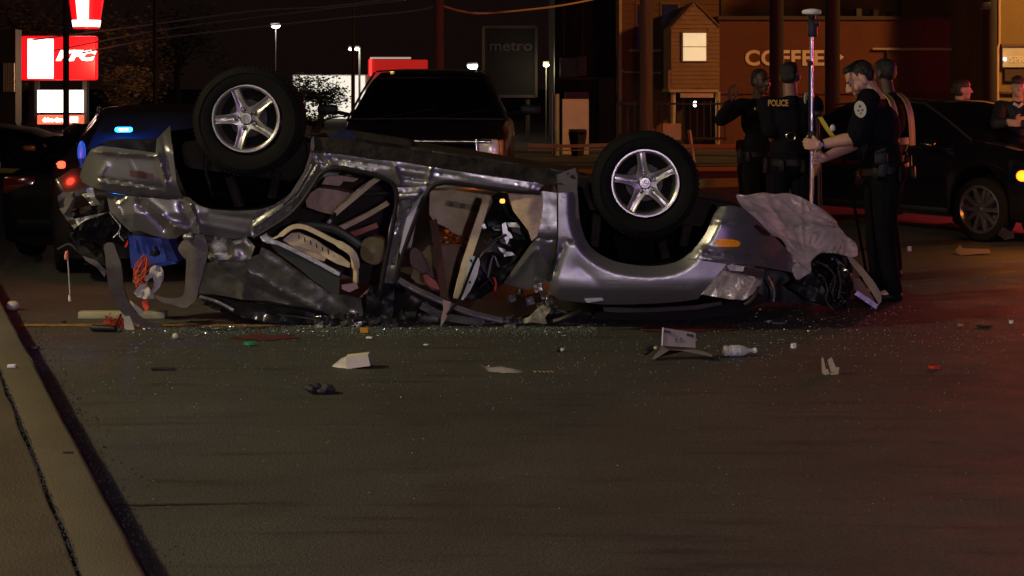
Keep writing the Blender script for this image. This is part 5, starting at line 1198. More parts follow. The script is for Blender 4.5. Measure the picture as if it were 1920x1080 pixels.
under('tail_floor', [(200, 300), (320, 300), (350, 375), (220, 362)], 0.2, 1.6, m_dark)

# --- crumpled nose
part('nose_panel', [(1584, 480), (1592, 477), (1607, 491), (1625, 511), (1641, 531), (1652, 550), (1653, 565), (1648, 571), (1640, 557), (1616, 519)], 11.3, mat('tan_crash_panel', (0.34, 0.26, 0.17), 0.6, var=0.2), th=0.03)
part('nose_panel', [(1598, 520), (1612, 522), (1636, 556), (1644, 574), (1622, 562), (1602, 545)], 11.36, mat('brown_crash_panel', (0.13, 0.06, 0.03), 0.5, var=0.3), th=0.03)
px_strip('crash_bar', [(1604, 548, 11.3), (1625, 562, 11.3), (1644, 575, 11.3)], 0.035, 0.02, m_bare, wdir=(0.3, 0, 0.9))
part('broken_grille', [(1522, 482), (1540, 474), (1562, 474), (1588, 480), (1598, 500), (1600, 530), (1594, 560), (1588, 576), (1570, 580), (1556, 574), (1545, 552), (1530, 520)], lambda x, y: 11.2, mat('wrecked_black', (0.022, 0.021, 0.022), 0.3, 0.3, var=0.4, vscale=30), th=0.15, noise=0.09, nscale=0.06, seed=44, ridged=True, step=6)
part('broken_bumper_bar', [(1478, 538), (1500, 522), (1522, 508), (1545, 540), (1562, 566), (1572, 578), (1545, 572), (1515, 562)], 11.05, m_blackp, th=0.08, noise=0.05, nscale=0.06, seed=45, step=7)
part('radiator_black', [(1420, 545), (1440, 505), (1480, 508), (1520, 520), (1560, 575), (1480, 568), (1425, 566)], lambda x, y: 11.4, m_blackp, th=0.5, noise=0.03)
r = random.Random(29)
for i in range(34):
    x = r.uniform(1498, 1598); y = r.uniform(482, 566); L = r.uniform(8, 30); a = r.uniform(0.2, 2.6)
    c_, s_ = math.cos(a), math.sin(a)
    part('nose_scrap', [(x, y), (x+L*c_, y+L*s_*.9), (x+L*c_+r.uniform(2, 6), y+L*s_*.9+r.uniform(1, 4)), (x+r.uniform(3, 8), y+r.uniform(1, 5))], r.uniform(11.02, 11.16), r.choice([m_steel, m_bare, m_grey, m_blackp, m_steel, m_chrome]), th=0.008, noise=0.03, nscale=0.1, step=5, seed=i)
for pl in ([(1545, 520), (1552, 545), (1548, 560), (1556, 575)], [(1570, 500), (1576, 530), (1572, 560)], [(1440, 520), (1452, 545), (1450, 565)], [(1530, 490), (1550, 500), (1566, 520), (1560, 550)]):
    px_tube('nose_cable', pl, 0.007, r.choice([m_steel, m_bare, m_blackp]), d=11.02)
# ================================================================ PEOPLE
def remeshed(mb, voxel, smooth_n=3, wrinkle=0.0, wscale=9.0, seed=0):
    me = bpy.data.meshes.new('tmp'); me.from_pydata(mb.v, [], mb.f); me.update()
    bm = bmesh.new(); bm.from_mesh(me); bmesh.ops.recalc_face_normals(bm, faces=bm.faces[:]); bm.to_mesh(me); bm.free()
    o = bpy.data.objects.new('tmp', me); COL.objects.link(o)
    m1 = o.modifiers.new('r', 'REMESH'); m1.mode = 'VOXEL'; m1.voxel_size = voxel
    m2 = o.modifiers.new('s', 'SMOOTH'); m2.factor = 0.5; m2.iterations = smooth_n
    dg = bpy.context.evaluated_depsgraph_get(); out = bpy.data.meshes.new_from_object(o.evaluated_get(dg))
    bpy.data.objects.remove(o); bpy.data.meshes.remove(me)
    if wrinkle:
        nm = [v.normal.copy() for v in out.vertices]
        for v, n in zip(out.vertices, nm):
            p = v.co; a = mnoise.noise(Vector((p.x*wscale+seed, p.y*wscale, p.z*wscale*0.55))); b = mnoise.noise(Vector((p.x*wscale*2.6, p.y*wscale*2.6+seed, p.z*wscale*1.6)))
            v.co = p+n*wrinkle*((1-2*abs(a))+0.5*b)
    out.shade_smooth(); return out
def skin(name, color): return mat(name, color, 0.5, 0, var=0.12, vscale=25, bump=0.08, bscale=120)
m_navy = mat('black_uniform_cloth', (0.007, 0.007, 0.010), 0.9, 0, spec=0.06, var=0.25, vscale=12, bump=0.25, bscale=220)
m_navy2 = mat('black_trouser_cloth', (0.006, 0.006, 0.008), 0.9, 0, spec=0.05, var=0.25, vscale=12, bump=0.25, bscale=220)
m_leather = mat('black_leather', (0.007, 0.007, 0.007), 0.45, 0, spec=0.2, var=0.2, bump=0.2, bscale=90)
m_hair_b = mat('black_hair', (0.008, 0.007, 0.006), 0.55, 0, bump=0.6, bscale=160, streak=(1, 1, 0.3))
m_hair_br = mat('brown_hair', (0.045, 0.022, 0.010), 0.5, 0, bump=0.6, bscale=160, streak=(1, 1, 0.3))
m_eye = mat('eye', (0.02, 0.015, 0.012), 0.15)

def head_parts(mb, c, R, k=1.0, neck=None):
    """skull, face, jaw, nose, brow, lips, ears; local x right, y forward, z up"""
    def q(x, y, z): return c+R@Vector((x*k, y*k, z*k))
    def e(x, y, z, a, b, d): mb.ell(q(x, y, z), (a*k, b*k, d*k), R, 18, 12)
    e(0, -.015, .035, .076, .097, .085); e(0, .020, -.015, .066, .074, .085); e(0, .032, -.068, .050, .055, .046); e(0, .062, -.098, .026, .026, .020)
    mb.cap(q(0, .086, .022), .009*k, q(0, .112, -.024), .0135*k); mb.cap(q(-.012, .098, -.030), .010*k, q(.012, .098, -.030), .010*k)
    mb.cap(q(-.040, .070, .028), .013*k, q(.040, .070, .028), .013*k); mb.cap(q(-.020, .082, -.062), .008*k, q(.020, .082, -.062), .008*k); mb.cap(q(-.018, .080, -.074), .009*k, q(.018, .080, -.074), .009*k)
    for s in (-1, 1):
        e(s*.046, .052, -.028, .024, .024, .026); e(s*.077, -.012, -.004, .010, .022, .034)
    if neck is not None: mb.cap(q(0, -.030, -.055), .056*k, neck, .060*k)
def hand_parts(mb, w, f, n, s, curl=0.9, k=1.0, spread=0.06):
    """w wrist, f towards the knuckles, n out of the palm, s towards the thumb; five fingers, bent"""
    f = f.normalized(); n = (n-f*n.dot(f)).normalized(); s = (s-f*s.dot(f)-n*s.dot(n)).normalized()
    for j, (o_, L, ln) in enumerate(((.031, .082, 1.0), (.010, .088, 1.08), (-.012, .084, 1.0), (-.033, .076, .82))):
        kn_ = w+(f*L+s*o_)*k; mb.cap(w+(f*.012+s*o_*.6)*k, .017*k, kn_, .0125*k)
        d = (f+s*spread*(1.5-j)*.6).normalized(); p = kn_
        for t, (l, r0, r1) in enumerate(((.042*ln, .0105, .0095), (.028*ln, .0095, .0085), (.022*ln, .0085, .007))):
            d = (d*math.cos(curl)+n*math.sin(curl)).normalized() if t == 0 else (Matrix.Rotation(curl, 3, f.cross(n))@d)
            e = p+d*l*k; mb.cap(p, r0*k, e, r1*k, 8); p = e
    b = w+(f*.022+s*.028)*k; m1 = b+(f*.028+s*.030+n*.016)*k; m2 = m1+(f*.026+s*.004+n*.022)*k; m3 = m2+(f*.014-s*.010+n*.018)*k
    mb.cap(b, .016*k, m1, .0125*k, 8); mb.cap(m1, .0115*k, m2, .0105*k, 8); mb.cap(m2, .0105*k, m3, .008*k, 8)

def person(label, foot, heading, h, skin_m, shirt_m, trouser_m, hair_m, hair='short', head_pitch=0.0, head_yaw=0.0, lean=0.0, arms=None, sleeve='short', stance=0.10, voxel=0.008, girth=1.0, duty=True, group=None, step=0.0, female=False, shoulders=None, head_off=(0, 0, 0), head_k=1.0, arm_k=1.0):
    """heading: angle of the facing direction in the x-y plane. arms: {'L': (elbow, wrist, f, n, s, curl), ...} in world space or None"""
    k = h/1.80; fz = Matrix.Rotation(heading-math.pi/2, 3, 'Z'); foot = Vector(foot)
    L = Matrix.Rotation(-lean, 3, 'X')
    def B(x, y, z):           # body point; above the hip it leans
        v = Vector((x, y, z))
        if z > 0.98: v = Vector((0, 0, 0.98))+L@(v-Vector((0, 0, 0.98)))
        return foot+fz@(v*k)
    RT = fz@L
    root = thing('person', label, 'person', foot, group)
    sh = {s: B(sx*(.165 if female else .188), -0.005, 1.455) for s, sx in (('L', -1), ('R', 1))}
    sh.update(shoulders or {})
    el = {}; wr = {}; hd_ = {}
    for s, sx in (('L', -1), ('R', 1)):
        a = (arms or {}).get(s)
        if a: el[s], wr[s], hd_[s] = Vector(a[0]), Vector(a[1]), a[2:]
        else:
            el[s] = B(sx*.245*girth, -.035, 1.165); wr[s] = B(sx*.262*girth, .05, .915)
            hd_[s] = (wr[s]-el[s], fz@Vector((-sx, 0, 0)), fz@Vector((0, 1, 0)), 0.35)
    hip = {s: B(sx*.095, 0, .94) for s, sx in (('L', -1), ('R', 1))}
    kne = {s: B(sx*(stance+.005), .03+sx*step*.5, .50) for s, sx in (('L', -1), ('R', 1))}
    ank = {s: B(sx*(stance+.01), -.02+sx*step, .085) for s, sx in (('L', -1), ('R', 1))}
    nb = B(0, -.025, 1.50); hc = B(0, .035, 1.685)
    RH = RT@Matrix.Rotation(head_yaw, 3, 'Z')@Matrix.Rotation(-head_pitch, 3, 'X')
    if head_pitch: hc = B(0, .035+.10*math.sin(head_pitch), 1.685-.035*abs(math.sin(head_pitch)))
    hc = hc+fz@(Vector(head_off)*k)
    # body: one continuous surface from head to feet
    mb = MB(); head_parts(mb, hc, RH, k*head_k, nb)
    mb.cap(nb, .062*k, B(0, -.01, 1.40), .085*k)
    mb.ell(B(0, 0, 1.30), (.130*k*girth, .085*k, .17*k), RT); mb.ell(B(0, 0, 1.08), (.120*k*girth, .080*k*girth, .15*k), RT); mb.ell(B(0, 0, .96), (.130*k*girth, .090*k, .11*k), fz)
    for s in 'LR':
        mb.cap(B(0, -.01, 1.43), .055*k, sh[s], .050*k); mb.cap(sh[s], .050*k, el[s], .040*k*arm_k); mb.cap(el[s], .043*k*arm_k, el[s].lerp(wr[s], .35), .043*k*arm_k); mb.cap(el[s].lerp(wr[s], .35), .043*k*arm_k, wr[s], .028*k*arm_k)
        hand_parts(mb, wr[s], hd_[s][0], hd_[s][1], hd_[s][2], hd_[s][3], k*(0.9 if female else 1.0))
        mb.cap(hip[s], .072*k, kne[s], .048*k); mb.cap(kne[s], .048*k, ank[s], .036*k); mb.cap(ank[s], .036*k, ank[s]+fz@Vector((0, .12*k, -.045*k)), .030*k)
    me = remeshed(mb, voxel, 3); me.transform(Matrix.Translation(-foot)); link_mesh('body', me, skin_m, root)
    # shirt
    mb = MB()
    mb.ell(B(0, .0, 1.31), ((.155 if female else .178)*k*girth, .125*k*girth, .19*k), RT); mb.ell(B(0, .01, 1.10), (.152*k*girth, .122*k*girth, .17*k), RT); mb.ell(B(0, 0, .985), (.158*k*girth, .122*k*girth, .10*k), RT)
    mb.cap(nb+Vector((0, 0, -.022*k)), .076*k, B(0, -.01, 1.40), .11*k)
    for s in 'LR':
        mb.cap(B(0, -.015, 1.42), .088*k, sh[s], .074*k)
        if sleeve == 'short':
            c_ = sh[s].lerp(el[s], .93); mb.cap(sh[s], .080*k*arm_k**.5, c_, .073*k*arm_k)
        else:
            mb.cap(sh[s], .076*k, el[s], .062*k); mb.cap(el[s], .062*k, el[s].lerp(wr[s], .94), .044*k)
    me = remeshed(mb, voxel*1.15, 4, 0.006, 9, seed=foot.x); me.transform(Matrix.Translation(-foot)); sm = link_mesh('shirt', me, shirt_m, root)
    # trousers
    mb = MB(); mb.ell(B(0, 0, .955), (.162*k*girth, .126*k*girth, .115*k), fz)
    for s in 'LR': mb.cap(hip[s], .094*k*girth, kne[s], .070*k); mb.cap(kne[s], .070*k, ank[s]+Vector((0, 0, .015)), .062*k)
    me = remeshed(mb, voxel*1.15, 4, 0.007, 8, seed=foot.y); me.transform(Matrix.Translation(-foot)); link_mesh('trousers', me, trouser_m, root)
    for s in 'LR':
        mb = MB(); a = Vector((ank[s].x, ank[s].y, foot.z)); fw_ = fz@Vector((0, 1, 0))
        mb.cap(a+Vector((0, 0, .075)), .050*k, a+Vector((0, 0, .045)), .045*k); mb.cap(a-fw_*.03*k+Vector((0, 0, .040)), .040*k, a+fw_*.16*k+Vector((0, 0, .036)), .036*k)
        me = remeshed(mb, 0.008, 3)
        for v in me.vertices: v.co.z = max(v.co.z, foot.z+0.001)
        me.transform(Matrix.Translation(-foot)); link_mesh('shoe', me, m_leather, root)
    # hair
    if hair != 'bald':
        mb = MB()
        kk = k; k = k*head_k
        def q(x, y, z): return hc+RH@Vector((x*k, y*k, z*k))
        mb.ell(q(0, -.0285, .0435), (.0785*k, .0965*k, .0835*k), RH); mb.ell(q(0, -.060, .012), (.071*k, .061*k, .070*k), RH)
        if hair == 'short': mb.ell(q(0, .020, .100), (.054*k, .054*k, .025*k), RH)
        if hair in ('bun', 'full'): mb.ell(q(0, -.004, .066), (.081*k, .096*k, .068*k), RH)
        if hair == 'bun': mb.ell(q(0, -.115, -.01), (.04*k, .045*k, .05*k), RH); mb.ell(q(0, -.04, -.03), (.076*k, .06*k, .07*k), RH)
        k = kk; me = remeshed(mb, 0.006, 2, 0.003, 40, 1); me.transform(Matrix.Translation(-foot)); link_mesh('hair', me, hair_m, root)
    for s in (-1, 1):
        MB().ell(hc+RH@Vector((s*.030, .080, .004))*k*head_k, (.011*k, .008*k, .007*k), RH, 10, 7).build('eye', m_eye, root)
        MB().strip([hc+RH@Vector((s*.014, .092, .026))*k*head_k, hc+RH@Vector((s*.030, .090, .031))*k*head_k, hc+RH@Vector((s*.046, .078, .026))*k*head_k], .006*k, .004*k, RH@Vector((0, 0, 1))).build('eyebrow', hair_m, root)
    if duty:
        belt = MB(); pts = []
        for i in range(25):
            a = 2*math.pi*i/24; pts.append(B(.168*girth*math.cos(a), .132*girth*math.sin(a), .995))
        belt.strip(pts, .052*k, .008, (0, 0, 1)); bo = belt.build('duty_belt', m_leather, root)
        for (a, sz) in ((200, (.05, .06, .13)), (250, (.05, .05, .10)), (300, (.06, .05, .11)), (340, (.05, .07, .15)), (150, (.05, .05, .09)), (30, (.04, .05, .10))):
            a = math.radians(a); MB().bbox(B(.185*girth*math.cos(a), .15*girth*math.sin(a), .97), [x*k for x in sz], .015, rz=heading-math.pi/2+a).build('belt_pouch', m_leather, bo)
    root['_b'] = 0; del root['_b']
    return dict(root=root, B=B, sh=sh, el=el, wr=wr, hc=hc, RH=RH, RT=RT, fz=fz, k=k)

m_sk_light = skin('fair_skin', (0.50, 0.28, 0.20)); m_sk_dim = skin('dimmed_skin', (0.055, 0.027, 0.019)); m_sk_mid = skin('mid_skin', (0.20, 0.10, 0.07))  # darker skins: weaker light on those heads put into the colour
m_patch = mat('patch_white', (0.45, 0.43, 0.36), 0.6); m_patch2 = mat('patch_dark', (0.03, 0.04, 0.06), 0.6); m_gold = mat('gold_thread', (0.42, 0.22, 0.03), 0.55)

def patch(pr, c, nrm, up, k=1.0):
    """shoulder patch: pale shield with a dark emblem of three small shapes"""
    nrm = nrm.normalized(); up = (up-nrm*up.dot(nrm)).normalized(); rt = up.cross(nrm)
    def ring(w, hh, off):
        return [c+nrm*off+rt*(w*math.cos(a)*(1 if abs(math.sin(a)) < .8 else .92))+up*(hh*math.sin(a)) for a in [i*math.pi/12 for i in range(24)]]
    o = MB().prism(ring(.040*k, .058*k, 0), (0, 0, 0), nrm*.006).build('shoulder_patch', m_patch, pr['root'])
    mb = MB()
    for (x, y, r_) in ((0, .020, .014), (-.014, -.008, .011), (.014, -.008, .011), (0, -.028, .009)):
        cc = c+nrm*.007+rt*x*k+up*y*k; n5 = []
        for i in range(10):
            a = math.pi/2+i*math.pi/5; rr = r_*k*(1 if i % 2 == 0 else .45); n5.append(cc+rt*rr*math.cos(a)+up*rr*math.sin(a))
        mb.prism(n5, (0, 0, 0), nrm*.002)
    mb.prism(ring(.040*k, .058*k, .0062), (0, 0, 0), nrm*.0005) if False else None
    mb.build('patch_emblem', m_patch2, o, smooth=0)

# officer looking down at the survey rod, in profile
dA = 12.0
PA = person('officer in profile with short sleeves looking down at the tall survey rod', (P(1660, 0, dA).x, dA+0.05, 0), math.pi, 1.80, m_sk_light, m_navy, m_navy2, m_hair_b, 'short', head_pitch=0.40, lean=0.15, girth=1.36, voxel=0.0055, stance=0.09, step=0.03, head_off=(0, 0.005, 0.008), head_k=1.10, arm_k=1.16, shoulders={'L': P(1628, 188, 11.83)},
    arms={'L': (P(1607, 258, 11.80), P(1536, 272, 11.80), Vector((-1, 0.1, 0.1)), Vector((0, 1, 0)), Vector((0.1, 0, 1)), 0.95),
          'R': (P(1618, 262, 12.22), P(1546, 296, 12.03), Vector((-1, -0.15, 0.0)), Vector((0, -1, 0)), Vector((0, 0, 1)), 0.95)})
patch(PA, P(1613, 205, 11.725), Vector((-0.25, -1, 0.1)), Vector((-0.15, 0, 1)), 1.08)
mb = MB(); w0 = P(1541, 271, 11.80); ax = (PA['el']['L']-PA['wr']['L']).normalized(); a1 = ax.orthogonal().normalized(); a2 = ax.cross(a1)
mb.strip([w0+(a1*math.cos(t)+a2*math.sin(t))*.034 for t in [i*math.pi/10 for i in range(21)]], .022, .005, ax); wb = mb.build('wristwatch', m_leather, PA['root'])
MB().lathe([(.001, -.006), (.017, -.006), (.019, 0), (.019, .008)], w0+Vector((-.012, -.036, 0.0)), 'Y', 18).build('watch_face', mat('watch_glass', (0.25, 0.27, 0.25), 0.1, 0.5), wb)
MB().bbox(PA['B'](-.10, .10, 1.36), (.09, .04, .05), .01).build('radio_microphone', m_leather, PA['root'])
mb = MB(); mb.bbox(P(1652, 296, 11.76), (.10, .06, .10), .028); mb.bbox(P(1655, 318, 11.77), (.07, .05, .12), .024, R=Matrix.Rotation(0.2, 3, 'Y')); mb.tube([P(1642, 287, 11.74), P(1660, 280, 11.74)], .014, 8); mb.build('holster', mat('holster_plastic', (0.016, 0.016, 0.017), 0.55, bump=0.3, spec=0.3), PA['root'])
# officer with POLICE across the back
dB = 13.0
PB = person('officer seen from behind with yellow POLICE lettering across the back', (P(1482, 0, dB).x, dB, 0), math.radians(82), 1.80, m_sk_mid, m_navy, m_navy2, m_hair_b, 'short', girth=1.12, head_yaw=-0.25,
    arms={'L': (P(1446, 246, 12.95), P(1462, 286, 13.20), Vector((0.5, 0.5, -0.3)), Vector((0, 0, -1)), Vector((0, 1, 0)), 0.6), 'R': (P(1524, 262, 12.95), P(1530, 300, 12.62), Vector((0.2, -0.6, -0.7)), Vector((-1, 0, 0)), Vector((0, 0.7, 0.7)), 0.6)})
c_ = P(1452, 193, dB-0.20); 
bt = text_mb('POLICE', 0.07, 0.003, 0.0022, wfit=37/F*dB); bt.v = [Matrix.Rotation(math.radians(-8), 3, 'Z')@v for v in bt.v]
moved(bt, P(1459, 193, dB-0.142)).build('back_lettering', m_gold, PB['root'], smooth=0)
patch(PB, P(1513, 187, dB-0.075), Vector((0.72, -0.75, 0.1)), Vector((0, 0, 1)))
mb = MB(); mb.lathe([(.036, -.004), (.042, 0), (.036, .004), (.030, 0), (.036, -.004)], P(1483, 256, dB-0.19), 'Y', 20, closed=False); mb.build('handcuffs', m_chrome, PB['root'])
# officer with an arm raised
dC = 15.0
PC = person('officer facing us with an elbow out and a hand raised near the face', (P(1424, 0, dC).x, dC, 0), math.radians(-70), 1.76, m_sk_dim, m_navy, m_navy2, m_hair_b, 'crop', head_yaw=0.15, sleeve='long', girth=1.05,
    arms={'R': (P(1352, 224, 14.85), P(1372, 190, 14.62), Vector((-0.25, -0.2, 1)), Vector((0.9, 0.4, 0)), Vector((0, -1, 0.2)), 0.5)})
MB().ell(P(1417, 204, dC-0.15), (.016, .01, .018)).build('badge', m_chrome, PC['root'])
# person in reflective vest behind the first officer
dD = 13.3
m_vest = mat('dark_hi_vis_cloth', (0.05, 0.05, 0.06), 0.8, var=0.2)
PD = person('officer in a reflective vest standing just behind the one holding the rod', (P(1661, 0, dD).x, dD, 0), math.radians(140), 1.83, m_sk_dim, m_navy, m_navy2, m_hair_b, 'crop', head_yaw=0.0, girth=1.12)
Bd = PD['B']
m_band = mat('silver_reflective_band', (0.15, 0.145, 0.14), 0.5, 0.0, var=0.15); m_lime = mat('yellow_vest_piping', (0.50, 0.42, 0.05), 0.6); m_orband = mat('orange_vest_band', (0.6, 0.14, 0.03), 0.6)
for (x, m_, w) in ((-.135, m_band, .055), (-.175, m_lime, .018), (-.095, m_lime, .018), (.135, m_band, .055), (.175, m_lime, .018), (.095, m_lime, .018)):
    pts = [Bd(x*1.05, -.165, 1.10), Bd(x*1.05, -.160, 1.25), Bd(x, -.145, 1.38), Bd(x*.95, -.10, 1.485), Bd(x*.95, -.01, 1.53), Bd(x, .09, 1.46), Bd(x*1.05, .14, 1.34), Bd(x*1.05, .15, 1.15)]
    MB().strip(smooth_line([tuple(p) for p in pts], False, 4), w, .006, PD['fz']@Vector((1, 0, 0))).build('vest_band', m_, PD['root'])
pts = [Bd(.205*1.12*math.cos(a), .155*1.12*math.sin(a), 1.14) for a in [i*math.pi/12 for i in range(25)]]
MB().strip(pts, .055, .006, (0, 0, 1)).build('vest_band', m_band, PD['root'])
# woman beyond the sedan, man at the right edge
dE = 18.6
PE = person('woman with tied dark hair in profile beyond the black sedan', (P(1800, 0, dE).x, dE, 0), math.radians(-12), 1.66, m_sk_light, mat('dark_top', (0.02, 0.015, 0.02), 0.8), m_navy2, m_hair_br, 'bun', duty=False, female=True, girth=0.9)
dF_ = 17.4
PF = person('man in a dark jacket with folded arms at the far right edge', (P(1908, 0, dF_).x, dF_, 0), math.radians(-100), 1.70, m_sk_light, mat('dark_jacket', (0.016, 0.014, 0.018), 0.7, var=0.2), m_navy2, m_hair_br, 'full', sleeve='long', duty=False,
    arms={'R': (P(1868, 232, 17.2), P(1902, 226, 17.02), Vector((1, -.1, 0.1)), Vector((0, 1, 0)), Vector((0, 0, 1)), 0.4), 'L': (P(1950, 232, 17.2), P(1915, 232, 17.0), Vector((-1, -.1, 0.1)), Vector((0, 1, 0)), Vector((0, 0, 1)), 0.4)})
MB().strip([PF['B'](-.05, .055, 1.50), PF['B'](0, .10, 1.46), PF['B'](.05, .055, 1.50)], .03, .02, (0, 0, 1)).build('pale_collar', mat('pale_cloth', (0.5, 0.5, 0.5), 0.7), PF['root'])

# survey rod held by the first officer
dP = 11.86; rx = P(1522, 0, dP).x
sv = thing('survey_rod', 'tall silver survey rod with a white disc antenna on top', 'survey rod', (rx, dP, 0))
MB().tube([(rx, dP, 0.06), (rx, dP, P(0, 68, dP).z)], 0.013, 14).build('rod', mat('anodised_rod', (0.62, 0.60, 0.64), 0.25, 0.9), sv)
MB().cone((rx, dP, 0.0), 0.003, (rx, dP, 0.07), 0.014, 10).build('point', m_steel, sv)
z0 = P(0, 68, dP).z
hb = MB().bbox((rx+0.005, dP, z0+0.06), (0.068, 0.06, 0.13), 0.015).build('receiver', m_blackp, sv)
MB().bbox((rx+0.03, dP-0.02, z0+0.10), (0.04, 0.05, 0.05), 0.01).build('clip', m_blackp, hb)
MB().cone((rx, dP, z0+0.12), 0.022, (rx, dP, z0+0.165), 0.035, 14).build('neck', m_blackp, sv)
MB().lathe([(0.03, z0+0.155), (0.066, z0+0.165), (0.073, z0+0.18), (0.066, z0+0.195), (0.02, z0+0.205)], (rx, dP, 0), 'Z', 28).build('antenna_disc', m_white, sv)
MB().tube([(rx-0.018, dP, P(0, 120, dP).z), (rx-0.018, dP, P(0, 250, dP).z)], 0.008, 8).build('cable', m_seal, sv)
MB().bbox((rx, dP-0.015, P(0, 253, dP).z), (0.06, 0.06, 0.06), 0.015).build('clamp', m_blackp, sv)
MB().bbox((rx-0.012, dP, P(0, 119, dP).z), (0.04, 0.03, 0.04), 0.01).build('level_bubble', m_blackp, sv)
# yellow folding leg of a second instrument leaning in front of the sedan
st = thing('yellow_tripod_leg', 'yellow surveying tripod leg slanting behind the rod', 'tripod', (P(1570, 0, 12.6).x, 12.6, 0))
MB().strip([P(1534, 215, 12.7), P(1550, 240, 12.68), P(1566, 262, 12.66)], 0.032, 0.025, (1, 0, 0.3)).build('leg', mat('yellow_enamel', (0.55, 0.38, 0.04), 0.45, var=0.15), st)
MB().tube([P(1562, 256, 12.68), P(1590, 320, 12.66), Vector((P(1630, 0, 12.6).x, 12.6, 0.01))], 0.012, 8).build('leg', mat('carbon_leg', (0.003, 0.003, 0.003), 0.9, spec=0.03), st)
MB().tube([P(1532, 212, 12.7), P(1536, 300, 12.7), Vector((P(1540, 0, 12.7).x, 12.7, 0.01))], 0.016, 8).build('leg', m_blackp, st)
MB().bbox(P(1533, 213, 12.7), (0.07, 0.07, 0.05), 0.015).build('head', m_blackp, st)
MB().ell(P(1561, 240, 12.62), (0.022, 0.02, 0.028)).build('knob', mat('white_knob', (0.7, 0.7, 0.7), 0.2), st)
# ================================================================ PLASTIC SHEET, CARGO, DEBRIS
def plastic_depth(x, y):
    base = 10.80+0.0018*(x-1400)+0.35*(1-min(1, abs(y-365)/120))*0.6
    z = 0.0
    for (px, py, am, fr) in ((1588, 430, .046, 3.6), (1512, 486, .028, 4.4), (1384, 372, .018, 5.0)):      # folds fanning out from where the film is caught
        a = math.atan2(y-py, x-px); r_ = math.hypot(x-px, y-py)
        n1 = mnoise.noise(Vector((math.cos(a)*fr, math.sin(a)*fr, r_*.006+px)))
        z -= am*(1-2.4*abs(n1))*min(1.0, r_/30)
    return base+z
def film():
    m = bpy.data.materials.new('clear_film'); m.use_nodes = True; nt = m.node_tree; N = nt.nodes; L = nt.links
    b = N['Principled BSDF']; b.inputs['Base Color'].default_value = (0.82, 0.73, 0.66, 1); b.inputs['Roughness'].default_value = 0.16; b.inputs['Coat Weight'].default_value = 0.9; b.inputs['Coat Roughness'].default_value = 0.12
    tr = N.new('ShaderNodeBsdfTranslucent'); tr.inputs[0].default_value = (0.88, 0.78, 0.70, 1)
    tp = N.new('ShaderNodeBsdfTransparent')
    m1 = N.new('ShaderNodeMixShader'); m1.inputs[0].default_value = 0.28; L.new(b.outputs[0], m1.inputs[1]); L.new(tr.outputs[0], m1.inputs[2])
    m2 = N.new('ShaderNodeMixShader'); m2.inputs[0].default_value = 0.38; L.new(m1.outputs[0], m2.inputs[1]); L.new(tp.outputs[0], m2.inputs[2])
    L.new(m2.outputs[0], N['Material Output'].inputs['Surface']); return m
m_film = film()
sh_ = sheet(smooth_line([(1380, 366), (1400, 366), (1430, 361), (1452, 364), (1475, 362), (1500, 369), (1522, 380), (1541, 391), (1557, 403), (1569, 415), (1571, 422), (1587, 442), (1600, 451), (1607, 462), (1607, 480), (1590, 481), (1572, 476), (1545, 474), (1530, 480), (1520, 492), (1521, 509), (1508, 518), (1495, 525), (1486, 510), (1478, 472), (1465, 449), (1446, 440), (1415, 423), (1404, 406), (1392, 390)], True, 3),
    plastic_depth, th=0.002, step=3.0, noise=0.004, nscale=0.03, seed=77,
    folds=[(1384, 374, 1445, 372, 2.5, 0.018), (1436, 376, 1472, 424, 2.5, 0.02), (1452, 366, 1530, 440, 3, 0.016), (1478, 366, 1520, 430, 2.4, -0.016), (1510, 376, 1528, 424, 2.2, 0.018), (1572, 412, 1470, 428, 2.6, 0.024), (1566, 422, 1500, 440, 5, -0.03), (1560, 404, 1512, 430, 3, 0.014),
           (1520, 440, 1570, 424, 4, 0.02), (1545, 470, 1600, 455, 2.5, 0.02), (1540, 470, 1600, 474, 2.5, 0.016), (1440, 430, 1530, 465, 9, -0.05), (1420, 400, 1500, 470, 3, 0.02), (1480, 478, 1516, 512, 3, 0.03), (1410, 388, 1450, 440, 3, 0.018), (1560, 462, 1568, 478, 2.2, 0.016), (1575, 445, 1590, 476, 2.2, 0.018), (1460, 400, 1500, 398, 2.4, 0.012), (1400, 384, 1480, 448, 5, -0.02), (1535, 392, 1470, 404, 2.4, 0.014), (1490, 384, 1476, 400, 2.4, 0.014)])
solo(sh_, 'plastic_sheet', m_film, 'crumpled clear plastic sheet draped over the nose of the wreck', 'plastic sheet', smooth=70)

# things spilled from the tail
t = thing('blue_crate', 'bright blue plastic crate hanging in the crushed tail of the wreck', 'crate', P(275, 500, 10.95))
m_bluep = mat('blue_plastic', (0.02, 0.05, 0.30), 0.45, var=0.15)
sheet([(240, 441), (303, 447), (306, 462), (285, 462), (280, 478), (290, 482), (300, 478), (302, 463), (307, 464), (311, 480), (311, 491), (292, 494), (270, 499), (246, 504)], 10.85, th=0.02, step=6, noise=0.004).build('front_panel', m_bluep, t)
sheet([(246, 496), (311, 484), (320, 488), (332, 494), (300, 500), (250, 506)], 10.87, th=0.22, step=9).build('bottom', m_bluep, t)
sheet([(303, 447), (316, 450), (334, 490), (312, 491)], 10.90, th=0.2, step=9).build('side_panel', m_bluep, t)
for i in range(5): MB().strip([P(252+i*11, 448+i, 10.84), P(256+i*11, 470, 10.84)], 0.012, 0.008, (1, 0, 0)).build('rib', m_bluep, t)
cl = sheet(smooth_line([(284, 500), (296, 498), (304, 504), (307, 516), (304, 528), (298, 540), (288, 550), (282, 549), (288, 534), (286, 520), (276, 527), (270, 524), (278, 514)], True, 3), lambda x, y: 10.66, th=0.006, step=4, noise=0.04, nscale=0.09, seed=3)
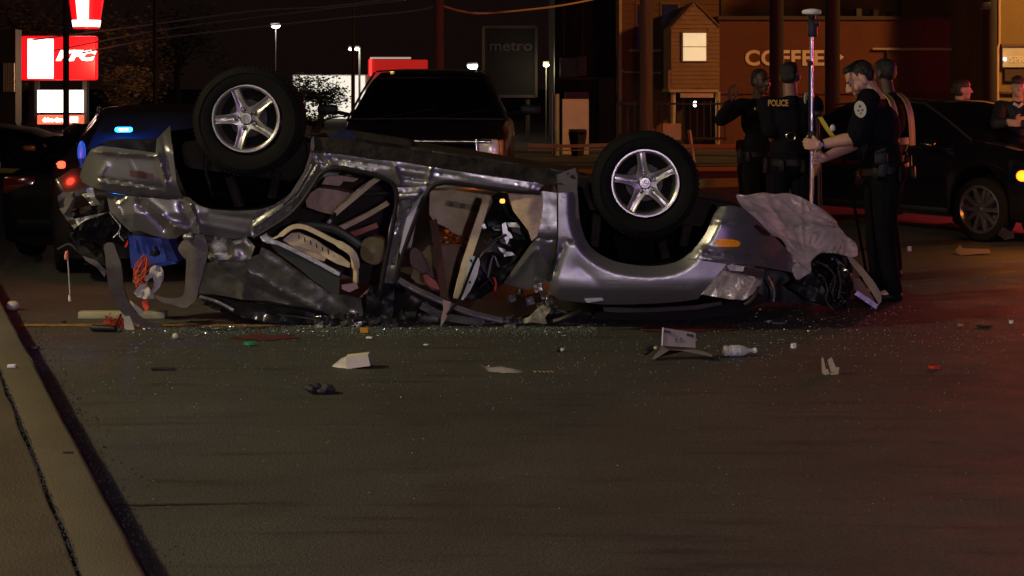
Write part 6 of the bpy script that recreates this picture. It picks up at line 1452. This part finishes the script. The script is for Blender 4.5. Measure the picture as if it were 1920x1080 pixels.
solo(cl, 'white_cloth', mat('white_rag', (0.42, 0.40, 0.42), 0.85, var=0.2), 'crumpled white cloth hanging under the blue crate', 'cloth')
cl = sheet([(250, 548), (262, 535), (270, 531), (278, 538), (288, 552), (289, 560), (270, 561), (256, 556)], lambda x, y: 10.6, th=0.006, step=4, noise=0.03, nscale=0.1, seed=4)
solo(cl, 'white_bag', mat('white_bag_film', (0.45, 0.42, 0.42), 0.6, var=0.2), 'small white bag lying on the torn trim below the white cloth', 'bag')
sk = MB(); r = random.Random(4)
for i in range(14):
    a = P(270+r.uniform(-3, 12), 495+r.uniform(-20, 5), 10.72); b = P(258+r.uniform(-6, 14), 545+r.uniform(-20, 8), 10.68)
    sk.tube([a, a.lerp(b, .5)+Vector((r.uniform(-.05, .05), r.uniform(-.03, .03), r.uniform(-.02, .02))), b], 0.006, 5)
solo(sk, 'red_netting', mat('red_mesh', (0.45, 0.06, 0.02), 0.6), 'tangled red netting dangling below the blue crate', 'netting')
cl = sheet([(250, 512), (262, 506), (272, 510), (268, 528), (258, 534), (248, 528)], 10.75, th=0.05, step=5, noise=0.03, nscale=0.1)
solo(cl, 'tan_pouch', mat('tan_pouch_cloth', (0.20, 0.12, 0.06), 0.8), 'small tan pouch beside the red netting', 'pouch')
cl = sheet([(266, 566), (272, 561), (277, 566), (279, 578), (274, 583), (268, 576)], 10.62, th=0.01, step=3, noise=0.01)
solo(cl, 'red_lens_shard', mat('red_shard_plastic', (0.75, 0.07, 0.05), 0.3), 'bright red shard of lens hanging inside the curved trim', 'shard')  # plain bright red plastic
cl = sheet([(243, 562), (252, 570), (262, 577), (270, 586), (262, 590), (250, 582), (244, 572)], 10.66, th=0.01, step=3, noise=0.01)
solo(cl, 'cream_shard', mat('cream_shard_plastic', (0.45, 0.40, 0.30), 0.5), 'cream plastic shard against the lower end of the curved trim', 'shard')
g0 = G(146, 598); g1 = G(308, 598.5)
mb = MB(); c_ = (g0+g1)/2+Vector((0, 0.05, 0.024)); mb.bbox(c_, ((g1-g0).length, 0.09, 0.046), 0.004, rz=-0.01)
solo(mb, 'pale_plank', mat('pale_wood', (0.30, 0.29, 0.20), 0.7, var=0.2, vscale=6, streak=(1, 8, 8)), 'pale plank lying on the road behind the curved trim', 'plank')
# brush with black handle
bh = thing('red_brush', 'red bristled brush with a black handle left of the curved trim', 'brush', G(205, 623))
MB().cap(G(176, 622)+Vector((0, 0, .024)), .024, G(214, 623)+Vector((0, 0, .024)), .022).build('handle', m_blackp, bh)
MB().tube([G(214, 623)+Vector((0, 0, .015)), P(227, 590, 10.72)], 0.007, 6).build('wire_stem', m_blackp, bh)
mb = MB()
for i in range(170):
    c_ = P(212+r.uniform(-14, 18), 607+r.gauss(0, 6), 10.75+r.uniform(-.04, .04)); c_.z = max(.01, c_.z)
    v = Vector((r.gauss(0, 1), r.gauss(0, 1), r.gauss(0, 1))).normalized()*0.022; mb.tube([c_-v, c_+v], 0.003, 3, False)
o = mb.build('bristles', mat('red_bristle', (0.42, 0.045, 0.02), 0.6), bh)
cl = sheet([(232, 594), (243, 592), (248, 604), (252, 618), (240, 621), (233, 620)], 10.62, th=0.01, step=4, noise=0.01)
solo(cl, 'white_plastic_scrap', mat('scrap_white', (0.36, 0.34, 0.33), 0.5), 'upright off white plastic scrap between brush and curved trim', 'scrap')

# litter on the road
def on_road(px, py): return G(px, py)
t = thing('paper_carton', 'torn white paper carton lying open on the road', 'carton', G(657, 691))
m_paper = mat('white_card', (0.62, 0.58, 0.50), 0.7, var=0.08)
g = 9.16
sheet([(648, 670), (690, 665), (694, 686), (650, 692)], lambda x, y: g, th=0.10, step=9).build('box_end', m_paper, t)
sheet([(618, 690), (632, 683), (650, 668), (655, 672), (660, 692), (640, 691)], lambda x, y: g+0.02+0.002*(650-x), th=0.006, step=5, noise=0.01, nscale=0.1).build('flap', m_paper, t)
sheet([(620, 688), (640, 672), (650, 668), (646, 680)], lambda x, y: g+0.10, th=0.006, step=5, noise=0.01).build('flap', m_paper, t)
gl = MB(); b0 = G(605, 738); r = random.Random(6)
for i in range(13): gl.ell(b0+Vector((r.uniform(-.075, .07), r.uniform(-.03, .03), r.uniform(.012, .038))), (r.uniform(.016, .034), r.uniform(.014, .03), r.uniform(.010, .02)), Matrix.Rotation(r.uniform(0, 3), 3, 'Z'), 10, 7)
me = remeshed(gl, 0.005, 2, 0.004, 40)
o = link_mesh('crumpled_glove', me, mat('dark_glove_cloth', (0.03, 0.024, 0.034), 0.7, var=0.5, vscale=40)); me.transform(Matrix.Translation(-b0)); o.location = b0
tag(o, 'crumpled dark glove lying alone on the road in front', 'glove')
mb = MB(); a, b = G(284, 695.5), G(328, 693.5); mb.bbox((a+b)/2+Vector((0, 0, .008)), ((b-a).length, .03, .014), .004, rz=0.05); solo(mb, 'black_stick', m_blackp, 'short black bar lying on the road left of the carton', 'bar')
cl = MB(); vs = []; fs = []
for i in range(15):
    for j in range(5):
        u = i/14; x = 902+u*76; y = 697-10*math.sin(math.pi*u)*(0.2+0.2*j/4)-(1-u)**6*11; gpt = G(x, 698)
        vs.append(Vector((gpt.x, gpt.y+j*.022-.04, .004+.028*math.sin(math.pi*j/4)*math.sin(math.pi*u)+(1-u)**6*.04+.006*mnoise.noise(Vector((i*.6, j*.8, 0))))))
for i in range(14):
    for j in range(4): a = i*5+j; fs.append((a, a+5, a+6, a+1))
cl.add(vs, fs); solo(cl, 'clear_lens_strip', mat('clear_scrap', (0.55, 0.50, 0.45), 0.15, alpha=0.55, coat=0.6), 'bent clear plastic strip glinting on the road', 'plastic strip')
mb = MB(); mb.tube(smooth_line([tuple(G(1001+i*4, 698.5+(1.2 if i % 2 else -.8))+Vector((0, 0, .006))) for i in range(10)], False, 4), .003, 5)
solo(mb, 'pale_wire', mat('straw_wire', (0.30, 0.25, 0.14), 0.6), 'little wavy pale wire right of the clear strip', 'wire')
t = thing('bolt_cap', 'small black and white cap alone on the road', 'cap', G(1051, 660))
MB().cone(G(1048, 660)+Vector((-.012, 0, .014)), .014, G(1050, 660)+Vector((.003, 0, .016)), .015, 12).build('black_end', m_blackp, t)
MB().cap(G(1053, 660)+Vector((0, -.004, .015)), .012, G(1055, 660)+Vector((0, 0, .016)), .010).build('white_end', m_white, t)
# mauve plastic housing
t = thing('plastic_housing', 'mauve grey plastic housing with an upright slotted plate', 'housing', G(1270, 672))
m_mauve = mat('mauve_plastic', (0.20, 0.165, 0.175), 0.5, var=0.12)
hd0 = 9.5
up = sheet([(1242, 616), (1245, 615), (1303, 624), (1303, 652), (1240, 648)], lambda x, y: hd0+0.0006*(x-1240)*0-0.001*(y-648), th=0.012, step=9); uo = up.build('upright_plate', m_mauve, t)
for (p_) in ([(1245, 620), (1258, 622), (1258, 625), (1245, 623)], [(1288, 626), (1303, 628), (1303, 632), (1288, 630)]): sheet(p_, hd0+0.005, th=0.02, step=5).build('slot', m_seal, uo)
for x in (1267, 1276): sheet([(x, 634), (x+1.5, 634), (x+1.5, 642), (x, 642)], hd0+0.002, th=0.012, step=4).build('slit', m_seal, uo)
MB().strip([P(1302.5, 625, hd0+.01), P(1302, 653, hd0)], .008, .03, (1, 0, 0)).build('rim', m_mauve, uo)
MB().strip([P(1243, 614, hd0+.03), P(1241, 648, hd0)], .006, .02, (1, 0, 0)).build('rim', m_white, uo)
mb = MB(); q = [G(1222, 674), G(1226, 674), G(1256, 652)+Vector((0, 0, .028)), G(1336, 668), G(1334, 663)+Vector((0, 0, .004)), G(1300, 652)+Vector((0, 0, .03)), G(1243, 648)+Vector((0, 0, .035))]
q = [P(1222, 673, 9.44), P(1227, 674, 9.43), P(1256, 656, 9.46), P(1280, 658, 9.46), P(1336, 669, 9.42), P(1334, 664, 9.47), P(1303, 653, 9.52), P(1240, 649, 9.52), P(1232, 662, 9.48)]
mb.prism(q, (0, 0, 0), (0, 0.03, -0.006)); mb.build('base_plate', m_mauve, t)
mb = MB(); mb.cap(P(1211, 661, 9.5), .016, P(1222, 652, 9.52), .018); mb.build('black_bracket', m_blackp, t); MB().ell(P(1229, 652, 9.5), (.012, .01, .010)).build('pale_clip', m_beige, t)
# bottle
t = thing('plastic_bottle', 'clear plastic bottle with a white cap lying on its side', 'bottle', G(1385, 668))
bc = G(1387, 668)+Vector((0, 0, .034)); R_ = Matrix.Rotation(0.10, 3, 'Z')
def blathe(prof, n=24):
    mb = MB(); mb.lathe(prof, (0, 0, 0), 'X', n, closed=False); mb.v = [bc+R_@v for v in mb.v]; return mb
u = 1/340
m_pet = mat('clear_bottle', (0.62, 0.62, 0.60), 0.12, alpha=0.55, coat=0.7)
blathe([(.001, -33*u), (.026, -33.5*u), (.033, -31*u), (.0335, -27*u), (.030, -24*u), (.033, -20*u), (.033, 2*u), (.030, 8*u), (.020, 15*u), (.013, 20*u), (.0125, 29*u)]).build('bottle_body', m_pet, t)
blathe([(.034, -19*u), (.0343, 0*u)]).build('label_wrap', mat('bottle_label', (0.45, 0.45, 0.46), 0.5, var=0.6, vscale=45), t)
blathe([(.015, 28*u), (.016, 29*u), (.016, 34*u), (.014, 35*u), (.001, 35*u)]).build('cap', m_white, t)
# beige clip
t = thing('beige_clip', 'beige plastic clip standing on two prongs at right of the bottle', 'clip', G(1558, 704))
m_clip = mat('beige_plastic', (0.38, 0.32, 0.20), 0.5, var=0.1)
cd_ = 8.98
for nm, pl in (('prong', [(1541, 673), (1544, 671), (1548, 690), (1552, 697), (1546, 704), (1542, 700)]), ('prong', [(1552, 676), (1560, 671), (1569, 694), (1558, 698)]), ('foot', [(1546, 704), (1552, 692), (1557, 703), (1572, 702), (1574, 689), (1569, 690), (1566, 697), (1559, 700)])):
    sheet(pl, cd_+(.02 if nm == 'prong' else 0), th=0.016, step=5).build(nm, m_clip, t)
# assorted small things
def chip(name, px, py, w, hgt, m, label, cat, seed=0, lift=0.004):
    r_ = random.Random(seed); c_ = G(px, py); u_ = c_.y/F; mb = MB(); pts = []
    for i in range(7):
        a = 2*math.pi*i/7; q_ = r_.uniform(.65, 1.1); pts.append(c_+Vector((math.cos(a)*w*u_*q_/2, math.sin(a)*w*u_*q_*.3, lift+r_.uniform(0, .004))))
    mb.prism(pts, (0, 0, 0), (0, 0, max(.004, hgt*u_)))
    return solo(mb, name, m, label, cat, smooth=25)
chip('red_lens_chip', 1753, 692, 26, 4, mat('road_red_chip', (0.55, 0.04, 0.02), 0.35), 'red chip of lens at right on the open road', 'chip', 1)
chip('green_chip', 468, 648, 24, 5, mat('green_plastic', (0.02, 0.30, 0.10), 0.35), 'bright green plastic chip in front of the rear door', 'chip', 2)
mb = MB(); mb.ell(G(329, 636)+Vector((0, 0, .020)), (.022, .02, .020)); solo(mb, 'white_ball', mat('ball_white', (0.5, 0.46, 0.38), 0.6, var=0.2), 'small white ball in front of the curved trim', 'ball')
chip('metal_scrap', 1440, 605, 22, 3, m_bare, 'bright end of a metal scrap below the headlight', 'scrap', 3)
chip('grey_scrap', 1462, 608, 34, 3, m_grey, 'long grey scrap beside the bright metal scrap', 'scrap', 4)
chip('glass_lump', 1488, 654, 12, 8, m_white, 'little lump of broken glass right of the bottle', 'glass', 5)
chip('tan_chip', 1801, 613, 13, 4, mat('tan_chip_plastic', (0.35, 0.16, 0.07), 0.6), 'tan chip at right just past the officer feet', 'chip', 6)
chip('dark_strip', 1845, 614, 40, 3, m_blackp, 'dark strip lying at the right edge below the sedan wheel', 'strip', 7)
chip('white_chip', 1897, 608, 9, 6, m_white, 'white chip at the far right edge of the road', 'chip', 8)
chip('orange_chip', 684, 625, 20, 9, mat('orange_chip_plastic', (0.45, 0.22, 0.02), 0.5), 'orange chip under the corner of the rear door', 'chip', 9)
chip('pale_sliver', 692, 636, 14, 3, m_white, 'pale sliver just below the orange chip', 'sliver', 10)
chip('pale_sliver', 799, 649, 12, 2, m_white, 'pale sliver in front of the front seat', 'sliver', 11)
chip('black_crumb', 120, 607, 9, 4, m_blackp, 'black crumb between kerb and brush', 'crumb', 12)
chip('grey_scrap', 65, 655, 26, 4, m_steel, 'dark grey scrap at the foot of the kerb', 'scrap', 13)
chip('violet_chip', 1706, 472, 9, 9, mat('violet_chip_plastic', (0.45, 0.40, 0.6), 0.3), 'pale violet chip beside the officer boots', 'chip', 14)
c_ = along(G(22, 690, KH), 0, 0, KH); mb = MB(); mb.bbox(c_+Vector((0, 0, .010)), (.045, .03, .018), .005, rz=.1); solo(mb, 'white_scrap', m_white, 'little white scrap lying on the left pavement', 'scrap')
c_ = G(128, 850, KH); mb = MB(); mb.bbox(c_+Vector((0, 0, .003)), (.04, .012, .006), .002); solo(mb, 'twig', m_wood, 'tiny dark twig lying on the kerb top', 'twig')
mb = MB(); mb.ell(G(24, 582)+Vector((0, 0, .035)), (.05, .04, .035)); solo(mb, 'crumpled_cup', mat('pinkish_cup', (0.4, 0.35, 0.35), 0.5), 'crumpled pale cup lying in the gutter at left', 'cup')
# grey plate and skirt by the sedan
sh_ = sheet([(1791, 470), (1800, 458), (1806, 466), (1855, 467), (1858, 474), (1800, 479)], lambda x, y: 15.3-0.012*(y-466), th=0.01, step=6)
solo(sh_, 'grey_trim_plate', mat('grey_plate_metal', (0.14, 0.11, 0.10), 0.5), 'flat grey trim plate on the road below the sedan wheel', 'trim plate')
sh_ = sheet([(1870, 440), (1880, 425), (1900, 436), (1902, 446), (1885, 450)], 15.9, th=0.02, step=6, noise=0.02); solo(sh_, 'black_trim_scrap', m_blackp, 'black scrap right of the sedan front wheel', 'scrap')

# broken glass
def glass(n, gen, name, label, smin, smax, seed, m):
    r_ = random.Random(seed); mb = MB(); vs = []; fs = []
    for i in range(n):
        px, py = gen(r_)
        c_ = G(px, py); s = r_.uniform(smin, smax); b = len(vs); a = r_.uniform(0, 6.28)
        for q_ in range(4): vs.append(c_+Vector((s*math.cos(a+q_*1.57)*r_.uniform(.7, 1.2), s*math.sin(a+q_*1.57)*r_.uniform(.7, 1.2), .0015)))
        t_ = Vector((r_.uniform(-.3, .3)*s, r_.uniform(-.3, .3)*s, s*r_.uniform(.7, 1.6)))
        for q_ in range(4): vs.append(vs[b+q_]*1.0+t_)
        fs += [(b, b+1, b+5, b+4), (b+1, b+2, b+6, b+5), (b+2, b+3, b+7, b+6), (b+3, b, b+4, b+7), (b+4, b+5, b+6, b+7)]
    me = bpy.data.meshes.new(name); me.from_pydata(vs, [], fs); me.update()
    o = link_mesh(name, me, m); tag(o, label, kind='stuff'); return o
m_crumb = mat('glass_crumbs', (0.42, 0.46, 0.42), 0.08, 0, coat=1.0, spec=1.0)
def g_line(r_): return (r_.uniform(300, 1120), 613+abs(r_.gauss(0, 9)))
def g_wide(r_): return (r_.uniform(60, 1900), 600+abs(r_.gauss(0, 75)))
def g_right(r_): return (r_.uniform(1180, 1920), r_.uniform(505, 660))
def g_far(r_): return (r_.uniform(200, 1900), r_.uniform(640, 960))
glass(4200, g_line, 'glass_crumbs', 'band of green glass crumbs along the near side of the wreck', .0015, .0037, 1, mat('green_glass_crumbs', (0.16, 0.22, 0.17), 0.08, coat=1.0, spec=1.0))
glass(1500, g_wide, 'glass_crumbs', 'glass crumbs scattered over the road around the wreck', .0012, .003, 2, m_crumb)
glass(650, g_right, 'glass_crumbs', 'glass crumbs on the red lit road at right', .0012, .0034, 3, m_crumb)
glass(150, g_far, 'glass_crumbs', 'few stray glass crumbs on the foreground road', .0012, .0026, 4, m_crumb)

def bits(n, name, label, m, seed, smax):
    r_ = random.Random(seed); vs = []; fs = []
    for i in range(n):
        px = r_.choice([r_.uniform(520, 1110), r_.uniform(240, 700), r_.uniform(1400, 1720)]); py = 612+abs(r_.gauss(0, 8)) if px < 1200 else 575+abs(r_.gauss(0, 30)); c_ = G(px, py); s = r_.uniform(.006, smax); a = r_.uniform(0, 6.28); b = len(vs)
        R_ = Matrix.Rotation(a, 3, 'Z')@Matrix.Rotation(r_.uniform(-.7, .7), 3, 'X')
        for (x, y) in ((-1, -.3), (.2, -.5), (1, .1), (.1, .5)): vs.append(c_+R_@Vector((x*s*r_.uniform(.5, 1.1), y*s, 0))+Vector((0, 0, s*.45)))
        for q in range(4): vs.append(vs[b+q]+Vector((.001, .001, .003)))
        fs += [(b, b+1, b+2, b+3), (b+7, b+6, b+5, b+4), (b, b+4, b+5, b+1), (b+1, b+5, b+6, b+2), (b+2, b+6, b+7, b+3), (b+3, b+7, b+4, b)]
    me = bpy.data.meshes.new(name); me.from_pydata(vs, [], fs); me.update()
    tag(link_mesh(name, me, m), label, kind='stuff')
bits(150, 'plastic_bits', 'dark jagged plastic bits strewn along the wreck', m_grey, 1, .022)
bits(110, 'metal_bits', 'pale jagged bits of metal and plastic strewn along the wreck', m_bare, 2, .016)
bits(60, 'white_bits', 'small white bits strewn along the wreck', m_white, 3, .011)
